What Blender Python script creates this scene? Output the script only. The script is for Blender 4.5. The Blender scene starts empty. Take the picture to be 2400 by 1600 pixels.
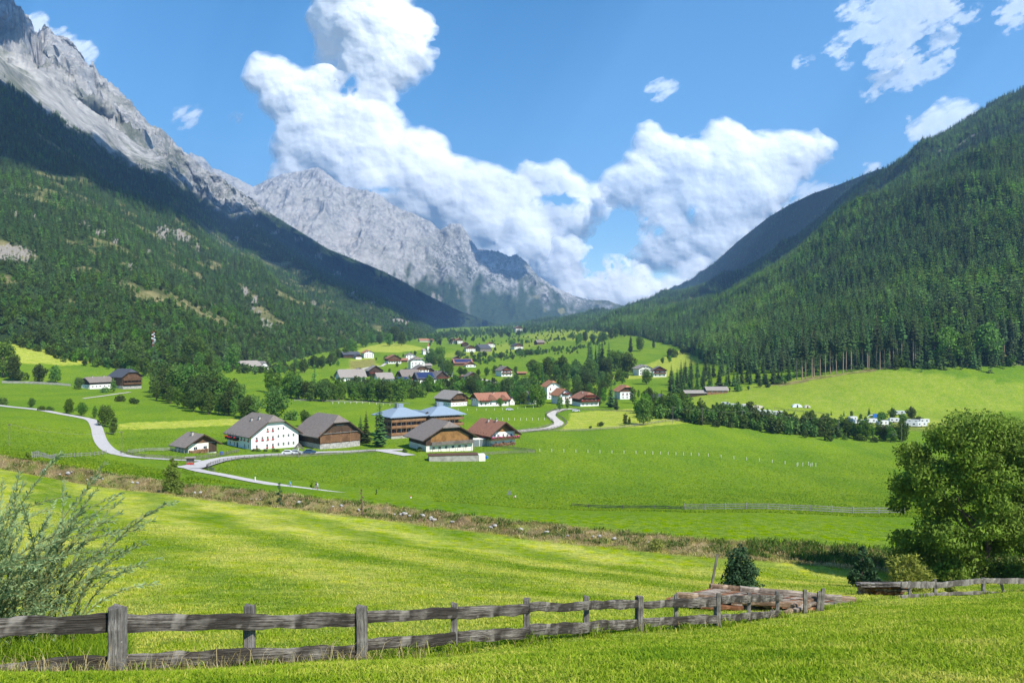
import bpy, math, random
import numpy as np
from mathutils import Vector, Matrix
R = math.radians
random.seed(7); rng = np.random.default_rng(11)
SC = bpy.context.scene
COL = SC.collection
# ------------------------------------------------------------------ camera, world, sun, exposure
F = 2400*28/36.0
cam = bpy.data.cameras.new('camera'); cam.lens = 28; cam.sensor_width = 36; cam.clip_start = .1; cam.clip_end = 60000
camo = bpy.data.objects.new('camera', cam); COL.objects.link(camo); camo.rotation_euler = (R(90), 0, 0); SC.camera = camo
SUN_EL, SUN_AZ = R(48), R(134)      # azimuth clockwise from +Y (the view direction): the sun stands to the right and a little behind
w = bpy.data.worlds.new('World'); SC.world = w; w.use_nodes = True
nt = w.node_tree; nt.nodes.clear()
sky = nt.nodes.new('ShaderNodeTexSky'); sky.sky_type = 'NISHITA'; sky.sun_disc = False
sky.sun_elevation = SUN_EL; sky.sun_rotation = SUN_AZ; sky.altitude = 1200; sky.air_density = 1.0; sky.dust_density = .15; sky.ozone_density = 2.2
bg = nt.nodes.new('ShaderNodeBackground'); bg.inputs[1].default_value = .125
wo = nt.nodes.new('ShaderNodeOutputWorld'); hs = nt.nodes.new('ShaderNodeHueSaturation'); hs.inputs['Saturation'].default_value = 1.29; hs.inputs['Hue'].default_value = .493; hs.inputs['Value'].default_value = 1.03
nt.links.new(sky.outputs[0], hs.inputs['Color']); nt.links.new(hs.outputs[0], bg.inputs[0]); nt.links.new(bg.outputs[0], wo.inputs[0])
sl = bpy.data.lights.new('sun', 'SUN'); sl.energy = 4.6; sl.angle = R(.5); sl.color = (1, .955, .89)
so = bpy.data.objects.new('sun', sl); COL.objects.link(so)
SDIR = Vector((math.sin(SUN_AZ)*math.cos(SUN_EL), math.cos(SUN_AZ)*math.cos(SUN_EL), math.sin(SUN_EL)))
so.rotation_euler = SDIR.to_track_quat('Z', 'Y').to_euler()
SC.view_settings.view_transform = 'Standard'; SC.view_settings.look = 'None'; SC.view_settings.exposure = .82; SC.view_settings.gamma = 1
cy = SC.cycles; cy.use_denoising = True; cy.max_bounces = 5; cy.diffuse_bounces = 2; cy.glossy_bounces = 2; cy.transparent_max_bounces = 12
cy.transmission_bounces = 3; cy.volume_bounces = 0; cy.caustics_reflective = False; cy.caustics_refractive = False
SC.render.use_persistent_data = False
# ------------------------------------------------------------------ noise
def _h(ix, iy, s):
    n = (ix.astype(np.int64)*374761393 + iy.astype(np.int64)*668265263 + s*1274126177) & 0xffffffff
    n = ((n ^ (n >> 13))*1274126177) & 0xffffffff
    n = (n ^ (n >> 16)) & 0xffffffff
    return n/4294967295.0
def vnoise(x, y, s=0):
    ix = np.floor(x); iy = np.floor(y); fx = x-ix; fy = y-iy
    ux = fx*fx*fx*(fx*(fx*6-15)+10); uy = fy*fy*fy*(fy*(fy*6-15)+10)
    def g(a, b):
        t = _h(ix+a, iy+b, s)*6.2831853
        return np.cos(t)*(fx-a)+np.sin(t)*(fy-b)
    a = g(0, 0); b = g(1, 0); c = g(0, 1); d = g(1, 1)
    return ((a+(b-a)*ux)+((c+(d-c)*ux)-(a+(b-a)*ux))*uy)*1.5
def fbm(x, y, o=5, s=0, gain=.5, lac=2.03):
    r = 0; a = 1; t = 0
    for i in range(o):
        r = r+a*vnoise(x, y, s+i*17); t += a; a *= gain; x = x*lac+13.7; y = y*lac+7.1
    return r/t*1.6
def ridged(x, y, o=5, s=0, gain=.55, lac=2.1):
    r = 0; a = 1; t = 0; wgt = 1
    for i in range(o):
        n = 1-np.abs(vnoise(x, y, s+i*31))*1.7; n = np.clip(n, 0, 1)**2*wgt
        r = r+a*n; t += a; wgt = np.clip(n*1.6, 0, 1); a *= gain; x = x*lac+5.3; y = y*lac+9.1
    return r/t
def sst(a, b, x):
    t = np.clip((x-a)/(b-a), 0, 1); return t*t*(3-2*t)
def lin(pts, x, k=1): # piecewise linear through (u, value..)
    p = np.array(pts, float); return np.interp(x, p[:, 0], p[:, k])
def pchip(xs, ys, x):
    xs = np.asarray(xs, float); ys = np.asarray(ys, float); h = np.diff(xs); d = np.diff(ys)/h
    m = np.zeros_like(ys); m[0] = d[0]; m[-1] = d[-1]
    for i in range(1, len(xs)-1):
        if d[i-1]*d[i] > 0:
            w1 = 2*h[i]+h[i-1]; w2 = h[i]+2*h[i-1]; m[i] = (w1+w2)/(w1/d[i-1]+w2/d[i])
    i = np.clip(np.searchsorted(xs, x)-1, 0, len(h)-1); t = np.clip((x-xs[i])/h[i], 0, 1)
    return (2*t**3-3*t**2+1)*ys[i]+(t**3-2*t**2+t)*h[i]*m[i]+(-2*t**3+3*t**2)*ys[i+1]+(t**3-t**2)*h[i]*m[i+1]
def inpoly(px, py, poly):
    r = np.zeros(np.shape(px), bool); n = len(poly); j = n-1
    for i in range(n):
        xi, yi = poly[i]; xj, yj = poly[j]
        if yi != yj:
            r ^= ((yi > py) != (yj > py)) & (px < (xj-xi)*(py-yi)/(yj-yi)+xi)
        j = i
    return r
# ------------------------------------------------------------------ objects
def tag(o, label=None, cat=None, group=None, kind=None):
    if label: o['label'] = label
    if cat: o['category'] = cat
    if group: o['group'] = group
    if kind: o['kind'] = kind
    return o
def link(o, parent=None):
    COL.objects.link(o)
    if parent: o.parent = parent
    return o
def empty(name, loc, rz=0):
    o = bpy.data.objects.new(name, None); o.empty_display_size = .2; o.location = loc; o.rotation_euler = (0, 0, rz); return link(o)
def mesh_np(name, V, Fq, mat=None, smooth=False, attrs=None, parent=None, mats=None, midx=None):
    me = bpy.data.meshes.new(name); V = np.asarray(V, np.float32); Fq = np.asarray(Fq, np.int32); k = Fq.shape[1]
    me.vertices.add(len(V)); me.vertices.foreach_set('co', V.ravel())
    me.loops.add(Fq.size); me.loops.foreach_set('vertex_index', Fq.ravel())
    me.polygons.add(len(Fq)); me.polygons.foreach_set('loop_start', np.arange(0, Fq.size, k, dtype=np.int32))
    if midx is not None: me.polygons.foreach_set('material_index', np.asarray(midx, np.int32))
    me.update(calc_edges=True)
    me.polygons.foreach_set('use_smooth', np.full(len(Fq), smooth))
    for n, a in (attrs or {}).items():
        at = me.attributes.new(n, 'FLOAT', 'POINT'); at.data.foreach_set('value', np.asarray(a, np.float32).ravel())
    for m in (mats or ([mat] if mat else [])): me.materials.append(m)
    o = bpy.data.objects.new(name, me); return link(o, parent)
def grid_faces(nu, nv, mask=None):
    i = np.arange((nu-1)*(nv-1)); a = (i//(nv-1))*nv+(i % (nv-1))
    q = np.stack([a, a+nv, a+nv+1, a+1], 1)
    return q if mask is None else q[mask.ravel()[a] & mask.ravel()[a+nv] & mask.ravel()[a+1] & mask.ravel()[a+nv+1]]
class MB:
    def __init__(s): s.v = []; s.f = []; s.m = Matrix.Identity(4)
    def add(s, vs, fs):
        b = len(s.v); s.v += [tuple(s.m @ Vector(v)) for v in vs]; s.f += [tuple(b+i for i in f) for f in fs]; return s
    def box(s, x0, x1, y0, y1, z0, z1):
        return s.add([(x0,y0,z0),(x1,y0,z0),(x1,y1,z0),(x0,y1,z0),(x0,y0,z1),(x1,y0,z1),(x1,y1,z1),(x0,y1,z1)],
                     [(3,2,1,0),(4,5,6,7),(0,1,5,4),(1,2,6,5),(2,3,7,6),(3,0,4,7)])
    def prism(s, poly, axis, a, b):       # poly in the two other axes, extruded along axis from a to b
        n = len(poly)
        def P(p, t): return {'x': (t, p[0], p[1]), 'y': (p[0], t, p[1]), 'z': (p[0], p[1], t)}[axis]
        return s.add([P(p, a) for p in poly]+[P(p, b) for p in poly], [tuple(range(n))[::-1], tuple(range(n, 2*n))]+[(i, (i+1) % n, n+(i+1) % n, n+i) for i in range(n)])
    def bar(s, p, q, w, h, up=(0, 0, 1)):  # box from p to q
        p = Vector(p); q = Vector(q); d = (q-p).normalized(); sd = d.cross(Vector(up))
        if sd.length < 1e-4: sd = Vector((1, 0, 0))
        sd.normalize(); u2 = sd.cross(d); c = []
        for o in (p, q):
            for a, b in ((-1,-1),(1,-1),(1,1),(-1,1)): c.append(tuple(o+sd*a*w/2+u2*b*h/2))
        return s.add(c, [(3,2,1,0),(4,5,6,7),(0,1,5,4),(1,2,6,5),(2,3,7,6),(3,0,4,7)])
    def tube(s, pts, rad, n=6, cap=True):
        pts = [Vector(p) for p in pts]; m = len(pts); vs = []; rad = rad if hasattr(rad, '__len__') else [rad]*m
        for i, p in enumerate(pts):
            d = (pts[min(i+1, m-1)]-pts[max(i-1, 0)]).normalized(); a = d.cross(Vector((0, 0, 1)) if abs(d.z) < .9 else Vector((1, 0, 0))).normalized(); b = d.cross(a)
            for k in range(n):
                t = 2*math.pi*k/n; vs.append(tuple(p+(a*math.cos(t)+b*math.sin(t))*rad[i]))
        fs = [(i*n+k, i*n+(k+1) % n, (i+1)*n+(k+1) % n, (i+1)*n+k) for i in range(m-1) for k in range(n)]
        if cap: fs += [tuple(range(n))[::-1], tuple(range((m-1)*n, m*n))]
        return s.add(vs, fs)
    def ball(s, c, rx, ry=None, rz=None, n=8, m=5):
        ry = ry or rx; rz = rz or rx; vs = [(c[0], c[1], c[2]-rz)]; fs = []
        for i in range(1, m):
            ph = math.pi*i/m
            for k in range(n):
                t = 2*math.pi*k/n; vs.append((c[0]+rx*math.sin(ph)*math.cos(t), c[1]+ry*math.sin(ph)*math.sin(t), c[2]-rz*math.cos(ph)))
        vs.append((c[0], c[1], c[2]+rz)); L = len(vs)-1
        for k in range(n):
            fs.append((0, 1+(k+1) % n, 1+k)); fs.append((L, L-n+k, L-n+(k+1) % n))
            for i in range(m-2): fs.append((1+i*n+k, 1+i*n+(k+1) % n, 1+(i+1)*n+(k+1) % n, 1+(i+1)*n+k))
        return s.add(vs, fs)
    def build(s, name, mat, parent=None, smooth=False):
        me = bpy.data.meshes.new(name); me.from_pydata(s.v, [], s.f); me.update()
        if mat: me.materials.append(mat)
        if smooth: me.polygons.foreach_set('use_smooth', [True]*len(me.polygons))
        return link(bpy.data.objects.new(name, me), parent)
def copy_tree(o, parent=None):
    c = o.copy(); COL.objects.link(c); c.parent = parent
    for ch in o.children: copy_tree(ch, c)
    return c
# ------------------------------------------------------------------ material helper
class NG:
    def __init__(s, name, rough=.8, spec=.3):
        s.mat = bpy.data.materials.new(name); s.mat.use_nodes = True; s.t = s.mat.node_tree; s.t.nodes.clear()
        s.out = s.n('OutputMaterial'); s.p = s.n('BsdfPrincipled'); s.p.inputs['Roughness'].default_value = rough; s.p.inputs['Specular IOR Level'].default_value = spec
        s.l(s.p.outputs[0], s.out.inputs[0])
    def n(s, k, **kw):
        q = s.t.nodes.new('ShaderNode'+k)
        for a, b in kw.items(): setattr(q, a, b)
        return q
    def l(s, a, b): s.t.links.new(a, b)
    def inp(s, sock, v):
        if isinstance(v, bpy.types.NodeSocket): s.l(v, sock)
        elif isinstance(v, tuple) and len(v) == 3 and sock.type == 'RGBA': sock.default_value = (*v, 1)
        else: sock.default_value = v
    def geo(s): return s.n('NewGeometry').outputs['Position']
    def obj(s): return s.n('TexCoord').outputs['Object']
    def rnd(s): return s.n('ObjectInfo').outputs['Random']
    def attr(s, a): return s.n('Attribute', attribute_name=a).outputs['Fac']
    def noise(s, scale, det=4, vec=None, rough=.55, dist=0):
        q = s.n('TexNoise'); q.inputs['Scale'].default_value = scale; q.inputs['Detail'].default_value = det; q.inputs['Roughness'].default_value = rough; q.inputs['Distortion'].default_value = dist
        if vec is not None: s.l(vec, q.inputs['Vector'])
        return q.outputs['Fac']
    def vor(s, scale, vec=None, out='Distance'):
        q = s.n('TexVoronoi'); q.inputs['Scale'].default_value = scale
        if vec is not None: s.l(vec, q.inputs['Vector'])
        return q.outputs[out]
    def mapv(s, vec, sc=(1, 1, 1), rot=(0, 0, 0), loc=(0, 0, 0)):
        q = s.n('Mapping'); q.inputs['Scale'].default_value = sc; q.inputs['Rotation'].default_value = rot; q.inputs['Location'].default_value = loc; s.l(vec, q.inputs['Vector']); return q.outputs[0]
    def ramp(s, fac, stops):
        q = s.n('ValToRGB'); e = q.color_ramp.elements
        while len(e) < len(stops): e.new(.5)
        for i, (p, c) in enumerate(stops): e[i].position = p; e[i].color = (*(c if isinstance(c, tuple) else (c, c, c)), 1)
        s.inp(q.inputs[0], fac); return q.outputs[0]
    def mix(s, f, a, b, mode='MIX'):
        q = s.n('MixRGB', blend_type=mode); s.inp(q.inputs[0], f); s.inp(q.inputs[1], a); s.inp(q.inputs[2], b); return q.outputs[0]
    def math(s, op, a, b=0.0):
        q = s.n('Math', operation=op); s.inp(q.inputs[0], a); s.inp(q.inputs[1], b); return q.outputs[0]
    def hsv(s, c, h=.5, sat=1.0, v=1.0):
        q = s.n('HueSaturation'); s.inp(q.inputs['Hue'], h); s.inp(q.inputs['Saturation'], sat); s.inp(q.inputs['Value'], v); s.inp(q.inputs['Color'], c); return q.outputs[0]
    def mr(s, x, a, b, c, d):
        q = s.n('MapRange'); s.inp(q.inputs[0], x)
        for i, v in enumerate((a, b, c, d)): q.inputs[i+1].default_value = v
        return q.outputs[0]
    def bump(s, h, dist, strength=1.0):
        q = s.n('Bump'); q.inputs['Strength'].default_value = strength; q.inputs['Distance'].default_value = dist; s.inp(q.inputs['Height'], h); s.l(q.outputs[0], s.p.inputs['Normal'])
    def col(s, c): s.inp(s.p.inputs['Base Color'], c); return s
    def leafy(s, fac, c=None):      # part of the light passes through the leaf
        tr = s.n('BsdfTranslucent'); s.inp(tr.inputs[0], c); mx = s.n('MixShader'); mx.inputs[0].default_value = fac
        s.l(s.p.outputs[0], mx.inputs[1]); s.l(tr.outputs[0], mx.inputs[2]); s.l(mx.outputs[0], s.out.inputs[0])
def plain(name, c, rough=.8, var=.12, scale=3.0, spec=.3, metal=0, bump=0):
    g = NG(name, rough, spec); n = g.noise(scale, 5, g.obj()); g.col(g.hsv(c, .5, 1.0, g.mr(n, .25, .75, 1-var*1.6, 1+var*1.6))); g.p.inputs['Metallic'].default_value = metal
    if bump: g.bump(n, bump)
    return g.mat
# ------------------------------------------------------------------ terrain: valley floor
def gY(Y): return .5*(Y+np.sqrt(Y*Y+400.0))
def to_p(u, Y): return 1200+(u-1200)*Y/gY(Y)
def zv(Y, v): return (800-v)/F*Y
UC = [-1200, 0, 300, 600, 900, 1200, 1600, 1800, 2000, 2400, 3600]
ROWS = { # valley floor height at distance Y for the directions UC
 170:(-20,-24,-27,-30.5,-33,-35,-35,-35,-35.5,-34,-32), 230:(-22,-28.5,-33,-36,-38,-39,-41,-42,-42,-41,-38),
 300:(-18,-29.5,-35,-38.5,-39,-39.5,-43,-45,-45.5,-45,-40), 400:(-10,-29,-34,-37,-38.5,-39.5,-40,-43,-47,-49,-42),
 500:(0,-27,-32.5,-36,-39,-40,-41,-43,-46,-47,-35), 580:(20,-17,-27,-34,-39,-41,-41,-34,-25,-17,5),
 650:(40,-1,-20,-31,-38,-40,-38,-24,-14,-2,40), 800:(60,8,-8,-29,-36,-38,-33,-8,10,30,60),
 1000:(70,10,0,-24,-29,-33,-28,-5,10,30,60), 1200:(70,10,5,-15,-20,-27,-15,0,10,30,60), 1500:(70,12,10,-5,-3,-16,4,15,20,30,60),
 2000:(60,15,15,5,5,-4,38,40,40,40,60), 3000:(60,20,20,20,20,30,90,80,60,60,60), 4500:(60,40,40,50,60,85,160,120,90,80,60), 8500:(60,80,80,120,130,150,200,200,150,100,60)}
NEAR = {-60:5.0, -15:-1.2, 0:-1.65, 3:-2.1, 7:-3.02}
FENCE = [(-900,7.5,1640),(0,9.3,1594),(275,10,1580),(585,11.3,1562),(848,12.7,1547),(1065,13.6,1530),(1235,14.6,1512),(1374,16.8,1494),(1500,19,1480),(1683,21,1464),(1822,25.5,1445),(1925,29,1428),(2040,36,1410),(2191,42,1396),(2305,43,1390),(2400,44.5,1386),(3600,50,1380)]
MIDN = [(-900,34,-8.6),(0,35,-9.5),(1200,38,-11.3),(1700,40,-12.6),(2100,54,-16.6),(2400,56,-16.9),(3600,60,-17.4)]
DN = [(-900,1010),(-300,1055),(0,1096),(191,1132),(383,1155),(497,1172),(689,1188),(900,1216),(1240,1258),(1550,1295),(1673,1304),(1785,1313),(1984,1331),(2400,1352),(3600,1365)]
DF = [(-900,985),(-300,1030),(0,1069),(172,1099),(287,1113),(444,1141),(650,1157),(900,1190),(1099,1213),(1240,1229),(1550,1266),(1673,1277),(1911,1292),(2400,1318),(3600,1335)]
DY = [(-900,120),(0,112),(600,97),(1200,82),(1700,70),(2000,67),(2400,66),(3600,70)]
UP = np.linspace(-1500, 3900, 640)
YG = np.concatenate([np.linspace(-60, 6, 30)[:-1], np.geomspace(6, 60, 170)[:-1], np.geomspace(60, 135, 170)[:-1], np.geomspace(135, 1500, 260)[:-1], np.geomspace(1500, 8500, 80)])
ZT = np.zeros((len(UP), len(YG)))
RK = sorted(ROWS)
for i, up in enumerate(UP):
    pts = [(y, z) for y, z in NEAR.items()]
    def add(Y, v=None, z=None): pts.append((Y, zv(Y, v) if z is None else z))
    y = float(lin(FENCE, up)); add(y, float(lin(FENCE, up, 2)))
    add(float(lin(MIDN, up)), z=float(lin(MIDN, up, 2)))
    dy = float(lin(DY, up)); zn = zv(dy, float(lin(DN, up))); zf = zv(dy+6.5, float(lin(DF, up)))
    add(dy-3, z=zn+.25); add(dy, z=zn); add(dy+2.2, z=zn-.55); add(dy+3, z=zn-.5); add(dy+6.5, z=zf); add(dy+8.5, z=zf-.1)
    for Y in RK: add(Y, z=float(np.interp(up, UC, ROWS[Y])))
    pts.sort(); a = np.array(pts); ZT[i] = pchip(a[:, 0], a[:, 1], YG)
U2, Y2 = np.meshgrid(UP, YG, indexing='ij'); X2 = (U2-1200)/F*gY(Y2)
for _ in range(2):                        # soften the joins between directions
    ZT[1:-1] = .25*ZT[:-2]+.5*ZT[1:-1]+.25*ZT[2:]
amp = np.where(Y2 < 5, .03, np.interp(Y2, [5, 60, 200, 800, 2000], [.05, .18, .5, 1.5, 5]))
ZT += amp*fbm(X2/np.interp(Y2, [5, 60, 200, 800, 2000], [2.5, 14, 45, 110, 300]), Y2/np.interp(Y2, [5, 60, 200, 800, 2000], [2.5, 14, 45, 110, 300]), 3, 3)
DYg = lin(DY, U2); dd = Y2-DYg
bank = sst(-1.5, .8, dd)*(1-sst(6.8, 9.0, dd)); bank = bank*(Y2 > 50)
ZT += bank*.42*fbm(X2/1.6, Y2/1.6, 3, 41)
def gz(X, Y):
    up = 1200+X/gY(Y)*F; a = np.clip((up-UP[0])/(UP[1]-UP[0]), 0, len(UP)-1.001); i = a.astype(int) if hasattr(a, 'astype') and np.ndim(a) else int(a); fa = a-i
    j = np.clip(np.searchsorted(YG, Y)-1, 0, len(YG)-2); fb = np.clip((Y-YG[j])/(YG[j+1]-YG[j]), 0, 1)
    return (ZT[i, j]*(1-fa)+ZT[i+1, j]*fa)*(1-fb)+(ZT[i, j+1]*(1-fa)+ZT[i+1, j+1]*fa)*fb
_YR = np.geomspace(4, 8000, 3000)
def pix(u, v, ymin=4.0, ymax=8000.0):     # where the line of sight first meets the ground
    Y = _YR[(_YR >= ymin) & (_YR <= ymax)]; X = (u-1200)/F*Y; z = gz(X, Y); vp = 800-z/Y*F
    k = np.where(vp <= v)[0]
    if len(k) == 0: k = [int(np.argmin(np.abs(vp-v)))]
    k = int(k[0]); y = float(Y[k])
    if k > 0 and vp[k-1] > v: y = float(Y[k-1]+(Y[k]-Y[k-1])*(vp[k-1]-v)/(vp[k-1]-vp[k]+1e-9))
    x = (u-1200)/F*y; return Vector((x, y, float(gz(x, y))))
def atY(u, Y): x = (u-1200)/F*Y; return Vector((x, Y, float(gz(x, Y))))
# field cover (which crop stands where)
VP = 800-ZT/np.maximum(Y2, 1)*F; UPX = 1200+X2/np.maximum(Y2, 1)*F
def poly_mask(poly, ymin=60): return (inpoly(UPX+3*fbm(X2/30, Y2/30, 2, 5), VP+.8*fbm(X2/20, Y2/20, 2, 6), poly) & (Y2 > ymin)).astype(float)
dry = np.zeros_like(ZT); brown = np.zeros_like(ZT)
for pl, a in [([(20,800),(100,805),(220,850),(160,856),(30,850)],.85), ([(275,992),(560,980),(572,995),(400,1003),(280,1007)],.9),([(1060,1020),(1310,968),(1480,955),(1640,985),(1500,1005),(1060,1018)],0),
   ([(1335,967),(1480,957),(1610,975),(1660,988),(1500,1000),(1310,1008),(1330,990)],.75), ([(1480,870),(1560,835),(1620,810),(1700,815),(1690,835),(1600,862),(1560,885)],.7),
   ([(820,842),(880,838),(885,860),(850,873),(815,865)],.7),([(850,815),(905,803),(960,808),(1000,818),(930,826),(830,824)],.8),([(1000,836),(1180,806),(1330,782),(1330,792),(1200,825),(1080,838)],.35),
   ([(1430,880),(1500,876),(1560,886),(1430,890)],.8),([(1560,960),(1640,925),(1900,880),(2100,868),(2400,900),(2400,960),(2200,985),(1800,975)],.33),([(1640,955),(2300,985),(2300,1010),(1640,980)],.5),([(1200,790),(1330,770),(1500,745),(1560,760),(1380,800)],.4)]:
    dry = np.maximum(dry, poly_mask(pl)*a)
for pl, a in [([(820,846),(880,841),(882,858),(850,869),(818,862)],.6),([(1830,905),(1960,880),(2100,862),(2200,850),(2150,846),(1950,878),(1800,900)],.8),([(1900,985),(2300,995),(2300,1015),(1950,1005)],.3)]:
    brown = np.maximum(brown, poly_mask(pl, 100)*a)
nearf = (1-sst(-2, 0, dd))*(Y2 < 125)
dry = np.maximum(dry, nearf*np.clip(.62+.3*fbm(X2/14, Y2/14, 3, 77)+.42*np.sin((X2*.80+Y2*.55)/1.7+1.4*fbm(X2/9, Y2/9, 2, 8))*sst(22, 34, Y2), 0, 1)*sst(14, 26, Y2)+nearf*.38*(1-sst(14, 26, Y2)))
brown = np.maximum(brown, bank*np.clip(.85+.5*fbm(X2/2.2, Y2/2.2, 3, 9), 0, 1))
rim = sst(-2.2, -.6, dd)*(1-sst(-.4, .6, dd)); dry = np.maximum(dry, rim*1.0); brown = np.maximum(brown, rim*.45)
g = NG('meadow_ground', 1, 0); P = g.geo()
n1 = g.noise(.012, 4, P); n2 = g.noise(.22, 5, P); n3 = g.noise(5.5, 4, P, .7); n4 = g.noise(.05, 3, g.mapv(P, (1, .35, 1), (0, 0, .5)))
lush = g.mix(g.mr(n1, .35, .65, 0, 1), (.125, .212, .006), (.158, .240, .007)); lush = g.mix(g.mr(n2, .4, .7, 0, .45), lush, (.17, .25, .012))
lush = g.mix(g.mr(n4, .42, .62, 0, .55), lush, (.085, .178, .009))
hay = g.mix(g.mr(n2, .3, .7, 0, 1), (.25, .33, .015), (.46, .44, .07))
soil = g.mix(g.mr(n2, .35, .65, 0, 1), (.10, .062, .03), (.33, .235, .12)); soil = g.mix(g.mr(n3, .5, .7, 0, .8), soil, (.06, .10, .015))
c = g.mix(g.attr('dry'), lush, hay); c = g.mix(g.attr('brown'), c, soil)
n5 = g.noise(1.1, 3, P, .8); n6 = g.vor(.9, g.mapv(P, (1, .5, 1))); c = g.hsv(c, g.mr(n5, .35, .65, .515, .488), 1.0, g.mr(n3, .3, .7, .55, 1.45)); c = g.hsv(c, .5, g.mr(n6, 0, .6, 1.1, .92), g.mr(n5, .33, .67, .74, 1.26)); g.col(c); g.bump(g.math('ADD', n3, g.math('MULTIPLY', n2, .5)), .35, .6)
ground = mesh_np('meadow', np.stack([X2, Y2, ZT], -1).reshape(-1, 3), grid_faces(*ZT.shape), g.mat, True, {'dry': dry, 'brown': brown})
tag(ground, kind='structure')
# ------------------------------------------------------------------ mountains
def loft(us, rows, nv, disp=None):
    # rows: list of (s, [(u, Y, v), ...]); returns X, Y, Z grids over us x s
    S = np.linspace(0, 1, nv); A = [(s, lin(r, us, 1), zv(lin(r, us, 1), lin(r, us, 2))) for s, r in rows]
    Yg = np.zeros((len(us), nv)); Zg = np.zeros_like(Yg); ss = [a[0] for a in A]
    for i in range(len(us)):
        Yg[i] = pchip(ss, [a[1][i] for a in A], S); Zg[i] = pchip(ss, [a[2][i] for a in A], S)
    Ug = np.repeat(us[:, None], nv, 1); return Ug, np.repeat(S[None], len(us), 0), Yg, Zg
# left mountain
Lb = [(-900,560,770),(-300,600,782),(0,640,806),(150,630,842),(300,620,868),(450,680,880),(600,830,870),(700,980,862),(780,1130,842),(830,1400,812),(950,1850,803),(1020,2400,797),(1100,3400,785),(1175,5200,772)]
Lt = [(-900,1700,-60),(-300,2100,60),(0,2365,179),(96,2600,246),(204,2930,316),(271,3150,360),(383,3560,402),(478,4100,462),(542,4500,500),(620,4800,500),(768,5200,590),(902,5500,645),(1000,5800,698),(1080,6000,737),(1175,6200,764)]
Lm = [(-900,2300,-180),(-300,2500,20),(0,2750,134),(143,3050,225),(255,3400,303),(383,3900,385),(478,4300,452),(542,4650,486),(620,4900,494),(768,5300,582),(902,5600,636),(1000,5900,689),(1080,6100,729),(1175,6300,761)]
Lc = [(-900,4300,-60),(-200,4700,10),(-60,4700,28),(0,4750,12),(15,4750,4),(33,4700,8),(65,4700,42),(88,4650,80),(100,4500,66),(108,4500,62),(130,4500,78),(150,4550,88),(175,4550,108),(215,4600,162),(235,4600,176),(250,4620,188),(272,4650,203),(320,4750,255),(345,4800,285),(375,4800,303),(400,4850,322),(440,4900,365),(480,5000,398),(510,5100,411),(560,5250,446),(590,5300,466),(619,5350,489),(634,5350,500),(768,5500,583),(902,5800,637),(1000,6000,690),(1080,6150,730),(1175,6350,762)]
us = np.linspace(-500, 1175, 640)
def midrow(a, b, t, dv=0): return [(u, lin(a, u)*(1-t)+lin(b, u)*t, lin(a, u, 2)*(1-t)+lin(b, u, 2)*t+dv) for u in np.linspace(-900, 1175, 40)]
def lerprow(a, b, t, dz=0):
    r = []
    for u in np.linspace(-900, 1175, 60):
        Ya, Yb = lin(a, u), lin(b, u); Y = Ya*(1-t)+Yb*t; z = zv(Ya, lin(a, u, 2))*(1-t)+zv(Yb, lin(b, u, 2))*t+dz; r.append((u, Y, 800-z/Y*F))
    return r
UL, SL, YL, ZL = loft(us, [(0, Lb), (.25, lerprow(Lb, Lt, .33)), (.55, Lt), (.63, Lm), (.68, lerprow(Lm, Lc, .25, -30)), (1, Lc)], 420)
XL = (UL-1200)/F*YL
K = sst(.60, .68, SL)
# broad spurs and gullies that run down the slope, then small relief; nothing moves on the crest itself
cr = sst(1, .9, SL)
spur = fbm((XL*.8+YL*.35)/520, (YL-XL*.3)/1500, 4, 21); gul = ridged((XL*.9+YL*.3)/330, (YL*.9-XL*.25)/900, 5, 51)
ba = sst(0, .10, SL)
lowu = np.where(UL > 520, np.interp(UL, [520, 640], [1, 0])+(1-np.interp(UL, [520, 640], [1, 0]))*sst(.62, .3, SL), 1)
ZL += ba*cr*(1-K)*lowu*(spur*75+(gul-.4)*50)*np.clip(YL/2500, .25, 1.2)
rock_hi = ridged(XL/260, (YL+ZL*1.2)/700, 6, 91)-.45; rk2 = ridged((XL+ZL*.6)/120, (YL+ZL)/260, 5, 191)-.45
ZL += K*(sst(1, .93, SL)*(rock_hi*260+spur*140)+rk2*85*sst(1.0, .97, SL)); YL2 = YL+K*(rk2*110+fbm(XL/70, ZL/70, 4, 77)*30)
ZL += K*fbm(UL/5, SL*60, 3, 17)*10*sst(1.02, .96, SL)
if True:
    vc = lin(Lc, UL, 2)+(1-SL)*np.where(SL > .7, 60, 110); zcap = (800-vc)/F*YL2; ZL = np.where((UL > 560) & (SL > .03), np.minimum(ZL, zcap), ZL)
CRJ = (SL > .985)*(UL < 640)*fbm(UL/7.0, UL*0, 4, 5)*16; ZL += CRJ
ZL -= 14*sst(.03, 0, SL)
XL = (UL-1200)/F*YL2; YL = YL2; VL = 800-ZL/YL*F
tl = lin([(-900,-60),(-300,60),(0,183),(96,250),(204,320),(271,366),(383,412),(478,468),(542,506),(576,503),(634,498),(700,440),(1200,400)], UL)
rocky = sst(14, -14, VL-tl+16*fbm(UL/25, VL/25, 3, 12))
outc = np.zeros_like(ZL)
def blob(u, v, ru, rv, a=1.0, tilt=0):
    x = (UL-u)+tilt*(VL-v); d = (x/ru)**2+((VL-v)/rv)**2; return a*np.exp(-d*1.2)
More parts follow.
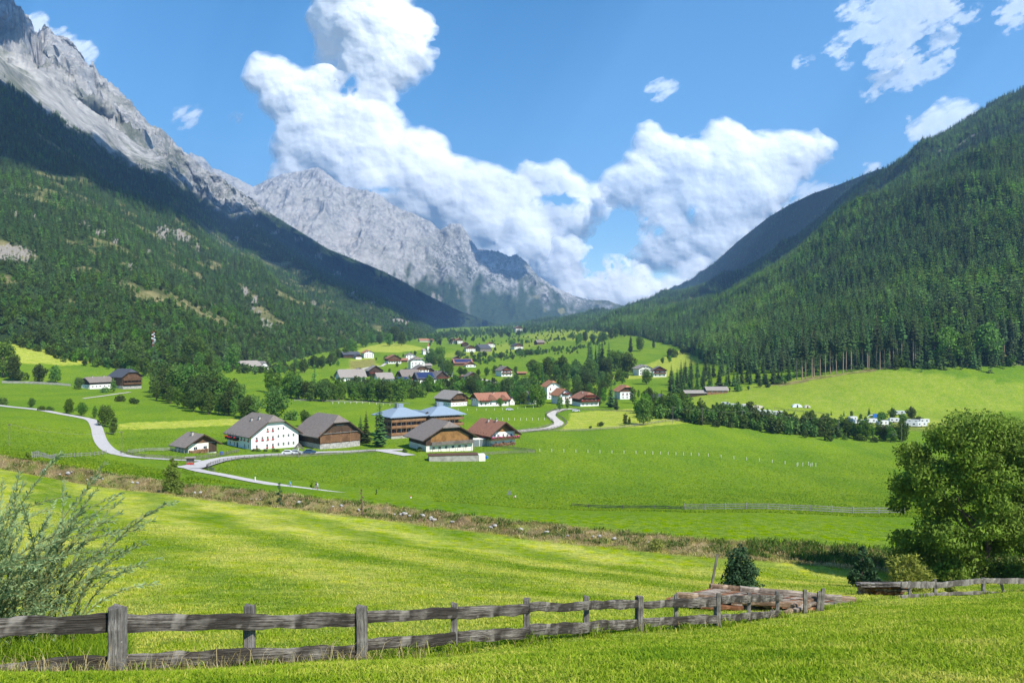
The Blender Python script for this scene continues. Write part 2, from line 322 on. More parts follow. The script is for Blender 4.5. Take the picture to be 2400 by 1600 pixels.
for b in [(0,585,75,18,1.3,-1.2),(30,600,45,16,1.2,-1.6),(10,450,14,8,.9),(35,500,16,9,.9),(75,508,18,10,.9),(135,515,16,7,.8),(200,525,16,10,.9),(235,545,20,11,.9),(270,565,12,12,.7),(385,545,18,20,1.2),(420,550,14,18,1.1),(440,560,12,10,1),(463,578,9,14,.9),(350,590,12,8,.8),(310,625,14,10,.8),(300,560,14,8,.6),(555,560,10,7,.9),(575,680,12,18,.9),(600,700,14,14,.8),(625,760,26,26,.75,-.5),(680,820,16,12,.8),(590,725,22,16,.6,-.6),(700,560,14,8,.9),(655,540,20,8,.6),(745,600,14,14,.8),(700,530,10,6,.8),(790,640,18,14,.7),(830,690,20,14,.7),(735,710,8,10,.9),(870,710,22,8,.7),(655,670,10,10,.5),(945,755,22,8,.8),(930,750,14,4,.8),(600,530,14,8,.7),(640,545,12,7,.6)]:
    outc += blob(*b)
outc = sst(.52, .74, outc*(1.0+1.5*fbm(UL/5, VL/8, 4, 14)))
meadowy = np.clip(np.maximum(sst(.28, .62, fbm(XL/110+3, (YL+ZL)/230, 4, 61)), .85*sst(.36, .6, fbm(XL/48, (YL+ZL)/75, 4, 62)+.35*fbm(XL/260, (YL+ZL)/400, 2, 63)))*sst(.55, .3, SL), 0, 1)*sst(.02, .06, SL)
snowlight = K
g = NG('mountain_rock', .95, .1); P = g.geo()
st = g.mapv(P, (1, .35, .8), (.25, .5, .35))
r1 = g.noise(.004, 6, P, .65); r2 = g.noise(.022, 8, st, .72); r3 = g.vor(.028, g.mapv(P, (1, .4, 1.3), (.4, .6, .2))); r4 = g.noise(.09, 4, P, .7)
c = g.ramp(r2, [(.28, (.13, .13, .14)), (.42, (.32, .315, .305)), (.58, (.50, .485, .45)), (.78, (.64, .615, .56))])
r5 = g.noise(.05, 5, g.mapv(P, (1, .22, .9), (.6, .75, .3)), .75); c = g.hsv(c, .5, 1, g.mr(r5, .32, .66, .72, 1.22)); c = g.mix(g.mr(r1, .45, .65, 0, .55), c, (.56, .53, .475)); c = g.mix(g.mr(r3, 0, .16, .45, 0), c, (.07, .07, .08))
alp = g.mix(r4, (.06, .085, .028), (.12, .13, .05))
c = g.mix(g.math('MULTIPLY', g.mr(g.noise(.003, 6, P, .7), .5, .6, 0, .75), g.attr('alpine')), c, alp)
under = g.mix(g.mr(g.noise(.03, 4, P), .35, .65, 0, 1), (.022, .045, .014), (.055, .085, .02))
gl = g.mix(g.mr(g.noise(.05, 4, P), .35, .65, 0, 1), (.12, .145, .035), (.34, .29, .13)); under = g.mix(g.attr('glade'), under, gl)
scr = g.mix(r4, (.27, .235, .19), (.46, .41, .35))
c2 = g.mix(g.attr('outcrop'), under, scr); c = g.mix(g.attr('rock'), c2, c)
fm = g.math('MULTIPLY', g.attr('scrub'), g.mr(g.math('ADD', g.noise(.035, 5, P, .75), g.math('MULTIPLY', g.noise(.004, 3, P), .6)), .78, .86, 0, 1)); c = g.mix(fm, c, (.022, .042, .018))
g.col(c); g.bump(g.math('ADD', g.math('MULTIPLY', r2, 1.0), g.math('MULTIPLY', r4, .3)), 42, .75); ROCK = g.mat
scrubL = sst(420, 250, ZL*0+np.abs(0))*0
scrubL = rocky*sst(1.0, 0, (tl-VL)/120)*.9*sst(180, 420, UL)
o = mesh_np('mountain', np.stack([XL, YL, ZL], -1).reshape(-1, 3), grid_faces(*ZL.shape), ROCK, True, {'rock': rocky, 'outcrop': np.clip(outc, 0, 1), 'glade': meadowy, 'alpine': sst(200, 60, (tl-VL))*.8+.15, 'scrub': scrubL}); tag(o, kind='structure')
# far massif
Mc = [(395,8600,400),(430,8600,372),(446,8600,358),(478,8600,370),(495,8800,392),(500,9000,396),(511,9000,397),(530,9000,406),(558,9000,419),(594,9000,438),(610,9000,430),(629,9000,420),(661,9000,407),(690,9000,403),(714,9000,399),(732,9000,393),(745,9000,391),(755,9000,399),(770,9000,409),(790,9000,426),(808,9000,439),(820,9000,437),(839,9000,444),(860,9000,446),(884,9000,453),(905,9000,468),(920,9000,480),(940,9000,490),(955,9000,494),(991,9000,511),(1010,9000,520),(1031,9000,540),(1042,9000,532),(1053,9000,525),(1080,9000,523),(1098,9000,551),(1120,9000,584),(1140,9000,585),(1170,9000,589),(1192,9000,601),(1210,9000,595),(1232,9000,612),(1259,9000,645),(1303,9200,674),(1348,9300,694),(1384,9300,703),(1420,9300,703),(1460,9300,716),(1500,9300,730)]
Mb = [(395,6400,560),(600,6600,600),(768,6700,650),(902,6800,700),(1000,6900,745),(1080,7000,768),(1175,7000,776),(1300,7200,768),(1400,7400,760),(1500,7600,755)]
us = np.linspace(395, 1500, 620)
def lerp2(a, b, t, dz=0, n=90):
    r = []
    for u in np.linspace(a[0][0], a[-1][0], n):
        Ya, Yb = lin(a, u), lin(b, u); Y = Ya*(1-t)+Yb*t; z = zv(Ya, lin(a, u, 2))*(1-t)+zv(Yb, lin(b, u, 2))*t+dz; r.append((u, Y, 800-z/Y*F))
    return r
UM, SM, YM, ZM = loft(us, [(0, Mb), (.5, lerp2(Mb, Mc, .5, -40)), (1, Mc)], 300)
XM = (UM-1200)/F*YM; cr = sst(1, .8, SM); ba = sst(0, .1, SM)
warp = 120*fbm(XM/900, YM/900, 3, 301); hgt = np.clip((ZM)/1200, .15, 1)
ZM += cr*ba*hgt*((ridged((XM+warp)/620, (YM+XM*.35)/1900, 5, 302)-.42)*300+(ridged((XM-warp)/250, (YM)/800, 5, 312)-.42)*80)
ZM += ba*hgt*(ridged(XM/110, YM/200, 5, 322)-.42)*30*sst(1.01, .95, SM); YM = YM+ba*fbm(XM/150, ZM/120, 4, 309)*40
ZM += (SM > .98)*fbm(UM/5, UM*0, 4, 15)*14
XM = (UM-1200)/F*YM; VM = 800-ZM/YM*F
tlm = lin([(395,900),(800,700),(920,650),(1000,640),(1100,660),(1200,660),(1280,690),(1350,725),(1420,712),(1500,715)], UM)
rockm = sst(36, -26, VM-tlm+60*fbm(UM/30, VM/50, 4, 71)); alpm = sst(1150, 1300, UM)*.9+.22
scr2 = sst(950, 1050, UM)*sst(-170, -10, VM-tlm)*.95*rockm
o = mesh_np('mountain', np.stack([XM, YM, ZM], -1).reshape(-1, 3), grid_faces(*ZM.shape), ROCK, True, {'rock': rockm, 'outcrop': np.clip(sst(.35, .6, fbm(UM/14, VM/40, 4, 88)), 0, 1)*.8*sst(1150, 1000, UM), 'glade': sst(.2, .5, fbm(UM/40, VM/30, 3, 89))*sst(1200, 1300, UM), 'alpine': alpm, 'scrub': scr2}); tag(o, kind='structure')
# right mountain
Rb = [(1100,6600,776),(1170,5600,776),(1250,3600,778),(1330,2700,778),(1400,2300,772),(1450,1850,775),(1530,1450,795),(1600,1180,818),(1640,980,842),(1660,800,868),(1700,690,890),(1830,600,892),(1950,585,880),(2100,575,860),(2280,565,848),(2400,560,846),(3000,560,820),(3700,560,790)]
Rc = [(1100,6900,770),(1150,6900,766),(1300,6000,748),(1400,5600,737),(1450,5200,730),(1555,4800,705),(1692,4200,665),(1760,3900,622),(1854,3600,566),(1935,3300,500),(2000,3100,440),(2056,3000,408),(2150,2800,352),(2250,2600,290),(2330,2500,240),(2400,2400,208),(2600,2300,60),(3000,2200,-150),(3700,2100,-400)]
us = np.linspace(1100, 3300, 560)
UR, SR, YR, ZR = loft(us, [(0, Rb), (.5, lerp2(Rb, Rc, .45, 25)), (1, Rc)], 330)
XR = (UR-1200)/F*YR; ba = sst(0, .12, SR); cr = sst(1, .82, SR)
ZR += ba*cr*(fbm((XR-YR*.2)/420, (YR+XR*.3)/900, 4, 401)*60+(ridged((XR-YR*.35)/520, (YR+XR*.3)/1500, 4, 402)-.4)*75)*np.clip(ZR/250, .1, 1)
ZR -= 16*sst(.035, 0, SR)
XR = (UR-1200)/F*YR; VR = 800-ZR/YR*F
o = mesh_np('hillside', np.stack([XR, YR, ZR], -1).reshape(-1, 3), grid_faces(*ZR.shape), ROCK, True, {'rock': 0*ZR, 'outcrop': np.clip(sst(.62, .8, fbm(XR/60, (YR+ZR)/90, 3, 33)), 0, 1)*(ZR > 300), 'glade': np.maximum(sst(.4, .7, fbm(XR/90, YR/140, 3, 34))*.5*sst(0, .1, SR), sst(.05, .02, SR)*.85), 'alpine': 0*ZR, 'scrub': 0*ZR}); tag(o, kind='structure')
# darker second ridge behind it
Qc = [(1480,9200,735),(1555,8000,704),(1600,7300,668),(1672,6500,618),(1730,6000,565),(1801,5400,509),(1850,4900,480),(1906,4500,453),(1960,4200,435),(2056,3900,398),(2200,3600,380),(2400,3400,330)]
Qb = [(1480,7000,760),(1672,5200,745),(1801,4300,740),(1906,3700,740),(2056,3100,730),(2400,2900,700)]
us = np.linspace(1480, 2200, 260)
UQ, SQ, YQ, ZQ = loft(us, [(0, Qb), (1, Qc)], 160)
XQ = (UQ-1200)/F*YQ; ZQ += sst(0, .1, SQ)*sst(1, .93, SQ)*fbm(XQ/600, YQ/900, 4, 501)*90*np.clip(ZQ/300, .1, 1)
o = mesh_np('hillside', np.stack([XQ, YQ, ZQ], -1).reshape(-1, 3), grid_faces(*ZQ.shape), ROCK, True, {'rock': 0*ZQ, 'outcrop': 0*ZQ, 'glade': 0*ZQ, 'alpine': 0*ZQ, 'scrub': 0*ZQ}); tag(o, kind='structure')
HAZE = 8.2e-5
# ------------------------------------------------------------------ clouds: heaps of round billows far beyond the mountains
g = NG('cloud_white', 1.0, 0); g.p.inputs['Base Color'].default_value = (.82, .825, .84, 1)
n = g.noise(.0028, 6, g.geo(), .62)
g.bump(g.noise(.0022, 6, g.geo(), .6), 60, .25)
a = g.math('ADD', g.attr('cover'), g.mr(n, .25, .75, -.16, .16)); a = g.mr(a, .02, 1.10, 0, 1)
tr = g.n('BsdfTransparent'); tl_ = g.n('BsdfTranslucent'); tl_.inputs[0].default_value = (.22, .225, .24, 1)
m1 = g.n('AddShader'); g.l(g.p.outputs[0], m1.inputs[0]); g.l(tl_.outputs[0], m1.inputs[1])
m2 = g.n('MixShader'); g.l(a, m2.inputs[0]); g.l(tr.outputs[0], m2.inputs[1]); g.l(m1.outputs[0], m2.inputs[2]); g.l(m2.outputs[0], g.out.inputs[0])
CLOUD = g.mat
VPQ = 800-ZQ/YQ*F
def boxblur(A, k):
    for ax in (0, 1):
        c = np.cumsum(np.pad(A, [(k+1, k) if a == ax else (0, 0) for a in (0, 1)], mode='edge'), axis=ax)
        A = (c[2*k+1:]-c[:-2*k-1])/(2*k+1) if ax == 0 else (c[:, 2*k+1:]-c[:, :-2*k-1])/(2*k+1)
    return A
HOLES = [(835,205,16,24),(812,222,12,14),(838,465,40,8),(905,455,30,8),(1420,565,42,52),(1390,620,26,26),(1475,560,26,40),(1330,480,30,14),(1290,470,36,12),(1535,545,16,14),(1610,505,10,18),(1245,520,0,0),(1015,110,14,12),(1540,430,0,0)]
def cloud(name_label, blobs, D, seed, wisp=0.0, kids=26, relief=1.0, step=2.5):
    rs = np.random.default_rng(seed)
    b = np.array(blobs, float); m = 70
    u0, u1 = (b[:, 0]-b[:, 2]).min()-m, (b[:, 0]+b[:, 2]).max()+m; v0, v1 = (b[:, 1]-b[:, 2]).min()-m, (b[:, 1]+b[:, 2]).max()+m
    us_ = np.arange(u0, u1, step); vs_ = np.arange(v0, v1, step); H = np.full((len(us_), len(vs_)), -60.0)
    sph = [(x, y, 0.0, r*.92, 0) for x, y, r in b]; q = list(sph)
    for lev, (nk, lo, hi) in enumerate([(kids, .28, .5), (12, .26, .45), (5, .3, .5)]):
        nx = []
        for (x, y, z, r, _) in q:
            if r < 9: continue
            for k in range(nk):
                th = rs.uniform(0, 6.283); ph = math.acos(rs.uniform(0.0, 1)); rr = r*rs.uniform(lo, hi)*(1.0 if lev else .9)
                nx.append((x+r*.86*math.sin(ph)*math.cos(th), y+r*.86*math.sin(ph)*math.sin(th)*.95, z+r*.86*math.cos(ph), rr, lev+1))
        sph += nx; q = nx if lev < 1 else [s for s in nx if s[3] > 14]
    for (x, y, z, r, _) in sph:
        i0 = max(0, int((x-r-u0)/step)); i1 = min(len(us_), int((x+r-u0)/step)+2); j0 = max(0, int((y-r-v0)/step)); j1 = min(len(vs_), int((y+r-v0)/step)+2)
        if i1 <= i0 or j1 <= j0: continue
        d2 = (us_[i0:i1, None]-x)**2+(vs_[None, j0:j1]-y)**2; hh = np.where(d2 < r*r, z+np.sqrt(np.maximum(r*r-d2, 0)), -60)
        H[i0:i1, j0:j1] = np.maximum(H[i0:i1, j0:j1], hh)
    Ug, Vg = np.meshgrid(us_, vs_, indexing='ij'); wa = 11 if not wisp else 26
    iu = np.clip(np.rint((Ug+wa*fbm(Ug/34, Vg/34, 4, seed+3)*1.0-u0)/step).astype(int), 0, len(us_)-1); iv = np.clip(np.rint((Vg+wa*fbm(Ug/34, Vg/34, 4, seed+4)-v0)/step).astype(int), 0, len(vs_)-1); H = H[iu, iv]
    M_ = (H > -1).astype(float); cov = .4*boxblur(boxblur(M_, 2), 2)+.6*boxblur(boxblur(M_, 8), 8)
    if wisp > .5: cov = boxblur(boxblur(M_, 8), 8)
    base = sst(.02, .45, cov)
    H = np.maximum(H, -8); Hb = boxblur(boxblur(H, 11), 11); Hm = boxblur(boxblur(H, 3), 3); H = Hb+(Hm-Hb)*.38+(H-Hm)*.05
    H += fbm(Ug/30, Vg/26, 5, seed)*2.2*(1-wisp)
    cov = cov*1.55-.28+fbm(Ug/44, Vg/32, 6, seed+9, .62)*(.30+wisp*.4)*base
    for hx, hy, hr, hq in HOLES:
        if hr and not wisp: cov = cov-1.25*np.exp(-(((Ug-hx)/hr)**2+((Vg-hy)/hq)**2)*(1+.8*fbm(Ug/16, Vg/16, 4, seed+33)))
    if not wisp: cov -= .5*sst(.25, .75, fbm(Ug/95, Vg/60, 4, seed+44))*sst(60, 10, H)
    if wisp: cov += .6*base*fbm((Ug-Vg*.6)/60, (Vg+Ug*.55)/17, 5, seed+55)
    if wisp: cov = np.minimum(cov-.18*wisp, .95-.35*wisp)
    H *= (.55 if not wisp else .06)
    px = D/F; Yg = D-H*px*relief; X = (Ug-1200)/F*D; Z = (800-Vg)/F*D
    mask = cov > .02
    o = mesh_np('cloud', np.stack([X, Yg, Z], -1).reshape(-1, 3), grid_faces(*H.shape, mask)[:, ::-1], CLOUD, True, {'cover': np.clip(cov, 0, 1.3)})
    bm_clean(o)
    tag(o, name_label, 'cloud', kind='stuff'); o.visible_shadow = True
    return o
def bm_clean(o):
    import bmesh
    bm = bmesh.new(); bm.from_mesh(o.data); loose = [v for v in bm.verts if not v.link_faces]; bmesh.ops.delete(bm, geom=loose, context='VERTS'); bm.to_mesh(o.data); bm.free()
cloud('tall white cumulus tower standing over the pointed rocky summit', [(860,-40,120),(845,40,110),(900,110,105),(790,60,55),(960,80,60),(930,150,62),(860,190,75),(880,245,48),(770,125,28),
 (620,175,45),(655,185,45),(700,235,55),(760,205,52),(650,225,50),(740,290,75),(830,300,80),(900,300,50),(920,265,25),(790,360,90),(880,370,80),(960,370,65),(1010,350,38),(720,380,65),(670,290,28),(700,420,60),(860,450,100),(980,450,100),
 (1040,440,80),(1090,430,52),(1130,420,38),(1160,450,55),(1220,480,60),(1120,520,90),(1230,560,90),(1290,420,42),(1240,405,28),(1330,450,48),(1340,520,80),(1405,470,42),(1290,620,70),(1370,525,38),(700,335,60),(1180,600,60)], 16000, 5)
cloud('broad white cumulus heap with a pointed right end above the valley mouth', [(1520,335,42),(1545,360,52),(1500,420,60),(1460,440,50),(1600,400,80),(1690,330,50),(1720,330,45),(1700,400,85),(1790,380,70),(1860,365,58),(1910,350,38),(1935,345,25),
 (1640,480,90),(1740,460,80),(1820,430,50),(1570,520,70),(1660,560,70),(1720,530,65),(1540,495,45),(1590,590,52),(1520,585,48),(1480,590,28),(1650,600,40),(1700,590,40),(1640,620,25),(1455,470,36)], 15000, 9)
cloud('low white cumulus bank resting behind the far end of the valley', [(1335,590,40),(1360,615,45),(1320,640,45),(1410,640,50),(1440,615,30),(1470,650,40),(1500,640,25),(1400,690,55),(1470,700,55),(1540,700,45),(1580,680,35),(1610,640,30),(1640,620,28),(1340,700,50),(1190,605,28),(1215,620,20)], 13500, 13)
cloud('small white cumulus cloud touching the right forested ridge', [(2230,270,42),(2200,290,40),(2250,310,45),(2170,300,28),(2140,305,18),(2280,280,25),(2270,250,20)], 14000, 17, .15)
cloud('thin white streaky cloud high over the right ridge', [(2110,0,60),(2150,20,55),(2080,50,50),(2120,70,45),(2040,60,36),(2000,90,24),(1960,110,20),(1920,130,15),(2085,110,34),(2065,150,24),(2200,20,38),(2260,28,26),(2300,24,16),(1990,20,20),(1960,40,12),(2110,130,22),(1860,150,12),(2170,60,30)], 17000, 21, .8, kids=6)
cloud('ragged cloud shreds hanging below the high streaky cloud', [(2110,170,36),(2150,180,30),(2180,150,30),(2215,90,30),(2225,120,20),(2060,200,26),(2040,230,14),(1870,150,18),(1900,140,16),(1975,135,26)], 17200, 22, .85, kids=8)
cloud('cloud wisp entering the sky at the top right corner', [(2370,30,34),(2400,5,40),(2365,70,20)], 17000, 23, .75, kids=8)
cloud('tiny lone cloud puff in the open blue sky', [(1540,212,20),(1560,207,16),(1525,215,12)], 16500, 25, .6, kids=8)
cloud('small ragged cloud puff right of the left mountain', [(430,270,26),(450,265,18),(475,262,10),(420,255,14)], 16500, 27, .55, kids=8)
cloud('tiny ragged cloud puff beside the tall cumulus tower', [(555,282,16),(570,278,10),(545,276,8)], 16500, 29, .6, kids=8)
cloud('white cloud peeping out behind the rocky mountain crest', [(80,60,30),(100,85,30),(150,95,22),(185,110,22),(200,120,20),(215,140,14),(245,190,10)], 9000, 31, .25, kids=12, relief=.6)
cloud('little cloud touching the right ridge where two hillsides meet', [(1920,455,26),(1890,465,24),(1950,455,20),(1860,475,20),(2040,405,18),(2060,402,14)], 14500, 35, .3, kids=10)
# unseen clouds above the frame, each outlined to shade part of a slope
def shade_cloud(label, U, V, X, Y, Z, poly, alt, seed, sx=26):
    m = inpoly(U+sx*fbm(U/70, V/45, 4, seed), V+16*fbm(U/50, V/50, 4, seed+1), poly)
    t = (alt-Z)/SDIR.z; A = np.stack([X+SDIR.x*t, Y+SDIR.y*t, np.full_like(Z, alt)], -1)[::3, ::3]; m = m[::3, ::3]; n = A.shape[0]*A.shape[1]
    f = grid_faces(A.shape[0], A.shape[1], m); top = A+np.array([0, 0, 1])*(140+90*fbm(A[..., 0]/160, A[..., 1]/160, 3, seed))[..., None]
    o = mesh_np('cloud', np.concatenate([A.reshape(-1, 3), top.reshape(-1, 3)]), np.concatenate([f[:, ::-1], f+n]), OVER, True); bm_clean(o); tag(o, label, 'cloud', kind='stuff'); return o
OVER = plain('shade_cloud_white', (.8, .82, .86), 1, .03)
shade_cloud('unseen cloud shaped to shade the wooded left slope', UL, VL, XL, YL, ZL, [(-500,-200),(0,188),(96,256),(204,326),(271,370),(383,412),(478,472),(542,512),(640,520),(780,600),(905,660),(1000,706),(1100,752),(1175,775),(1050,775),(950,752),(860,720),(760,672),(650,622),(560,585),(470,545),(380,500),(270,462),(150,420),(0,385),(-500,250)], 3300, 60)
shade_cloud('unseen cloud shaped to shade the far left peak', UL, VL, XL, YL, ZL, [(-400,-100),(20,-20),(90,75),(70,105),(45,140),(0,135),(-400,60)], 3600, 62, 6)
shade_cloud('unseen cloud shaped to shade the second right ridge', UQ, VPQ, XQ, YQ, ZQ, [(1600,680),(1700,640),(1850,520),(2056,440),(2200,460),(2400,300),(2056,380),(1850,470),(1700,585),(1560,695)], 3300, 64, 12)
shade_cloud('unseen cloud shaped to shade the edge of the right slope', UR, VR, XR, YR, ZR, [(1640,690),(1700,648),(1860,548),(1940,480),(2060,392),(2060,425),(1990,500),(1900,575),(1800,630),(1710,690),(1660,712)], 3300, 66, 10)
shade_cloud('unseen cloud shaped to shade the far massif', UM, VM, XM, YM, ZM, [(1100,575),(1180,590),(1230,600),(1250,650),(1200,660),(1140,630)], 3700, 68, 10)
# haze: thin even air over the whole valley
hb = MB(); hb.box(-9800, 9800, -900, 11500, -70, 2260); h = hb.build('haze', None)
hm = bpy.data.materials.new('haze_air'); hm.use_nodes = True; hm.node_tree.nodes.clear(); ho = hm.node_tree.nodes.new('ShaderNodeOutputMaterial'); hv = hm.node_tree.nodes.new('ShaderNodeVolumePrincipled')
hv.inputs['Color'].default_value = (.34, .60, 1, 1); hv.inputs['Density'].default_value = HAZE; hv.inputs['Anisotropy'].default_value = .2; hm.node_tree.links.new(hv.outputs[0], ho.inputs['Volume']); h.data.materials.append(hm)
tag(h, 'pale blue mountain haze filling the valley', kind='stuff')
# ------------------------------------------------------------------ trees
def leafmat(name, c1, c2, trans=.22, hue=.03, val=(.5, 1.6)):
    g = NG(name, .75, .15); r = g.rnd(); n = g.noise(.9, 3, g.obj()); n2 = g.noise(.02, 3, g.geo())
    c = g.mix(n, c1, c2); c = g.hsv(c, g.mr(r, 0, 1, .5-hue, .5+hue*.6), g.mr(n2, .3, .7, .85, 1.12), g.mr(r, 0, 1, *val)); c = g.hsv(c, .5, 1, g.mr(n, .25, .75, .62, 1.35))
    g.col(c); g.leafy(trans, c); return g.mat
M_SPRUCE = leafmat('spruce_needles', (.034, .072, .018), (.075, .135, .030), .2)
M_LARCH = leafmat('larch_needles', (.085, .175, .024), (.150, .260, .036), .3)
M_LEAF = leafmat('green_leaves', (.060, .125, .016), (.145, .235, .030), .32)
M_LEAFD = leafmat('dark_leaves', (.045, .098, .016), (.100, .175, .026), .3)
M_BARK = plain('bark', (.13, .095, .07), .95, .3, 6); M_BARKP = plain('pale_bark', (.30, .21, .15), .95, .25, 3)
def conifer(seed, H=24.0, W=7.0, layers=26, br=8, bare=.08, sparse=0.0, droop=.35, sub=1):
    r = np.random.default_rng(seed); V = []; Fc = []
    for i in range(layers):
        t = (i+r.uniform(-.3, .3))/layers; t = min(max(t, 0), .995); z = H*(bare+(1-bare)*t); rad = W/2*(1-t)**.78*(.35+.65*min(1, (t+.04)*9))*r.uniform(.72, 1.15)+.12
        k = max(4, int(br*(1-.45*t)))
        for j in range(k):
            if r.random() < sparse: continue
            th = 6.283*(j+r.uniform(-.4, .4)+.5*(i % 2))/k; rr = rad*r.uniform(.65, 1.15); c, s = math.cos(th), math.sin(th); w = rr*r.uniform(.28, .42); dz = -droop*rr*r.uniform(.5, 1.3)
            b = len(V); V += [(0, 0, z+.10*rr), (c*rr*.6-s*w, s*rr*.6+c*w, z+dz*.7-.14*rr), (c*rr, s*rr, z+dz), (c*rr*.6+s*w, s*rr*.6-c*w, z+dz*.7-.14*rr), (c*rr*.55, s*rr*.55, z+dz*.35+.06*rr)]
            Fc += [(b, b+4, b+1), (b+1, b+4, b+2), (b+2, b+4, b+3), (b, b+3, b+4)]
    b = len(V); V += [(-.12, 0, H*.93), (.12, 0, H*.93), (0, .12, H*.93), (0, 0, H)]; Fc += [(b, b+1, b+3), (b+1, b+2, b+3), (b+2, b, b+3)]
    return np.array(V), np.array(Fc)
def leafcloud(seed, blobs, n, size, up=.3, shell=.55, aspect=.6):
    # leaf sized quads folded through ellipsoidal masses: blobs = (x, y, z, rx, ry, rz)
    r = np.random.default_rng(seed); B = np.array(blobs, float); vol = (B[:, 3]*B[:, 4]*B[:, 5])**.72; k = r.choice(len(B), n, p=vol/vol.sum())
    d = r.normal(size=(n, 3)); d /= np.linalg.norm(d, axis=1)[:, None]; rad = r.uniform(shell, 1.0, n)**.7*(1+.12*r.normal(size=n)); P = B[k, :3]+d*B[k, 3:6]*rad[:, None]
    nrm = d*.7+r.normal(size=(n, 3))*.75; nrm[:, 2] += up; nrm /= np.linalg.norm(nrm, axis=1)[:, None]
    a = np.cross(nrm, r.normal(size=(n, 3))); a /= np.linalg.norm(a, axis=1)[:, None]+1e-9; b2 = np.cross(nrm, a); s = size*r.uniform(.6, 1.35, n)[:, None]
    V = np.stack([P-a*s, P-b2*s*aspect, P+a*s, P+b2*s*aspect], 1).reshape(-1, 3); Fc = np.arange(4*n).reshape(n, 4); return V, Fc
def crown_blobs(seed, H, W, z0=.22, n=14, colum=0.0):
    r = np.random.default_rng(seed); out = []
    for i in range(n):
        t = (i+.5)/n; z = H*(z0+(.93-z0)*t); env = math.sin(math.pi*min(1, (t*.82+.12+colum*.1)))**.6*W/2; th = i*2.4+r.uniform(-.5, .5); rr = env*r.uniform(.25, .68); s = max(.1*W, env*r.uniform(.38, .62))
        out.append((math.cos(th)*rr, math.sin(th)*rr, z, s, s, s*r.uniform(.7, .95)))
    return out
def trunk_mb(H, r0, top=.75, limbs=0, seed=0, blobs=None, n=6):
    m = MB(); r = random.Random(seed); m.tube([(0, 0, -.4), (.05*r0, 0, H*.15), (-.1*r0, .1*r0, H*top*.6), (0, 0, H*top)], [r0*1.25, r0, r0*.6, r0*.2], n)
    for i in range(limbs):
        z = H*(.18+.45*i/max(1, limbs)); b = blobs[(i*3+1) % len(blobs)] if blobs else None
        if b and b[2] > z: m.tube([(0, 0, z), (b[0]*.5, b[1]*.5, z*.4+b[2]*.6), (b[0], b[1], b[2])], [r0*.5, r0*.3, r0*.1], 5)
    return m
def tree_thing(name, crown, trunk, cmat, tmat, loc=(0, 0, 0), rz=0, sc=1.0):
    t = empty(name, loc, rz); t.scale = (sc,)*3
    cr = mesh_np('crown', crown[0], crown[1], cmat, False, parent=t); trunk.build('trunk', tmat, t); return t
# prototypes: the first of each is itself placed in the scene
PROTO = {}
def proto(key, name, crown, trunk, cmat, tmat):
    PROTO[key] = [tree_thing(name, crown, trunk, cmat, tmat), False]
for i in range(3): proto('spruce%d' % i, 'spruce_tree', conifer(i+1, 24, 7.4-i*.6, 30, 9, .06), trunk_mb(24, .32, .9), M_SPRUCE, M_BARK)
for i in range(2): proto('tall%d' % i, 'spruce_tree', conifer(i+11, 31, 6.2, 22, 8, .42+.08*i, .12), trunk_mb(31, .30, .95), M_SPRUCE, M_BARKP)
for i in range(2): proto('larch%d' % i, 'larch_tree', conifer(i+21, 22, 8.0, 24, 8, .10, .12, .12), trunk_mb(22, .28, .95), M_LARCH, M_BARK)
for i in range(4):
    bl = crown_blobs(i+31, 12, 9.5-i*.5, .14, 15); proto('leaf%d' % i, 'leafy_tree', leafcloud(i+41, bl, 2600, .33), trunk_mb(12, .28, .7, 5, i, bl), M_LEAF if i % 2 else M_LEAFD, M_BARK)
for i in range(2):
    bl = crown_blobs(i+51, 12, 5.2, .10, 14, .3); proto('slim%d' % i, 'leafy_tree', leafcloud(i+61, bl, 1900, .28), trunk_mb(12, .2, .85, 4, i, bl), M_LEAF, M_BARK)
for i in range(2):
    bl = [(random.uniform(-.9, .9), random.uniform(-.9, .9), random.uniform(.5, 1.3), .8, .8, .65) for _ in range(6)]; proto('bush%d' % i, 'bush', leafcloud(i+71, bl, 700, .17), trunk_mb(1.6, .06, .8, 3, i, bl), M_LEAFD if i else M_LEAF, M_BARK)
def plant(key, p, sc, label, cat='tree', group=None, name=None):
    wd = 1.45 if key[:6] == 'spruce' and sc < .75 else 1.0
    pr = PROTO[key]
    if pr[1]: t = copy_tree(pr[0]); t.name = name or pr[0].name.split('.')[0]
    else: t = pr[0]; pr[1] = True
    if name: t.name = name
    t.location = p; t.rotation_euler = (0, 0, random.uniform(0, 6.283)); t.scale = (sc*wd*random.uniform(.9, 1.1), sc*wd*random.uniform(.9, 1.1), sc)
    for k in ('label', 'category', 'group'):
        if k in t: del t[k]
    return tag(t, label, cat, group)
# low detail trees for the far woods (one mesh each)
def lowtree(name, kind, seed, mats):
    if kind == 'leaf':
        bl = crown_blobs(seed, 11, 8.5, .1, 9); V, Fc = leafcloud(seed, bl, 300, .75, .4, .5, .8); V = V.reshape(-1, 3)
        Fc = np.concatenate([Fc[:, [0, 1, 2]], Fc[:, [0, 2, 3]]])
    else:
        V, Fc = conifer(seed, 20 if kind == 'spruce' else 19, 8.2 if kind == 'spruce' else 10.0, 12, 7, .05, 0 if kind == 'spruce' else .08, .35 if kind == 'spruce' else .15)
    return mesh_np(name, V, Fc, mats)
LOW = [lowtree('spruce_tree', 'spruce', 101, M_SPRUCE), lowtree('spruce_tree', 'spruce', 102, M_SPRUCE), lowtree('larch_tree', 'larch', 103, M_LARCH), lowtree('leafy_tree', 'leaf', 104, M_LEAFD), lowtree('leafy_tree', 'leaf', 105, M_LEAF)]
gn = bpy.data.node_groups.new('forest_scatter', 'GeometryNodeTree')
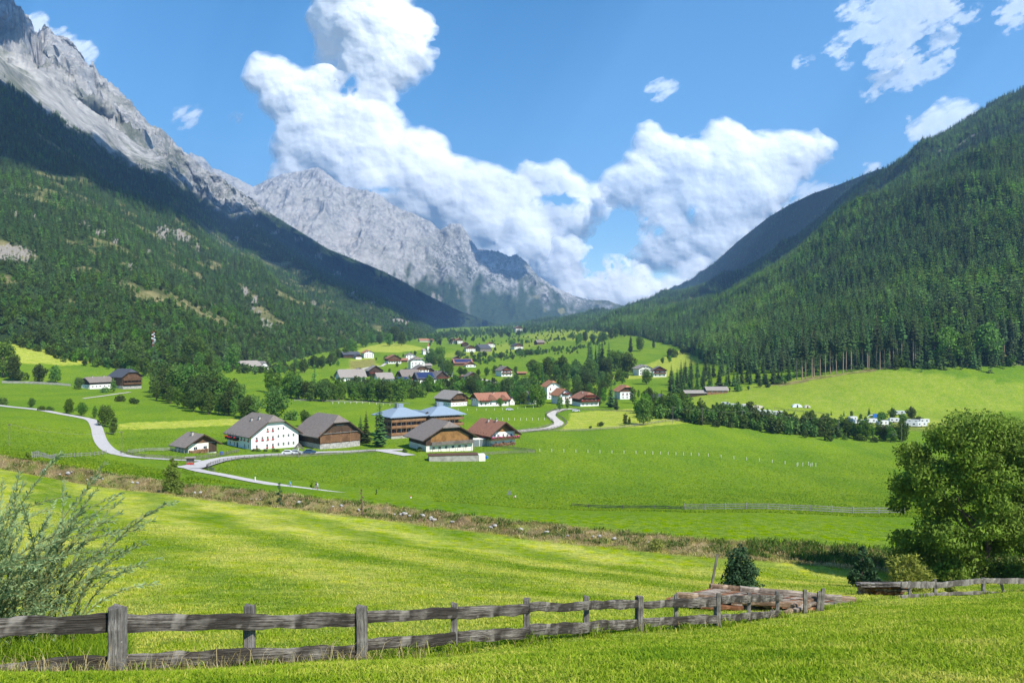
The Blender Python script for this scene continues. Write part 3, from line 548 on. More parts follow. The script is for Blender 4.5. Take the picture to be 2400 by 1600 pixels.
gn.interface.new_socket('Geometry', in_out='INPUT', socket_type='NodeSocketGeometry'); gn.interface.new_socket('Geometry', in_out='OUTPUT', socket_type='NodeSocketGeometry')
gi = gn.nodes.new('NodeGroupInput'); go = gn.nodes.new('NodeGroupOutput'); jn = gn.nodes.new('GeometryNodeJoinGeometry')
def named(n, ty):
    q = gn.nodes.new('GeometryNodeInputNamedAttribute'); q.data_type = ty; q.inputs['Name'].default_value = n; return q.outputs[0]
for k, o in enumerate(LOW):
    ip = gn.nodes.new('GeometryNodeInstanceOnPoints'); oi = gn.nodes.new('GeometryNodeObjectInfo'); oi.inputs['Object'].default_value = o; oi.inputs['As Instance'].default_value = True
    cmp_ = gn.nodes.new('FunctionNodeCompare'); cmp_.data_type = 'FLOAT'; cmp_.operation = 'EQUAL'; cmp_.inputs['Epsilon'].default_value = .1; gn.links.new(named('kind', 'FLOAT'), cmp_.inputs[0]); cmp_.inputs[1].default_value = float(k)
    cx = gn.nodes.new('ShaderNodeCombineXYZ'); gn.links.new(named('rot', 'FLOAT'), cx.inputs[2])
    gn.links.new(gi.outputs[0], ip.inputs['Points']); gn.links.new(cmp_.outputs[0], ip.inputs['Selection']); gn.links.new(oi.outputs['Geometry'], ip.inputs['Instance']); gn.links.new(cx.outputs[0], ip.inputs['Rotation']); gn.links.new(named('sc', 'FLOAT'), ip.inputs['Scale']); gn.links.new(ip.outputs[0], jn.inputs[0])
gn.links.new(jn.outputs[0], go.inputs[0])
def scatter(name, label, P, kinds, scs, cat='forest'):
    me = bpy.data.meshes.new(name); me.vertices.add(len(P)); me.vertices.foreach_set('co', np.asarray(P, np.float32).ravel())
    for n, a in (('kind', kinds), ('sc', scs), ('rot', rng.uniform(0, 6.283, len(P)))):
        at = me.attributes.new(n, 'FLOAT', 'POINT'); at.data.foreach_set('value', np.asarray(a, np.float32))
    o = link(bpy.data.objects.new(name, me)); md = o.modifiers.new('scatter', 'NODES'); md.node_group = gn; return tag(o, label, cat, kind='stuff')
def sample(U, X, Y, Z, n, weight):
    # random points over a grid surface, weight per cell
    A = np.linalg.norm(np.cross(np.stack([X[1:, :-1]-X[:-1, :-1], Y[1:, :-1]-Y[:-1, :-1], (Z[1:, :-1]-Z[:-1, :-1])*.3], -1), np.stack([X[:-1, 1:]-X[:-1, :-1], Y[:-1, 1:]-Y[:-1, :-1], (Z[:-1, 1:]-Z[:-1, :-1])*.3], -1)), axis=-1)
    w = (A*weight[:-1, :-1]).ravel(); tot = w.sum(); k = rng.choice(len(w), n, p=w/tot); i, j = k//(X.shape[1]-1), k % (X.shape[1]-1); a, b = rng.random(n), rng.random(n)
    def q(G): return (G[i, j]*(1-a)+G[i+1, j]*a)*(1-b)+(G[i, j+1]*(1-a)+G[i+1, j+1]*a)*b
    return q, tot
def forest(name, label, U, X, Y, Z, V, dens, n, fn, kindfn, cat='forest'):
    vis = ((U > -420) & (U < 2800)).astype(float)
    q, tot = sample(U, X, Y, Z, n, dens*vis/np.clip(Y, 500, None)**1.35)
    x, y, z, d = q(X), q(Y), q(Z), q(dens); keep = rng.random(n) < np.clip(d*1.15, 0, 1); x, y, z = x[keep], y[keep], z[keep]
    u = 1200+x/y*F; v = 800-z/y*F; k, sc = kindfn(x, y, z, u, v); return scatter(name, label, np.stack([x, y, z-.5], 1), k, sc, cat)
# left slope
densL = np.clip(sst(.55, .2, outc)*(1-.72*meadowy)*(1-rocky), 0, 1)*sst(.0, .012, SL)
densL = np.maximum(densL, scrubL*.30*sst(.1, .5, fbm(UL/9, VL/12, 3, 45)+.25))*(1-.97*sst(10, 60, tl-VL)*(1-scrubL))
def kl(x, y, z, u, v):
    n = len(x); r = rng.random(n); f = fbm(x/170, (y+z)/260, 3, 5); low = sst(560, 760, v-.10*(u-300)); k = np.where(r < .5, 0, 1)
    k = np.where(r < np.clip(.12+.5*sst(0, .5, f), 0, .6), 2, k); r2 = rng.random(n); k = np.where(r2 < np.clip(low*.85+.15*sst(.1, .5, f), 0, .8), np.where(rng.random(n) < .5, 3, 4), k)
    return k, rng.uniform(.45, 1.05, n)*np.interp(y, [600, 3000, 6000], [.85, 1.0, 1.25])*np.where(k > 2.5, .85, 1)*np.where(z > 700, .75, 1)
forest('forest', 'mixed spruce and leafy forest covering the lower left mountain slope', UL, XL, YL, ZL, VL, densL, 56000, None, kl)
densR = np.clip(sst(0, .015, SR)*(1-.5*sst(.5, .8, fbm(XR/60, (YR+ZR)/90, 3, 33))), 0, 1)
def kr(x, y, z, u, v):
    n = len(x); f = fbm(x/200+4, (y+z)/300, 3, 15)+fbm(x/50+4, (y+z)/60, 2, 19)*.5; r = rng.random(n); k = np.where(r < .5, 0, 1); r2 = rng.random(n)
    k = np.where((rng.random(n) < .10+.25*sst(.2, .6, f)), 3, k); k = np.where(r2 < np.clip(.42+1.0*f, .10, .9)*np.where(u > 1800, np.clip((820-v)/120, .1, 1), 1), 2, k); return k, (.38+.72*rng.random(n)**.8)*np.interp(y, [600, 3000, 6000], [1.05, 1.05, 1.2])
forest('forest', 'dense spruce and larch forest covering the right slope', UR, XR, YR, ZR, VR, densR, 70000, None, kr)
forest('forest', 'dark forest on the farther ridge behind the right slope', UQ, XQ, YQ, ZQ, 0, sst(0, .02, SQ), 9000, None, kr)
lowdone = [('spruce tree low on the wooded right slope', 2330, 2), ('spruce tree', 2300, 1), ('larch', 1, 1)]
gsp = 'trees of the wooded slopes'
for o, (u, s) in zip(LOW, [(2120, .3), (1900, .35), (2000, .4), (500, .2), (640, .2)]):
    A = (UR, XR, YR, ZR) if u > 1100 else (UL, XL, YL, ZL); i = int(np.argmin(np.abs(A[0][:, 0]-u))); j = int(s*A[1].shape[1]); o.location = (A[1][i, j], A[2][i, j], A[3][i, j]-.5)
    tag(o, {'spruce_tree': 'slender spruce deep inside the wooded right slope', 'larch_tree': 'light green larch deep inside the wooded right slope', 'leafy_tree': 'round leafy tree deep inside the wooded left slope'}[o.name.split('.')[0]], 'tree', gsp)
# ------------------------------------------------------------------ buildings
M_WHITE = plain('white_plaster', (.78, .76, .70), .9, .04, .7); M_CREAM = plain('cream_plaster', (.72, .68, .56), .9, .06, .7)
def woodmat(name, c1, c2, sc=(6, 6, .7)):
    g = NG(name, .85, .15); n = g.noise(2.2, 5, g.mapv(g.obj(), sc), .65); n2 = g.noise(.6, 3, g.obj()); c = g.mix(g.mr(n, .3, .7, 0, 1), c1, c2); c = g.mix(g.mr(n2, .45, .65, 0, .5), c, tuple(x*.5 for x in c1)); g.col(c); g.bump(n, .03); return g.mat
M_WOOD = woodmat('brown_timber', (.085, .046, .025), (.20, .11, .055)); M_DARK = woodmat('dark_timber', (.045, .030, .020), (.12, .075, .045)); M_GOLD = woodmat('golden_timber', (.16, .08, .028), (.42, .22, .075)); M_GREY = woodmat('grey_timber', (.13, .115, .095), (.32, .29, .25)); M_RAILW = woodmat('larch_rails', (.22, .115, .055), (.36, .20, .105))
def roofmat(name, c, var=.18, sc=3.0, rows=1):
    g = NG(name, .85, .2); o = g.obj(); n = g.noise(1.3, 6, o, .7); w_ = g.n('TexWave'); w_.wave_type = 'BANDS'; w_.bands_direction = 'Z'; w_.inputs['Scale'].default_value = sc; w_.inputs['Distortion'].default_value = 1.2; g.l(o, w_.inputs['Vector'])
    cc = g.hsv(c, .5, 1, g.mr(n, .25, .75, 1-var*1.7, 1+var*1.7)); cc = g.mix(g.math('MULTIPLY', w_.outputs['Fac'], .3*rows), cc, tuple(x*.55 for x in c)); g.col(cc); g.bump(w_.outputs['Fac'], .05); return g.mat
M_RGREY = roofmat('grey_brown_tiles', (.235, .195, .165)); M_RDARK = roofmat('slate_roof', (.085, .09, .105)); M_RRED = roofmat('red_brown_tiles', (.36, .165, .10)); M_RORANGE = roofmat('orange_tiles', (.50, .22, .11)); M_RPALE = roofmat('weathered_shingles', (.33, .29, .25)); M_RBLUE = roofmat('blue_zinc_sheet', (.23, .29, .35), .05, 1.0, .15)
M_SOLAR = plain('solar_glass', (.02, .035, .11), .25, .1, 1, .6); M_GLASS = plain('window_glass', (.02, .028, .038), .12, .1, 1, .6); M_FRAME = plain('window_paint', (.70, .68, .62), .6, .03); M_BROWNP = plain('brown_paint', (.10, .045, .02), .6, .1)
M_RED = plain('red_flowers', (.52, .022, .02), .8, .7, 9); M_PINK = plain('pink_flowers', (.62, .10, .22), .8, .7, 9); M_CONC = plain('concrete', (.33, .31, .26), .9, .22, .8); M_STONE = plain('field_stone', (.36, .34, .31), .95, .3, 1.2, .1, 0, .05); M_GREYM = plain('grey_metal', (.32, .33, .35), .4, .06, 2, .5, .7)
M_CHIM = plain('chimney_render', (.42, .38, .33), .9, .12)
def slab(mb, top, t):            # closed slab: list of top polygons (sharing corner coordinates), thickness t downwards
    key = {}; vs = []; fs = []; ed = {}
    for p in top:
        idx = []
        for c in p:
            k = tuple(round(x, 3) for x in c)
            if k not in key: key[k] = len(vs); vs.append(c)
            idx.append(key[k])
        fs.append(tuple(idx))
        for i in range(len(idx)): ed[(idx[i], idx[(i+1) % len(idx)])] = 1
    n = len(vs); vs2 = vs+[(x, y, z-t) for x, y, z in vs]; F2 = list(fs)+[tuple(i+n for i in f[::-1]) for f in fs]
    for (a, b) in ed:
        if (b, a) not in ed: F2.append((b, a, a+n, b+n))
    mb.add(vs2, F2)
def window(root, face, W, L, x, z, w, h, simple=False, flower=None, fm=None, shutter=None):
    M = {'F': Matrix.Translation((0, -L/2, 0)), 'B': Matrix.Translation((0, L/2, 0)) @ Matrix.Rotation(math.pi, 4, 'Z'), 'L': Matrix.Translation((-W/2, 0, 0)) @ Matrix.Rotation(-math.pi/2, 4, 'Z'), 'R': Matrix.Translation((W/2, 0, 0)) @ Matrix.Rotation(math.pi/2, 4, 'Z')}[face]
    if simple:
        m = MB(); m.m = M; m.box(x-w/2, x+w/2, -.04, .1, z, z+h); return m.build('window', M_GLASS, root)
    m = MB(); m.m = M; t = .09
    m.box(x-w/2, x-w/2+t, -.05, .1, z, z+h); m.box(x+w/2-t, x+w/2, -.05, .1, z, z+h); m.box(x-w/2+t, x+w/2-t, -.05, .1, z, z+t); m.box(x-w/2+t, x+w/2-t, -.05, .1, z+h-t, z+h); m.box(x-.03, x+.03, -.045, .1, z+t, z+h-t)
    f = m.build('window', fm or M_FRAME, root); p = MB(); p.m = M; p.box(x-w/2+t*.6, x+w/2-t*.6, -.02, .08, z+t*.6, z+h-t*.6); p.build('pane', M_GLASS, f)
    if flower:
        q = MB(); q.m = M; rr = random.Random(int(x*10+z*7))
        for k in range(6): q.ball((x-w/2+w*(k+.5)/6, -.22+rr.uniform(-.05, .05), z-.12+rr.uniform(-.14, .08)), rr.uniform(.14, .24), n=5, m=3)
        q.build('flower_box', flower, root)
def house(name, label, u, v, phi, W, L, He, Hr, wall=None, top=None, roof=None, h1=None, hip=0.0, ov=1.1, of=1.0, wins=(), chim=(), balc=(), Y=None, cat='house', simple=False, group=None, flower=None, slate=None, t=.28, dz=0.0, dormer=None, base=None):
    p = atY(u, Y) if Y else pix(u, v)
    rz = R(phi)-math.atan2(p.x, p.y); root = empty(name, (p.x, p.y, p.z+dz), rz); tag(root, label, cat, group)
    wall = wall or M_WHITE; top = top or M_WOOD; roof = roof or M_RGREY; h1 = He if h1 is None else h1; s = (Hr-He)/(W/2); zc = Hr-hip; xc = hip/s
    m = MB(); m.box(-W/2, W/2, -L/2, L/2, -1.5, h1); m.build('wall', wall, root)
    if base: m = MB(); m.box(-W/2-.06, W/2+.06, -L/2-.06, L/2+.06, -1.5, base); m.build('plinth', M_STONE, root)
    if h1 < He-.05: m = MB(); m.box(-W/2-.04, W/2+.04, -L/2-.04, L/2+.04, h1, He); m.build('upper_wall', top, root)
    zt = He+.002; x_ = W/2-.03; pr = [(-x_, zt), (x_, zt), (max(xc-.1, .05), zc-.25 if hip else Hr-.2), (-max(xc-.1, .05), zc-.25 if hip else Hr-.2)]
    m = MB(); m.prism(pr, 'y', -L/2+.02, L/2-.02); m.build('gable', top, root)
    E = W/2+ov; ze = He-ov*s+.12; yf = -L/2-of; yb = L/2+of; Hr_ = Hr+.12; zc_ = zc+.12; hy = hip*1.0
    m = MB()
    if hip:
        slab(m, [[(-E, yf, ze), (-xc, yf, zc_), (0, yf+hy, Hr_), (0, yb-hy, Hr_), (-xc, yb, zc_), (-E, yb, ze)][::-1], [(E, yf, ze), (E, yb, ze), (xc, yb, zc_), (0, yb-hy, Hr_), (0, yf+hy, Hr_), (xc, yf, zc_)][::-1], [(-xc, yf, zc_), (xc, yf, zc_), (0, yf+hy, Hr_)], [(xc, yb, zc_), (-xc, yb, zc_), (0, yb-hy, Hr_)]], t)
    else:
        slab(m, [[(-E, yf, ze), (0, yf, Hr_), (0, yb, Hr_), (-E, yb, ze)][::-1], [(E, yf, ze), (E, yb, ze), (0, yb, Hr_), (0, yf, Hr_)][::-1]], t)
    rf = m.build('roof', roof, root)
    for sx in (-1, 1): m = MB(); m.bar((sx*E, yf-.03, ze-.14), (sx*xc, yf-.03, zc_-.14), .07, .34); m.build('barge_board', M_DARK if top is not M_GOLD else M_GREY, root)
    for (cx, cyy, ch) in chim:
        z0 = Hr-abs(cx)*s; m = MB(); m.box(cx-.35, cx+.35, cyy-.35, cyy+.35, z0-.4, z0+ch); c = m.build('chimney', M_CHIM, rf); m = MB(); m.box(cx-.45, cx+.45, cyy-.45, cyy+.45, z0+ch, z0+ch+.12); m.build('chimney_cap', M_RDARK, root)
    for wdw in wins: window(root, wdw[0], W, L, *wdw[1:5], simple=simple, flower=(flower if len(wdw) < 6 else wdw[5]))
    for (fc, x0, x1, z, dep, mat, fl) in balc:
        M = {'F': Matrix.Translation((0, -L/2, 0)), 'L': Matrix.Translation((-W/2, 0, 0)) @ Matrix.Rotation(-math.pi/2, 4, 'Z'), 'R': Matrix.Translation((W/2, 0, 0)) @ Matrix.Rotation(math.pi/2, 4, 'Z')}[fc]
        m = MB(); m.m = M; m.box(x0, x1, -dep, -.06, z-.15, z); m.box(x0, x1, -dep-.05, -dep+.02, z+.12, z+.95); m.box(x0, x1, -dep-.1, -dep+.06, z+.97, z+1.05); m.box(x0, x0+.06, -dep+.03, -.06, z+.1, z+.95); m.box(x1-.06, x1, -dep+.03, -.06, z+.1, z+.95)
        for k in range(int((x1-x0)/2.6)+2): xx = x0+.07+(x1-x0-.14)*k/(int((x1-x0)/2.6)+1); m.box(xx-.06, xx+.06, -dep-.11, -dep+.005, z-.3, z+2.3)
        b = m.build('balcony', mat, root)
        if fl:
            q = MB(); q.m = M; rr = random.Random(5)
            for k in range(int((x1-x0)*2.2)): q.ball((x0+.3+(x1-x0-.6)*rr.random(), -dep-.25, z+.9+rr.uniform(-.15, .15)), rr.uniform(.15, .28), n=5, m=3)
            q.build('flowers', fl, b)
    if slate:                                    # solar panels lying on one roof side: side, y0, y1, f0, f1
        sd, y0, y1, f0, f1 = slate; m = MB(); n = max(2, int((y1-y0)/1.7)); ang = math.atan(s)
        for i in range(n):
            for j in range(3):
                ya = y0+(y1-y0)*i/n+.05; yb2 = y0+(y1-y0)*(i+1)/n-.05; fa = f0+(f1-f0)*j/3+.01; fb = f0+(f1-f0)*(j+1)/3-.01
                c = [(sd*E*(1-f), yy, ze+(Hr_-ze)*f+.1) for f, yy in ((fa, ya), (fa, yb2), (fb, yb2), (fb, ya))]; m.add(c+[(x, y, z-.06) for x, y, z in c], [(0, 1, 2, 3), (7, 6, 5, 4), (0, 4, 5, 1), (1, 5, 6, 2), (2, 6, 7, 3), (3, 7, 4, 0)])
        m.build('solar_panels', M_SOLAR, root)
    if dormer:
        for (sd, yc, dw, hh) in dormer:
            m = MB(); zz = ze+.3; x0 = sd*E*.98; x1 = sd*W*.08
            top_ = zz+hh; m.add([(x0, yc-dw, zz), (x0, yc+dw, zz), (x0, yc, top_), (x1, yc, top_)], [(0, 1, 2), (1, 3, 2), (0, 2, 3)]); m.build('dormer', roof, root)
    root['hz'] = 0; del root['hz']; return root
def wl(face, xs, z, w=.9, h=1.2, fl=None): return [(face, x, z, w, h)+((fl,) if fl else ()) for x in xs]
# white farmhouse
A = house('farmhouse', 'large white three storey farmhouse with red flowers beside the road', 616, 1045, 27, 18.4, 19, 5.6, 11.9, top=M_WHITE, hip=2.2, ov=1.3, of=1.0, flower=None,
  wins=wl('F', [-7.2, -5.0, -3.0, -1.0], 3.6, .85, 1.15, M_RED)+wl('F', [1.2, 3.2, 5.2, 7.2], 3.8, .85, 1.15)+wl('F', [-3.0, -1.0], 6.6, .8, 1.05, M_RED)+wl('F', [1.2, 3.2], 6.6, .8, 1.05)+wl('F', [1.2, 3.2, 5.2, 7.2], .8, .85, 1.3)+wl('F', [-7.2, -3.2, -1.0], .8, .85, 1.2, M_RED)+wl('L', [-7, -3.5, 4.5, 7.5], .8, .9, 1.3)+wl('L', [2, 4.5, 7.5], 3.4, .9, 1.1, M_RED),
  balc=[('L', -9, 0, 3.0, 1.1, M_DARK, M_RED)], chim=[(-3.6, 1.5, 1.0), (-2.6, -2.6, 1.0)])
m = MB(); m.box(-.12, .02, -.4, .4, 0, 2.1); d_ = m.build('door', M_BROWNP, A); d_.location = (-9.22, 1.2, 0)
# brown barn
B = house('barn', 'dark brown timber barn with slatted loggia right of the white farmhouse', 768, 1043, 30, 16.6, 18, 5.6, 11.8, wall=M_DARK, top=M_DARK, hip=2.4, ov=1.6, of=1.1, base=1.9)
m = MB()
for k in range(9): m.box(-8.2, 8.2, -9.16, -9.08, 2.35+k*.36, 2.35+k*.36+.14)
for k in range(5): m.box(-8.3+k*4.1, -8.1+k*4.1, -9.3, -9.17, 1.9, 6.2)
m.build('slatted_rails', M_RAILW, B); m = MB(); m.box(-7.9, 7.9, -9.07, -9.041, 2.2, 5.4); m.build('loggia_back', M_WOOD, B)
m = MB(); m.box(-8.6, 8.6, -9.6, -9.1, 5.5, 5.7); m.box(-1.6, 1.6, -9.06, -8.9, 8.1, 8.45); m.build('beam', M_GREY, B)
# small outbuilding
Cc = house('outbuilding', 'small cream outbuilding with chimney and stacked firewood left of the farmhouse', 459, 1058, 28, 9.6, 8.5, 3.2, 6.0, wall=M_CREAM, top=M_WOOD, ov=1.7, of=1.3, wins=wl('F', [-2.4, .9], 1.2, 1.3, 1.0)+wl('L', [-1.2, .6], 1.2, .8, .9), chim=[(-1.2, 0, 1.2)])
m = MB(); rr = random.Random(3)
for k in range(150): x = rr.uniform(-4.6, 1.9); z = rr.uniform(.1, 1.25); m.tube([(x, -4.9, z), (x+.02, -4.33, z)], .13, 5)
m.build('firewood', M_RAILW, Cc); m = MB(); m.box(2.1, 4.85, -4.42, -4.26, 0, 3.1); m.build('plank_door', M_DARK, Cc)
# near barn with golden gable
D = house('barn', 'timber barn with golden planked gable and flat pit roof in front', 1033, 1050, 25, 18.5, 15.5, 5.3, 10.4, wall=M_CREAM, top=M_DARK, h1=2.4, hip=1.9, ov=1.9, of=1.4, wins=wl('F', [-6.5, -4, -1.5, 1.2, 3.8, 6.4], .8, 1.1, 1.1)+wl('L', [-3, -1.5, 0], .9, .5, 1.2))
m = MB()
m.prism([(-7.6, 3.5), (7.4, 3.5), (7.4, 5.2), (3.9, 7.1), (-3.9, 7.1), (-7.6, 5.2)], 'y', -7.92, -7.80); gp = m.build('gable_boards', M_GOLD, D)
m = MB(); m.box(-2.4, -.2, -7.95, -7.85, 7.6, 8.6); m.box(.2, 2.4, -7.95, -7.85, 7.6, 8.6); m.build('gable_opening', M_GLASS, D)
m = MB(); m.box(-7.6, 9.2, -9.1, -7.9, 2.5, 2.65)
for k in range(3): m.box(-7.6, 9.2, -9.16, -9.06, 2.75+k*.34, 2.95+k*.34)
for k in range(6): m.box(-7.5+k*3.3, -7.35+k*3.3, -9.05, -8.95, 0, 3.6)
m.build('balcony', M_GREY, D)
m = MB(); m.box(-9.45, -7.6, -7.95, -7.80, 2.4, 5.2); m.build('corner_boards', M_DARK, D)
def pitshed():
    p = atY(1062, 262); r = empty('manure_pit', (p.x, p.y, gz(p.x, p.y)), R(6)-math.atan2(p.x, p.y)); tag(r, 'low concrete pit with brown flat roof in front of the golden barn', 'pit')
    m = MB(); m.box(-8, 8, -2.2, 2.4, -2, 2.0); m.build('wall', M_CONC, r); m = MB(); m.box(-8.3, 8.1, -2.35, 2.6, 2.0, 2.22); m.build('roof', M_BROWNP, r); m = MB(); m.box(8.15, 10.4, -2.3, 1.5, -2, 2.0); m.build('side_wall', M_CREAM, r)
pitshed()
# chalet beside it
Ee = house('chalet', 'red roofed white chalet with flowered wooden balcony beside the golden barn', 1156, 1039, 30, 10.4, 15.5, 5.4, 9.2, top=M_WOOD, roof=M_RRED, ov=1.9, of=2.2, wins=wl('F', [-3.7, -2.1, 0, 1.8, 3.5], 3.3, .8, 1.2)+wl('F', [-3.4, 0, 3.4], .7, 1.0, 1.0)+wl('L', [-5, -2, 1.5], 3.3, .9, 1.1), balc=[('F', -6.4, 6.4, 2.75, 1.9, M_WOOD, M_PINK), ('L', -7.5, 6, 2.75, 1.2, M_WOOD, M_RED)], chim=[(-1.2, 1.8, 1.0), (-.4, -3.2, .9)])
m = MB(); m.prism([(-3.2, 5.5), (3.2, 5.5), (0, 7.6)], 'y', -7.85, -7.79); m.build('gable_panel', M_GOLD, Ee)
m = MB(); rr = random.Random(8)
for k in range(150): m.ball((rr.uniform(-5.2, 4.8), -8.6+rr.uniform(-.3, .3), rr.uniform(.1, 1.25)), .22, n=5, m=3)
m.build('firewood', M_RAILW, Ee)
m = MB(); m.box(-12.4, -5.3, -5.2, -1.5, -1, 2.9); m.build('garage', M_CREAM, Ee); m = MB(); m.box(-12.1, -9.2, -5.3, -5.15, .1, 2.7); m.box(-8.9, -5.7, -5.3, -5.15, .1, 2.7); m.build('garage_door', M_GREYM, Ee)
# hotel with blue roofs
def pavilion(u, Y, phi, W, L, label):
    p = atY(u, Y); r = empty('hotel_building', (p.x, p.y, p.z), R(phi)-math.atan2(p.x, p.y)); tag(r, label, 'hotel', 'blue roofed hotel pavilions')
    m = MB(); m.box(-W/2, W/2, -L/2, L/2, -2, 8.6); m.build('wall', M_WOOD, r)
    m = MB(); m.box(-W/2-1.9, W/2+1.9, -L/2-1.9, L/2+1.9, -2.5, .9); m.build('plinth', M_CONC, r)
    for z in (1.3, 4.1, 6.6):
        m = MB(); m.box(-W/2-1.7, W/2+1.7, -L/2-1.7, -L/2-.003, z-.2, z); m.box(-W/2-1.7, W/2+1.7, -L/2-1.75, -L/2-1.62, z+.1, z+.95); m.box(-W/2-1.75, -W/2-1.62, -L/2-1.6, L/2, z+.1, z+.95); m.box(-W/2-1.7, -W/2-.003, -L/2, L/2, z-.2, z); m.box(W/2+1.62, W/2+1.75, -L/2-1.6, L/2, z+.1, z+.95); m.box(W/2+.003, W/2+1.7, -L/2, L/2, z-.2, z); m.build('balcony', M_RAILW, r)
        for k in range(5): window(r, 'F', W, L, -W/2+1.4+k*(W-2.8)/4, z+.15, 1.5, 1.9)
        for k in range(3): window(r, 'L', W, L, -L/2+2+k*(L-4)/2, z+.15, 1.5, 1.9)
    m = MB()
    for k in range(8): x = -W/2-1.6+k*(W+3.2)/7; m.box(x-.08, x+.08, -L/2-1.6, -L/2-1.44, .9, 8.9)
    for k in range(1, 5): y = -L/2-1.5+k*(L+1)/4; m.box(-W/2-1.6, -W/2-1.44, y-.08, y+.08, .9, 8.9); m.box(W/2+1.44, W/2+1.6, y-.08, y+.08, .9, 8.9)
    m.build('post', M_RAILW, r)
    E = W/2+2.6; G = L/2+2.6; b = 1.5; m = MB(); z0, z1 = 8.6, 11.7
    slab(m, [[(-E, -G, z0), (E, -G, z0), (b, -b, z1), (-b, -b, z1)], [(E, -G, z0), (E, G, z0), (b, b, z1), (b, -b, z1)], [(E, G, z0), (-E, G, z0), (-b, b, z1), (b, b, z1)], [(-E, G, z0), (-E, -G, z0), (-b, -b, z1), (-b, b, z1)], [(-b, -b, z1), (b, -b, z1), (b, b, z1), (-b, b, z1)]], .25)
    rf = m.build('roof', M_RBLUE, r); m = MB(); m.box(-1.1, 1.1, -1.1, 1.1, 11.71, 13.2); m.build('chimney', M_RBLUE, rf); m = MB(); m.box(-1.9, -1.15, -1.0, 1.0, 11.71, 13.4); m.build('vent', M_GREYM, rf); return r
pavilion(937, 330, 28, 12.5, 12.5, 'left blue roofed hotel pavilion with three wooden balcony floors')
pv = pavilion(1031, 338, 24, 11.5, 12.5, 'right blue roofed hotel pavilion behind the golden barn')
hl = house('hotel_link', 'narrow grey timber link between the two blue roofed pavilions', 985, 1020, 25, 6, 12, 7.0, 9.6, Y=337, wall=M_GREY, top=M_GREY, roof=M_RBLUE, cat='building', wins=wl('F', [0], 4.2, 2.4, .8))
# mid distance barn, red roofed guest house and neighbours
house('barn', 'white walled barn with planked gable above the blue roofs', 1058, 950, 35, 12.6, 17, 5.2, 9.4, top=M_WOOD, h1=2.6, hip=1.3, ov=1.2, roof=M_RPALE, wins=wl('F', [-4.5, -2, .5, 3, 5], 1.2, .8, .8)+wl('L', [-6, -4, -2, 0, 2, 4, 6], 1.2, .8, .8), balc=[('F', -5.5, 4.2, 4.6, 1.0, M_WOOD, None)])
house('guest_house', 'long red tiled house with flower balconies right of the white walled barn', 1148, 950, -62, 10, 21, 4.8, 8.0, roof=M_RRED, top=M_WOOD, ov=1.4, wins=wl('R', [-8.5, -5.5, -2, 2, 5, 8.5], .9, 1.1, 1.4)+wl('R', [-8.5, -5.5, -2, 2, 5, 8.5], 3.4, 1.0, 1.1, M_RED)+wl('F', [-3, 0, 3], 3.3, .9, 1.1), balc=[('R', -9.5, -3, 2.9, 1.1, M_WOOD, M_RED), ('R', 3, 9.5, 2.9, 1.1, M_WOOD, M_RED)], dormer=[(1, -1.5, 3.0, 2.6), (1, 6.5, 2.4, 2.2)], chim=[(1, 2, .8)])
house('chapel', 'tiny white gabled house between bushes beside the long red roof', 1197, 948, 25, 3.4, 4.5, 2.6, 5.0, roof=M_RDARK, top=M_WHITE, ov=.3, of=.3, wins=wl('F', [0], 1.6, .6, .9), cat='chapel')
house('chalet', 'dark timber chalet half hidden by trees left of the white hotel', 1241, 946, 40, 8.5, 11, 3.6, 8.2, top=M_DARK, roof=M_RPALE, ov=1.1, wins=wl('F', [-2, 1.5], 1.0, 1.1, 1.1))
house('guest_house', 'tall white guest house with orange roof behind the S bend road', 1291, 934, 20, 10, 12, 9.6, 13.2, roof=M_RORANGE, top=M_WHITE, ov=1.2, hip=1.2, wins=wl('F', [-3, 0, 3], 1.0, 1.0, 1.2)+wl('F', [-3, 0, 3], 4.0, 1.0, 1.2, M_RED)+wl('F', [-2.4, 2.4], 7.0, 1.0, 1.2, M_RED)+wl('F', [0], 9.6, .9, 1.0))
house('guest_house', 'lower white guest house wing with orange roof and red flower boxes', 1316, 945, 24, 9, 13, 6.2, 9.8, roof=M_RORANGE, top=M_WHITE, ov=1.1, wins=wl('F', [-2.8, 0, 2.8], .9, 1.0, 1.2)+wl('F', [-2.8, 0, 2.8], 3.8, 1.0, 1.1, M_RED)+wl('F', [0], 6.6, .9, 1.0, M_RED)+wl('L', [-3, 0, 3], 3.6, .9, 1.1), balc=[('F', -2.4, 2.4, 6.1, .8, M_WOOD, M_RED)])
house('farmhouse', 'wooden farmhouse with two flowered balconies beside the S bend road', 1372, 950, 24, 12.5, 13, 5.4, 8.7, roof=M_RRED, top=M_WOOD, h1=2.5, hip=1.4, ov=1.4, of=1.4, wins=wl('F', [-4.5, -1.8, 1.5, 4.4], .8, 1.0, 1.1)+wl('F', [-4.5, -1.8, 1.5, 4.4], 3.3, 1.0, 1.0), balc=[('F', -6.2, 6.2, 2.8, 1.2, M_WOOD, M_RED), ('F', -4, 4, 5.3, 1.0, M_WOOD, M_RED)], chim=[(-1.6, 1, .9)])
house('chalet', 'white and wood chalet with brown roof standing among trees on the rise', 1463, 934, 20, 10.5, 12, 6.4, 9.8, roof=M_RORANGE, top=M_WOOD, h1=5.2, hip=1.2, ov=1.6, of=1.3, wins=wl('F', [-3, 0, 3], 3.4, 1.1, 1.1, M_RED)+wl('F', [-3, 0, 3], .8, 1.0, 1.1), chim=[(-1, 2, .8)])
house('shed', 'low grey roofed timber shed by the forest edge, the left one of two', 1627, 928, -72, 6.5, 14.5, 2.6, 4.3, roof=M_RPALE, wall=M_DARK, top=M_DARK, cat='shed', ov=.6)
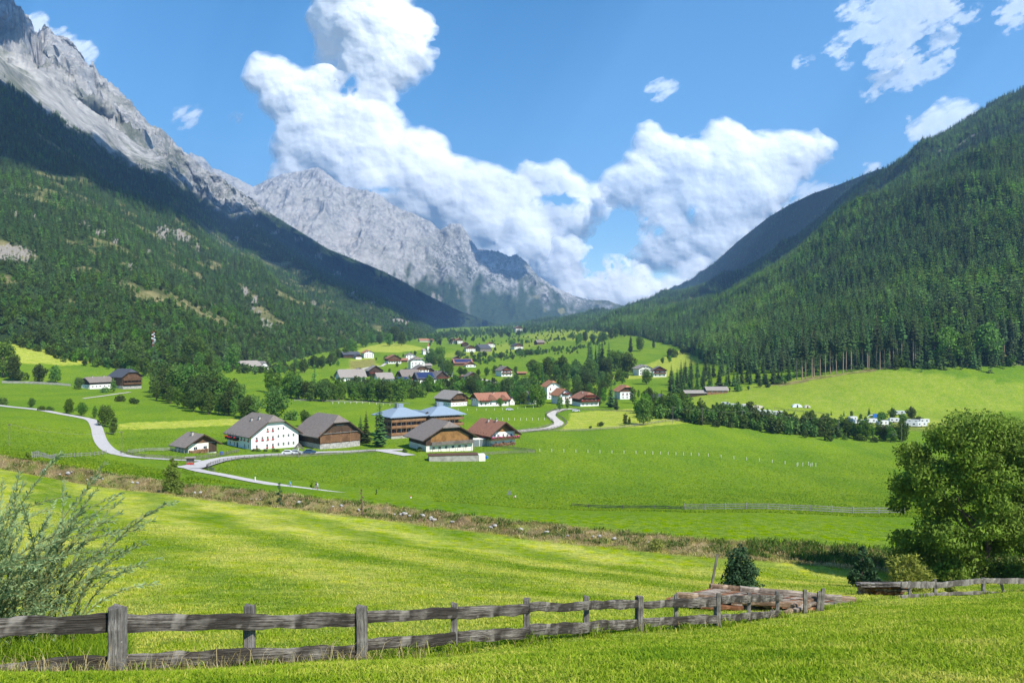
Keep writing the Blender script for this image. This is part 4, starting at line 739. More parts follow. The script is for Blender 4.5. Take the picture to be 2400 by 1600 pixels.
house('shed', 'low grey roofed timber shed with blue windows by the forest edge', 1678, 922, -72, 7, 15, 2.9, 5.0, roof=M_RPALE, wall=M_RAILW, top=M_WOOD, cat='shed', ov=.7, wins=wl('R', [-4, 0, 4], 1.0, 1.0, 1.0))
# farm on the left rise
house('farmhouse', 'old white and dark timber farmhouse joined to the slate roofed barn', 228, 909, -58, 9.5, 16, 4.6, 7.4, roof=M_RGREY, top=M_DARK, h1=2.6, ov=1.1, hip=.8, wins=wl('R', [-6, -3.5, -1, 2, 5], .9, 1.0, 1.0)+wl('F', [-2.5, .5, 3], .9, .9, 1.0), chim=[(.6, 4, 1.0), (.6, -4, .9)])
house('barn', 'big dark timber barn with slate roof on the left rise', 293, 908, 30, 13.0, 17, 8.0, 12.6, roof=M_RDARK, wall=M_WOOD, top=M_WOOD, hip=2.0, ov=1.2, base=1.6, balc=[('F', -6.4, 6.4, 5.2, 1.2, M_WOOD, None), ('F', -6.4, 6.4, 2.6, 1.2, M_WOOD, None)])
house('farmhouse', 'timber farmhouse with pale shingle roof at the foot of the left forest', 583, 868, -62, 11, 19, 5.2, 9.6, roof=M_RPALE, wall=M_DARK, top=M_DARK, hip=1.8, ov=1.1, dormer=[(1, -7.5, 3, 3)], simple=True, wins=wl('R', [-6, -2, 2], 1, 1, 1))
house('house', 'narrow white gabled house right of the pale shingle roofed farmhouse', 613, 870, 30, 8, 12, 6, 10.2, roof=M_RPALE, top=M_WHITE, hip=1.4, simple=True, wins=wl('F', [-2, 1.5], 1, .9, 1.1)+wl('F', [-2, 1.5], 4, .9, 1.1))
# village, smaller with distance
VIL = [ # kind, label, u, v, phi, W, L, He, Hr, wall, top, roof, h1, hip
 ('barn','long grey roofed barn below the yellow hillside field',820,838,-65,11,24,5,8.5,M_DARK,M_DARK,M_RDARK,5,1),
 ('house','white house with orange roof beside the yellow hillside field',861,838,15,14,16,7,11,M_WHITE,M_WHITE,M_RORANGE,7,1.2),
 ('barn','dark barn in front of the white orange roofed house',838,841,20,8,9,4,7,M_WHITE,M_DARK,M_RDARK,2.5,1),
 ('chalet','brown timber chalet with white base left of two white houses',921,851,14,17,18,6.5,11,M_WHITE,M_WOOD,M_RRED,3,0),
 ('shed','long low orange roofed shed joining the brown chalet',942,848,-75,8,13,3,5,M_WOOD,M_WOOD,M_RRED,3,0),
 ('house','cube like white house with low roof above the village centre',961,847,8,13,13,9,11.5,M_WHITE,M_WHITE,M_RGREY,9,1.4),
 ('house','big white four storey house with half hipped roof in the village',976,866,10,16,16,10.5,15,M_WHITE,M_WHITE,M_RGREY,10.5,3),
 ('shed','small grey shed right of the big white village house',999,862,-60,8,10,3.5,5.5,M_GREY,M_DARK,M_RPALE,3.5,0),
 ('house','white house with brown gable below the big white village house',985,878,18,14,15,6.5,10.5,M_WHITE,M_WOOD,M_RGREY,5,1.5),
 ('shed','dark timber shed squeezed beside the white brown gabled house',1007,878,10,8,9,5,7.5,M_DARK,M_DARK,M_RGREY,5,0),
 ('chalet','dark timber chalet with pale roof in the left of the village',877,882,14,14,14,6.5,11,M_DARK,M_DARK,M_RPALE,2.5,0),
 ('house','small gabled house left of the dark village chalet',841,878,14,9,10,4,7,M_WHITE,M_WOOD,M_RGREY,3,0),
 ('farmhouse','long white farmhouse with sagging pale roof at the village edge',822,893,-72,13,23,4.6,10.5,M_WHITE,M_WHITE,M_RPALE,4.6,1.5),
 ('house','white house under a wide grey brown roof behind the row of trees',899,898,-70,11,14,5,9.5,M_WHITE,M_WHITE,M_RPALE,5,0),
 ('barn','broad grey brown roofed barn in the middle of the village',958,890,-66,14,19,4.5,10,M_WOOD,M_WOOD,M_RGREY,4.5,2),
 ('shed','low shed fully covered with blue solar panels',939,895,-70,8,13,2.2,4.6,M_WOOD,M_WOOD,M_RDARK,2.2,0),
 ('house','house with large blue solar roof and flowered front',994,896,-70,13,17,4.6,9.4,M_WHITE,M_WOOD,M_RDARK,2.4,0),
 ('chalet','dark steep chalet with grey roof right of the solar roof',1028,894,26,13,15,5,10,M_WHITE,M_DARK,M_RGREY,2.6,0),
 ('house','flat roofed white annex behind the dark steep chalet',1047,882,-60,6,11,4,5,M_WHITE,M_WHITE,M_RDARK,4,0),
 ('house','little white house left of the white three storey chalet',1086,890,20,6,7,3,5,M_WHITE,M_WHITE,M_RRED,3,0),
 ('chalet','white three storey chalet with terraces below the village road',1105,897,16,11.5,12,6.5,10,M_WHITE,M_WOOD,M_RGREY,5.4,0),
 ('chalet','white chalet with red flower balconies standing alone right of the village',1181,881,26,12.5,14,6.5,10.4,M_WHITE,M_WOOD,M_RGREY,5.4,0),
 ('barn','long dark barn with solar roof at the upper village edge',1083,857,-74,12,24,4.5,9,M_WOOD,M_WOOD,M_RRED,4.5,0),
 ('house','white house front below the long dark solar barn',1101,860,18,13,9,3,7,M_WHITE,M_WOOD,M_RRED,3,0),
 ('shed','tiny grey roofed hut above the long solar barn',1070,843,10,9,9,3,5.5,M_DARK,M_DARK,M_RGREY,3,0),
 ('house','white and brown house left of the grey hillside barn',1101,824,14,16,14,7,11,M_WHITE,M_WOOD,M_RGREY,5,0),
 ('barn','grey barn with dark roof on the upper slope',1131,823,-50,17,24,6,12,M_GREY,M_GREY,M_RDARK,6,2),
 ('house','white house with pinkish roof behind the grey hillside barn',1149,813,14,15,14,6,10,M_WHITE,M_WOOD,M_RRED,6,0),
 ('house','white house with dark solar roof among hedges on the upper slope',1211,818,24,18,20,6.5,12,M_WHITE,M_WOOD,M_RDARK,5,0),
 ('house','grey white house at the far field edge, left of the orange one',1061,805,14,16,16,8,13,M_WHITE,M_WOOD,M_RGREY,6,0),
 ('house','house with orange roof at the far field edge',1075,805,14,16,16,8,13,M_WHITE,M_WOOD,M_RORANGE,6,0),
 ('house','lone white house against the far dark forest',1214,778,20,28,26,16,24,M_WHITE,M_WOOD,M_RGREY,12,0),
 ('house','low house hidden behind hedges high on the slope',1264,807,-60,14,18,5,10,M_WOOD,M_WOOD,M_RGREY,5,0),
 ('shed','long pale roofed shed below the far forest',998,801,-75,12,34,4,8,M_CREAM,M_CREAM,M_RRED,4,0),
 ('shed','dark hut among trees in the far fields',1089,812,15,12,12,6,9,M_DARK,M_DARK,M_RRED,6,0),
 ('house','white house with balconies left of the small red balconied chalet',1506,878,24,14.5,15,6.8,10.2,M_WHITE,M_WHITE,M_RPALE,6.8,1),
 ('chalet','small white chalet with red flower balconies near the young spruces',1544,882,10,12.5,12,6.6,10.0,M_WHITE,M_WOOD,M_RGREY,5.2,0),
 ('house','pale roofed house almost hidden inside the central grove',1291,873,30,12,14,5,9,M_WHITE,M_WHITE,M_RPALE,5,0),
 ('shed','small open brown shed beside the village lane',1222,878,-75,5,9,2.4,3.4,M_WOOD,M_WOOD,M_RRED,2.4,0),
 ('shed','low dark roofed hut below the rise near the river trees',1535,936,-75,5,10,2.4,3.8,M_WOOD,M_WOOD,M_RDARK,2.4,0)]
for (k, lab, u, v, phi, W, L, He, Hr, wm, tm, rm, h1, hip) in VIL:
    white = wm in (M_WHITE, M_CREAM); ws = []; side = phi < 0; fc = 'R' if side else 'F'; span = (L if side else W); n = max(2, int(span/3.4))
    if k != 'shed' and k != 'barn':
        for zz in ([.9, 3.7] if He > 5 else [.9])+([6.6] if He > 8.5 else []): ws += [(fc, -span/2+span*(i+.5)/n, zz, 1.15, 1.4)+((M_RED,) if zz > 3 and k == 'chalet' and tm is M_WOOD and not side and False else ()) for i in range(n)]
        if not side: ws += [('F', x, He+.4, 1.0, 1.2) for x in ((-1.6, 1.6) if tm is M_WHITE and Hr-He > 3 else ())]
    bal = [('F', -W/2+.5, W/2-.5, 3.1, 1.1, M_WOOD, M_RED)] if k == 'chalet' and phi > 0 else []
    if 'red flower balconies' in lab and phi > 0: bal.append(('F', -W/2+2, W/2-2, 5.9, 1.0, M_WOOD, M_RED))
    sol = (1, -L/2+1, L/2-1, .15, .9) if 'solar' in lab and phi < 0 and 'front below' not in lab else None
    house(k, lab, u, v, phi, W, L, He, Hr, wall=wm, top=tm, roof=rm, h1=h1, hip=hip, simple=True, wins=ws, balc=bal, slate=sol, cat={'barn': 'barn', 'shed': 'shed'}.get(k, 'house'), chim=[(-1, 1, 1.0)] if k in ('house', 'chalet', 'farmhouse') else ())
# chapel with a steeple
p = pix(997, 831); r = empty('church', p, R(15)); tag(r, 'small white church with a slim steeple among the upper trees', 'church')
m = MB(); m.box(-4, 4, -2, 10, -1, 6); m.build('nave', M_WHITE, r); m = MB(); slab(m, [[(-4.4, -2.3, 5.8), (4.4, -2.3, 5.8), (4.4, 4, 9.5), (-4.4, 4, 9.5)], [(-4.4, 4, 9.5), (4.4, 4, 9.5), (4.4, 10.3, 5.8), (-4.4, 10.3, 5.8)]], .2); m.build('roof', M_RPALE, r)
m = MB(); m.box(-1.6+4.2, 1.6+4.2, -2.2, 1, -1, 13); t_ = m.build('tower', M_WHITE, r); m = MB(); m.add([(2.4, -2.4, 13), (6, -2.4, 13), (6, 1.2, 13), (2.4, 1.2, 13), (4.2, -.6, 19)], [(3, 2, 1, 0), (0, 1, 4), (1, 2, 4), (2, 3, 4), (3, 0, 4)]); m.build('spire', M_RRED, t_)
# ------------------------------------------------------------------ roads and tracks
def ribbon(name, pts, width, mat, dz=.14, label=None, names=None):
    P = [pix(u, v) if len(t) == 0 else atY(u, t[0]) for u, v, *t in pts]; C = []
    for i in range(len(P)-1):
        p0, p1, p2, p3 = P[max(i-1, 0)], P[i], P[i+1], P[min(i+2, len(P)-1)]; n = max(2, int((p2-p1).length/2.0))
        for k in range(n): t = k/n; C.append(.5*((2*p1)+(p2-p0)*t+(2*p0-5*p1+4*p2-p3)*t*t+(3*p1-p0-3*p2+p3)*t**3))
    C.append(P[-1]); V = []; nn = 5
    for i, c in enumerate(C):
        d = C[min(i+1, len(C)-1)]-C[max(i-1, 0)]; d.z = 0; d.normalize(); s = Vector((d.y, -d.x, 0)); w = width(i/len(C)) if callable(width) else width
        zz = [float(gz(c.x+s.x*w*o, c.y+s.y*w*o)) for o in (-.5, 0, .5)]; zc = sum(zz)/3
        for o in (-.5, -.25, 0, .25, .5): x, y = c.x+s.x*w*o, c.y+s.y*w*o; V.append((x, y, max(float(gz(x, y)), zc-.05)+dz))
    Fq = [(i*nn+k, (i+1)*nn+k, (i+1)*nn+k+1, i*nn+k+1) for i in range(len(C)-1) for k in range(nn-1)]
    o = mesh_np(name, V, Fq, mat, True); tag(o, label, kind='structure'); return C
g = NG('old_asphalt', .9, .15); n = g.noise(1.2, 6, g.geo(), .7); n2 = g.noise(.12, 3, g.geo()); g.col(g.mix(g.mr(n, .3, .7, 0, 1), (.36, .34, .32), (.52, .49, .46))); ASPH = g.mat
GRAV = plain('pale_gravel', (.48, .44, .38), .95, .2, .6)
ribbon('road', [(-120,935),(-20,948),(60,957),(130,968),(190,979),(215,986),(226,1002),(231,1020),(240,1040),(256,1056),(278,1066)], 4.2, ASPH)
ribbon('road', [(270,1063),(300,1070),(350,1074),(420,1078),(470,1080)], 3.6, ASPH, .12)
ribbon('road', [(430,1100,208),(470,1111,193),(520,1118,186),(600,1127,178),(680,1137,172),(760,1146,168),(850,1157,163),(930,1164,160),(1010,1172,158)], 3.6, ASPH, .16)
ribbon('road', [(440,1108,200),(462,1090,214),(490,1078,228),(540,1066,246),(600,1058,260),(660,1053,268),(740,1047,276),(830,1044,282),(890,1043,284),(945,1042,286)], lambda t: 6.5-2.4*t, ASPH, .18)
ribbon('road', [(890,1043,284),(930,1050,276),(960,1056,270)], 5, ASPH, .2)
ribbon('lane', [(1345,958),(1318,960),(1300,966),(1292,973),(1300,983),(1310,992),(1290,1003),(1250,1008),(1200,1012)], 4.6, GRAV, .2)
ribbon('lane', [(895,858),(860,862),(848,868),(868,876),(902,884),(885,892)], 5, GRAV, .25)
ribbon('lane', [(895,858),(915,846),(950,843),(1005,838)], 4, GRAV, .25)
ribbon('lane', [(1120,888),(1150,893),(1168,900)], 6, GRAV, .25)
ribbon('track', [(195,934),(240,928),(305,919)], 2.2, GRAV, .15)
# ------------------------------------------------------------------ field trees, one by one
HP = {'spruce0':24,'spruce1':24,'spruce2':24,'tall0':31,'tall1':31,'larch0':22,'larch1':22,'leaf0':12,'leaf1':12,'leaf2':12,'leaf3':12,'slim0':12,'slim1':12,'bush0':1.95,'bush1':1.95}
rt = random.Random(21)
def tr(kind, u, v, hpx, label, group=None, Y=None, cat='tree'):
    p = atY(u, Y) if Y else pix(u, v); key = kind if kind in HP else kind+str(rt.randrange({'spruce':3,'tall':2,'larch':2,'leaf':4,'slim':2,'bush':2}[kind]))
    sc = hpx*p.y/F/HP[key]; return plant(key, p, sc, label, cat, group)
for a in [
 ('leaf',8,884,92,'tall leafy tree at the left picture edge above the road'),('leaf',32,893,62,'slimmer leafy tree beside the tall one at the left edge'),('bush',47,892,26,'small bush right of the slim left edge tree'),
 ('leaf',92,898,48,'round leafy tree on the terrace wall left of the farm'),('leaf',130,897,44,'paler leafy tree on the terrace wall left of the farm'),('leaf',184,912,30,'round dark tree at the left end of the old farmhouse'),
 ('slim',265,919,36,'olive green tree in front of the slate roofed barn'),('bush',243,920,14,'bush left of the olive green tree by the barn'),('bush',6,948,18,'dark bush on the road edge at the far left'),
 ('leaf',74,955,24,'small round tree above the left road'),('bush',98,962,12,'low bush above the left road'),('bush',116,963,12,'second low bush above the left road, right of its twin'),
 ('leaf',162,970,38,'left tree of the dark pair above the left road'),('leaf',192,975,34,'right tree of the dark pair above the left road'),('slim',222,980,32,'smallest tree of the group by the road bend'),
 ('leaf',246,1000,54,'tallest tree of the group by the road bend'),('slim',265,1019,52,'nearest tree of the group by the road bend'),('bush',283,941,17,'bush on the track below the timber farm'),('bush',312,946,15,'bush at the end of the stone row below the timber farm'),
 ('spruce',498,890,30,'dark narrow spruce above the big leafy grove'),
 ('spruce',690,922,82,'dark spiky spruce rising above the central grove'),('spruce',656,918,58,'shorter spruce left of the dark spiky one'),('larch',737,915,72,'broad bright pine right of the dark spiky spruce'),
 ('leaf',645,988,86,'big leafy tree standing just behind the white farmhouse'),('leaf',715,1000,42,'round tree between the farmhouse roof and the barn roof'),('leaf',736,1001,26,'smaller shrub tree left of the brown barn roof'),('bush',682,984,24,'grey green bush right of the big farmhouse tree'),
 ('spruce',890,1047,112,'big spruce in front of the blue roofed hotel'),('spruce',858,1038,78,'middle spruce of the three beside the brown barn'),('spruce',845,1035,64,'smallest spruce of the three beside the brown barn'),
 ('slim',1003,1056,30,'leafy fruit tree at the golden barn wall'),('slim',1053,1054,26,'second fruit tree at the golden barn wall'),('bush',950,1060,10,'low round bush left of the golden barn'),('bush',985,1058,12,'dark bush beside the pit in front of the golden barn'),
 ('leaf',1508,996,68,'big dark round tree on the hay meadow edge'),('slim',1465,996,30,'small tree left of the big dark round one'),('slim',1475,995,20,'tiny tree beside the small meadow edge tree'),('bush',1408,998,11,'low bush on the yellowish meadow'),('bush',1385,1003,6,'tiny bush on the yellowish meadow edge'),
 ('slim',1312,962,38,'slim tree where the S bend road starts'),('slim',1330,958,30,'second slim tree where the S bend road starts'),('leaf',1172,953,22,'bush tree in front of the long red roof'),
 ('leaf',1005,916,40,'leafy tree behind the white walled barn, leftmost of its row'),('spruce',1432,955,62,'dark spruce right of the wooden farmhouse'),('spruce',1444,960,40,'shorter spruce in front of the dark one'),('spruce',1402,950,46,'spruce between the wooden farmhouse and the rise'),
 ('slim',1483,945,42,'pale birch right of the brown roofed chalet'),('spruce',1272,905,50,'spruce behind the tall white guest house'),('leaf',1355,927,36,'round tree behind the wooden farmhouse'),
 ('spruce',1478,826,50,'lone dark spruce on the upper green slope'),('leaf',1500,822,36,'round tree right of the lone dark spruce'),('spruce',1532,815,44,'tall conifer below the right forest, left one'),('spruce',1612,812,42,'tall conifer below the right forest, right one'),
 ('leaf',1515,900,38,'leafy tree in front of the white balcony house'),('slim',1483,876,16,'small cypress like tree left of the white balcony house'),('spruce',1514,924,16,'tiny conifer on the slope near the river trees'),('spruce',1534,926,14,'second tiny conifer near the river trees'),('spruce',1550,930,18,'third tiny conifer near the river trees'),
 ('leaf',2092,984,30,'round dark tree above the camping ground'),('leaf',2136,985,34,'larger round dark tree above the camping ground'),('spruce',2037,975,24,'small conifer above the camping ground'),
 ('leaf',931,860,12,'little round tree before the brown timber chalet'),('leaf',951,874,14,'little round tree left of the big white village house'),('leaf',913,876,14,'low leafy tree right of the dark village chalet'),('slim',881,892,16,'narrow cypress like tree behind the village pale roof')]:
    tr(*a[:4], a[4], cat='bush' if a[0] == 'bush' else 'tree')
def row(kinds, pts, n, h0, h1, label, group, ju=4, jv=3, cat='tree'):
    P = np.array(pts, float); L = np.concatenate([[0], np.cumsum(np.hypot(*np.diff(P, axis=0).T))]); 
    for i in range(n):
        d = L[-1]*(i+.5+rt.uniform(-.35, .35))/n; u = np.interp(d, L, P[:, 0])+rt.uniform(-ju, ju); v = np.interp(d, L, P[:, 1])+rt.uniform(-jv, jv)
        tr(kinds[rt.randrange(len(kinds))], float(u), float(v), rt.uniform(h0, h1), label, group, cat=cat)
LF = ('leaf', 'leaf', 'slim')
row(LF, [(355,932),(410,950),(470,968),(540,975),(600,985)], 18, 40, 62, 'leafy tree in the front edge of the big grove left of the farmhouse', 'leafy trees of the big grove', 4, 3)
row(('leaf',), [(375,925),(430,935),(490,945),(560,960)], 13, 62, 88, 'tall leafy tree in the middle of the big grove left of the farmhouse', 'leafy trees of the big grove', 5, 5)
row(LF, [(625,915),(680,935),(740,937),(800,938)], 14, 42, 66, 'leafy tree in the grove between the farmhouse and the village', 'trees of the village grove', 5, 4)
row(LF, [(800,936),(850,940),(905,943),(948,941)], 11, 46, 62, 'leafy tree in the row behind the brown barn roof', 'trees of the row behind the barn', 4, 2)
row(('leaf', 'bush', 'leaf'), [(960,935),(985,925),(1005,918),(1050,912),(1095,916)], 12, 14, 30, 'leafy tree in the hedge behind the white walled barn', 'trees behind the white walled barn', 3, 3)
row(('leaf', 'leaf', 'spruce', 'slim'), [(1095,922),(1140,925),(1180,930),(1220,950),(1232,946)], 14, 30, 58, 'tree in the clump between the red roof and the white guest house', 'trees between the guest houses', 4, 4)
row(LF, [(1225,936),(1265,950),(1275,955)], 5, 36, 66, 'tree crowding the left side of the tall white guest house', 'trees beside the tall guest house', 5, 5)
row(LF, [(1325,930),(1345,936),(1410,935),(1420,950)], 8, 22, 42, 'tree around the wooden farmhouse by the S bend', 'trees around the wooden farmhouse', 4, 3)
row(('leaf',), [(1243,880),(1262,888),(1290,884),(1330,886),(1365,890),(1398,888)], 15, 34, 56, 'leafy tree in the dense central grove of the far fields', 'leafy trees of the central far grove', 5, 5)
row(('spruce', 'spruce', 'leaf'), [(1378,862),(1400,860),(1425,864)], 6, 50, 74, 'tall conifer rising over the central far grove', 'conifers over the central far grove', 5, 4)
row(('leaf', 'slim', 'leaf'), [(1408,880),(1430,872),(1455,868),(1472,872)], 10, 30, 54, 'leafy tree right of the tall far conifers', 'trees right of the tall far conifers', 5, 6)
row(('leaf', 'slim'), [(1395,905),(1410,925),(1430,900),(1320,906)], 8, 24, 40, 'loose leafy tree on the green slope above the wooden farmhouse', 'loose trees on the green slope', 6, 5)
row(('leaf', 'bush', 'bush'), [(1070,832),(1120,838),(1180,832),(1250,824)], 14, 7, 14, 'small tree in the first far hedge line', 'bushes of the far hedge lines', 4, 2)
row(('leaf', 'bush', 'bush'), [(1112,848),(1190,838),(1260,830),(1340,820),(1370,818)], 16, 6, 15, 'small tree in the second far hedge line', 'bushes of the far hedge lines', 4, 2)
row(('leaf', 'bush', 'leaf'), [(1190,808),(1240,805),(1310,797),(1345,792)], 12, 6, 14, 'small tree in the uppermost far hedge line', 'bushes of the far hedge lines', 4, 2)
row(('leaf',), [(1345,806),(1390,802),(1430,796),(1465,788),(1495,780)], 14, 16, 28, 'leafy tree in the long wood strip across the upper fields', 'trees of the upper wood strip', 4, 3)
row(('leaf', 'bush'), [(1548,852),(1570,845),(1600,832),(1640,822),(1560,838)], 12, 12, 26, 'bushy tree above the yellow field below the right forest', 'trees above the right yellow field', 5, 4)
row(('leaf', 'leaf', 'spruce'), [(995,858),(1020,850),(1035,868),(1045,880),(1062,875)], 14, 22, 42, 'leafy tree behind the village centre', 'trees behind the village centre', 6, 6)
row(('leaf', 'leaf'), [(1065,880),(1110,880),(1135,885),(1150,878),(1215,875)], 9, 14, 26, 'garden tree between the village chalets', 'garden trees of the village', 5, 4)
row(('leaf', 'bush'), [(790,885),(830,890),(880,905),(940,905),(1000,905),(1060,903)], 15, 9, 18, 'garden tree in front of the village houses', 'garden trees of the village', 5, 3)
row(('leaf', 'bush'), [(880,842),(900,845),(935,838),(960,834),(985,832)], 9, 7, 14, 'small tree by the upper village lane', 'trees of the upper village lane', 4, 2)
WL = ('leaf', 'slim', 'slim')
row(WL, [(1500,962),(1545,970),(1600,975),(1680,985),(1760,997),(1850,1008),(1950,1018),(2060,1030),(2120,1036)], 64, 30, 56, 'grey green willow in the river thicket right of the meadow', 'willows along the river', 5, 5)
row(('bush', 'bush'), [(1620,990),(1700,1000),(1800,1010),(1900,1022),(2050,1035)], 16, 9, 18, 'low willow bush at the foot of the river thicket', 'willow bushes along the river', 6, 2, 'bush')
row(('leaf', 'slim'), [(1490,935),(1530,945),(1580,950),(1600,945)], 9, 20, 42, 'leafy tree between the chalet on the rise and the river', 'trees between the rise and the river', 5, 5)
row(('leaf', 'spruce', 'bush'), [(1935,972),(1990,978),(2060,985),(2160,988)], 9, 12, 22, 'small tree above the camping ground', 'small trees above the camp', 5, 3)
row(('spruce',), [(1562,922),(1620,912),(1700,905),(1780,898),(1850,892)], 30, 34, 50, 'young spruce in the dense planting beside the sheds', 'young spruces beside the sheds', 5, 5)
row(('spruce',), [(1570,905),(1640,890),(1700,875),(1760,870),(1850,870)], 28, 44, 66, 'young spruce in the rear of the dense planting', 'young spruces beside the sheds', 6, 6)
row(('leaf', 'bush', 'bush'), [(1600,925),(1740,915),(1830,900),(1850,905)], 12, 10, 24, 'bush before the young spruce planting', 'bushes before the spruce planting', 6, 2, 'bush')
for i in range(52):                       # the edge of the tall wood with bare trunks
    t = (i+rt.uniform(.1, .9))/52; u = 1862+t*560; v = float(np.interp(u, [1860,1950,2100,2280,2400], [893,880,862,850,848]))-rt.uniform(0, 9)
    tr('tall', u, v, rt.uniform(96, 138)*(1 if u < 2180 else .95), 'tall spruce with a bare pale trunk at the lit edge of the right wood', 'bare trunked spruces of the wood edge')
row(('spruce', 'larch', 'leaf'), [(2190,850),(2280,848),(2400,850)], 12, 50, 120, 'dense low branched spruce at the shaded right end of the wood edge', 'low branched trees of the wood edge', 6, 5)
row(('leaf', 'leaf', 'slim', 'spruce'), [(28,798),(90,812),(150,832),(230,850),(300,868),(350,880),(430,868),(520,865)], 30, 26, 52, 'leafy tree along the lower edge of the left forest', 'trees of the left forest edge', 6, 4)
row(('spruce', 'larch', 'leaf'), [(30,790),(120,810),(200,830),(300,850),(400,858),(540,855),(640,862)], 24, 50, 80, 'tall tree rising behind the lower edge of the left forest', 'tall trees of the left forest edge', 8, 5)
row(('leaf', 'leaf', 'slim'), [(640,880),(700,870),(760,862),(800,842),(850,812),(960,803)], 24, 20, 40, 'leafy tree where the left forest meets the village fields', 'trees of the left forest end', 6, 5)
row(('leaf', 'leaf'), [(1000,800),(1040,812),(1080,800),(1150,795),(1190,788),(1240,785)], 16, 10, 20, 'small tree of the far valley fields', 'small trees of the far valley', 6, 4)
# far wood that closes the valley
def belt(label, pts, n, spread, kinds, s0, s1, name='forest'):
    P = np.array(pts, float); L = np.concatenate([[0], np.cumsum(np.hypot(*np.diff(P, axis=0).T))]); out = []
    for i in range(n):
        d = L[-1]*rng.random(); u = np.interp(d, L, P[:, 0]); v = np.interp(d, L, P[:, 1])+rng.normal()*spread; p = pix(float(u), float(v)); out.append((p.x+rng.normal()*3, p.y, p.z-.4))
    return scatter(name, label, out, rng.choice(kinds, n), rng.uniform(s0, s1, n))
belt('dark conifer wood crossing the far end of the valley', [(1000,792),(1090,782),(1180,775),(1260,770),(1340,766),(1420,762),(1480,768)], 1300, 6, [0, 1, 3], .7, 1.3)
belt('scattered bushes and small trees over the far fields', [(1090,815),(1200,800),(1300,790),(1420,778)], 160, 9, [3, 4], .3, .7, 'shrubbery')

belt('leafy undergrowth and hedges between the central far fields', [(1060,905),(1120,912),(1180,918),(1240,905),(1300,892),(1400,885),(1470,885)], 260, 9, [3, 4, 4], .35, .8, 'shrubbery')
belt('bushes along the far hedge lines of the upper fields', [(1071,831),(1110,846),(1190,838),(1253,824),(1340,820),(1420,800)], 240, 4, [3, 4], .25, .55, 'shrubbery')
belt('garden greenery in front of and between the village houses', [(780,890),(860,905),(940,905),(1010,905),(1060,890),(1130,905)], 200, 8, [3, 4], .25, .6, 'shrubbery')
belt('thick willow and alder growth filling the river thicket', [(1500,965),(1600,978),(1700,990),(1850,1010),(1985,1023)], 330, 5, [3, 4, 4], .35, .75, 'thicket')
belt('leafy undergrowth at the foot of the left forest', [(28,800),(150,836),(300,868),(420,874),(520,868),(640,872),(780,850)], 420, 4, [3, 4], .35, .8, 'thicket')
# ------------------------------------------------------------------ fences, poles and small things of the middle distance
M_OLDW = woodmat('weathered_fence_wood', (.10, .085, .07), (.30, .27, .23)); M_SILV = woodmat('silver_fence_wood', (.24, .22, .19), (.42, .40, .36)); M_BLACK = plain('black_plastic', (.02, .02, .022), .5, .1)
def polyline(pts, step):
    P = [pix(a[0], a[1]) if len(a) == 2 else atY(a[0], a[2]) for a in pts]; out = []
    for a, b in zip(P[:-1], P[1:]):
        n = max(1, round((b-a).length/step))
        for k in range(n): q = a.lerp(b, k/n); out.append(Vector((q.x, q.y, float(gz(q.x, q.y)))))
    out.append(P[-1]); return out
def fence(label, pts, step=2.8, h=1.1, rails=(.35, .68, 1.0), mat=None, pw=.12, rh=.13, group=None, seed=1):
    mat = mat or M_OLDW; Q = polyline(pts, step); r = empty('wooden_fence', Q[0]); tag(r, label, 'fence', group); o = Q[0]; rr = random.Random(seed)
    posts = Q if len(Q) <= 100 else Q[:100]
    for q in posts: m = MB(); a = q-o; m.bar(a-Vector((0, 0, .3)), a+Vector((rr.uniform(-.05, .05), 0, h*rr.uniform(.95, 1.1))), pw, pw, (0, 1, 0)); m.build('post', mat, r)
    for z in rails:
        m = MB()
        for a, b in zip(Q[:-1], Q[1:]): m.bar(a-o+Vector((0, 0, z+rr.uniform(-.03, .03))), b-o+Vector((0, 0, z+rr.uniform(-.03, .03))), .05, rh)
        m.build('rail', mat, r)
    return r
fence('grey two rail fence left of the road bend', [(75,1076),(130,1074),(190,1070),(249,1063)], 4, mat=M_SILV, rails=(.4, .9))
fence('dark rail fence along the road before the cream outbuilding', [(283,1064),(340,1073),(400,1077),(452,1080)], 2.6)
fence('low grey fence round the outbuilding garden', [(300,1062),(345,1057),(400,1056),(432,1063)], 2.6, mat=M_SILV)
fence('rail fence between the junction and the farmhouse garden', [(455,1077),(500,1072),(530,1066),(560,1059)], 2.6)
fence('curved rail fence on the inside of the road bend', [(502,1104,197),(487,1098,204),(484,1092,211),(494,1082,221),(515,1075,231),(560,1065,244),(620,1059,255),(700,1054,263),(770,1049,270),(840,1045,276),(880,1046,278)], 2.4)
fence('rail fence leading right from the concrete pit to the meadow', [(1130,1066),(1180,1064),(1255,1062)], 3.4)
fence('dark rail fence running from the chalet to the meadow corner', [(1150,1046),(1190,1052),(1255,1060)], 3)
fence('left rail fence of the S bend lane', [(1200,1014),(1260,1006),(1298,995),(1296,988),(1281,978),(1280,970),(1300,961),(1318,957)], 2.8)
fence('right rail fence of the S bend lane', [(1200,1018),(1270,1010),(1320,1001),(1330,992),(1318,980),(1304,974),(1306,968),(1330,961)], 2.8)
fence('long rail fence between the hay meadow and the big meadow', [(1265,1010),(1340,1011),(1440,1005),(1510,996),(1560,988),(1610,986),(1665,991)], 3.4)
fence('fence above the hay meadow by the wooden farmhouse', [(1345,960),(1400,962),(1480,965)], 3)
fence('silver grey rail fence at the right across the big meadow', [(1605,1222,140),(1700,1235,137),(1800,1245,134),(1900,1250,132),(2000,1258,130),(2120,1262,128)], 3.6, 1.15, (.3, .65, 1.0), M_SILV, .11, .13)
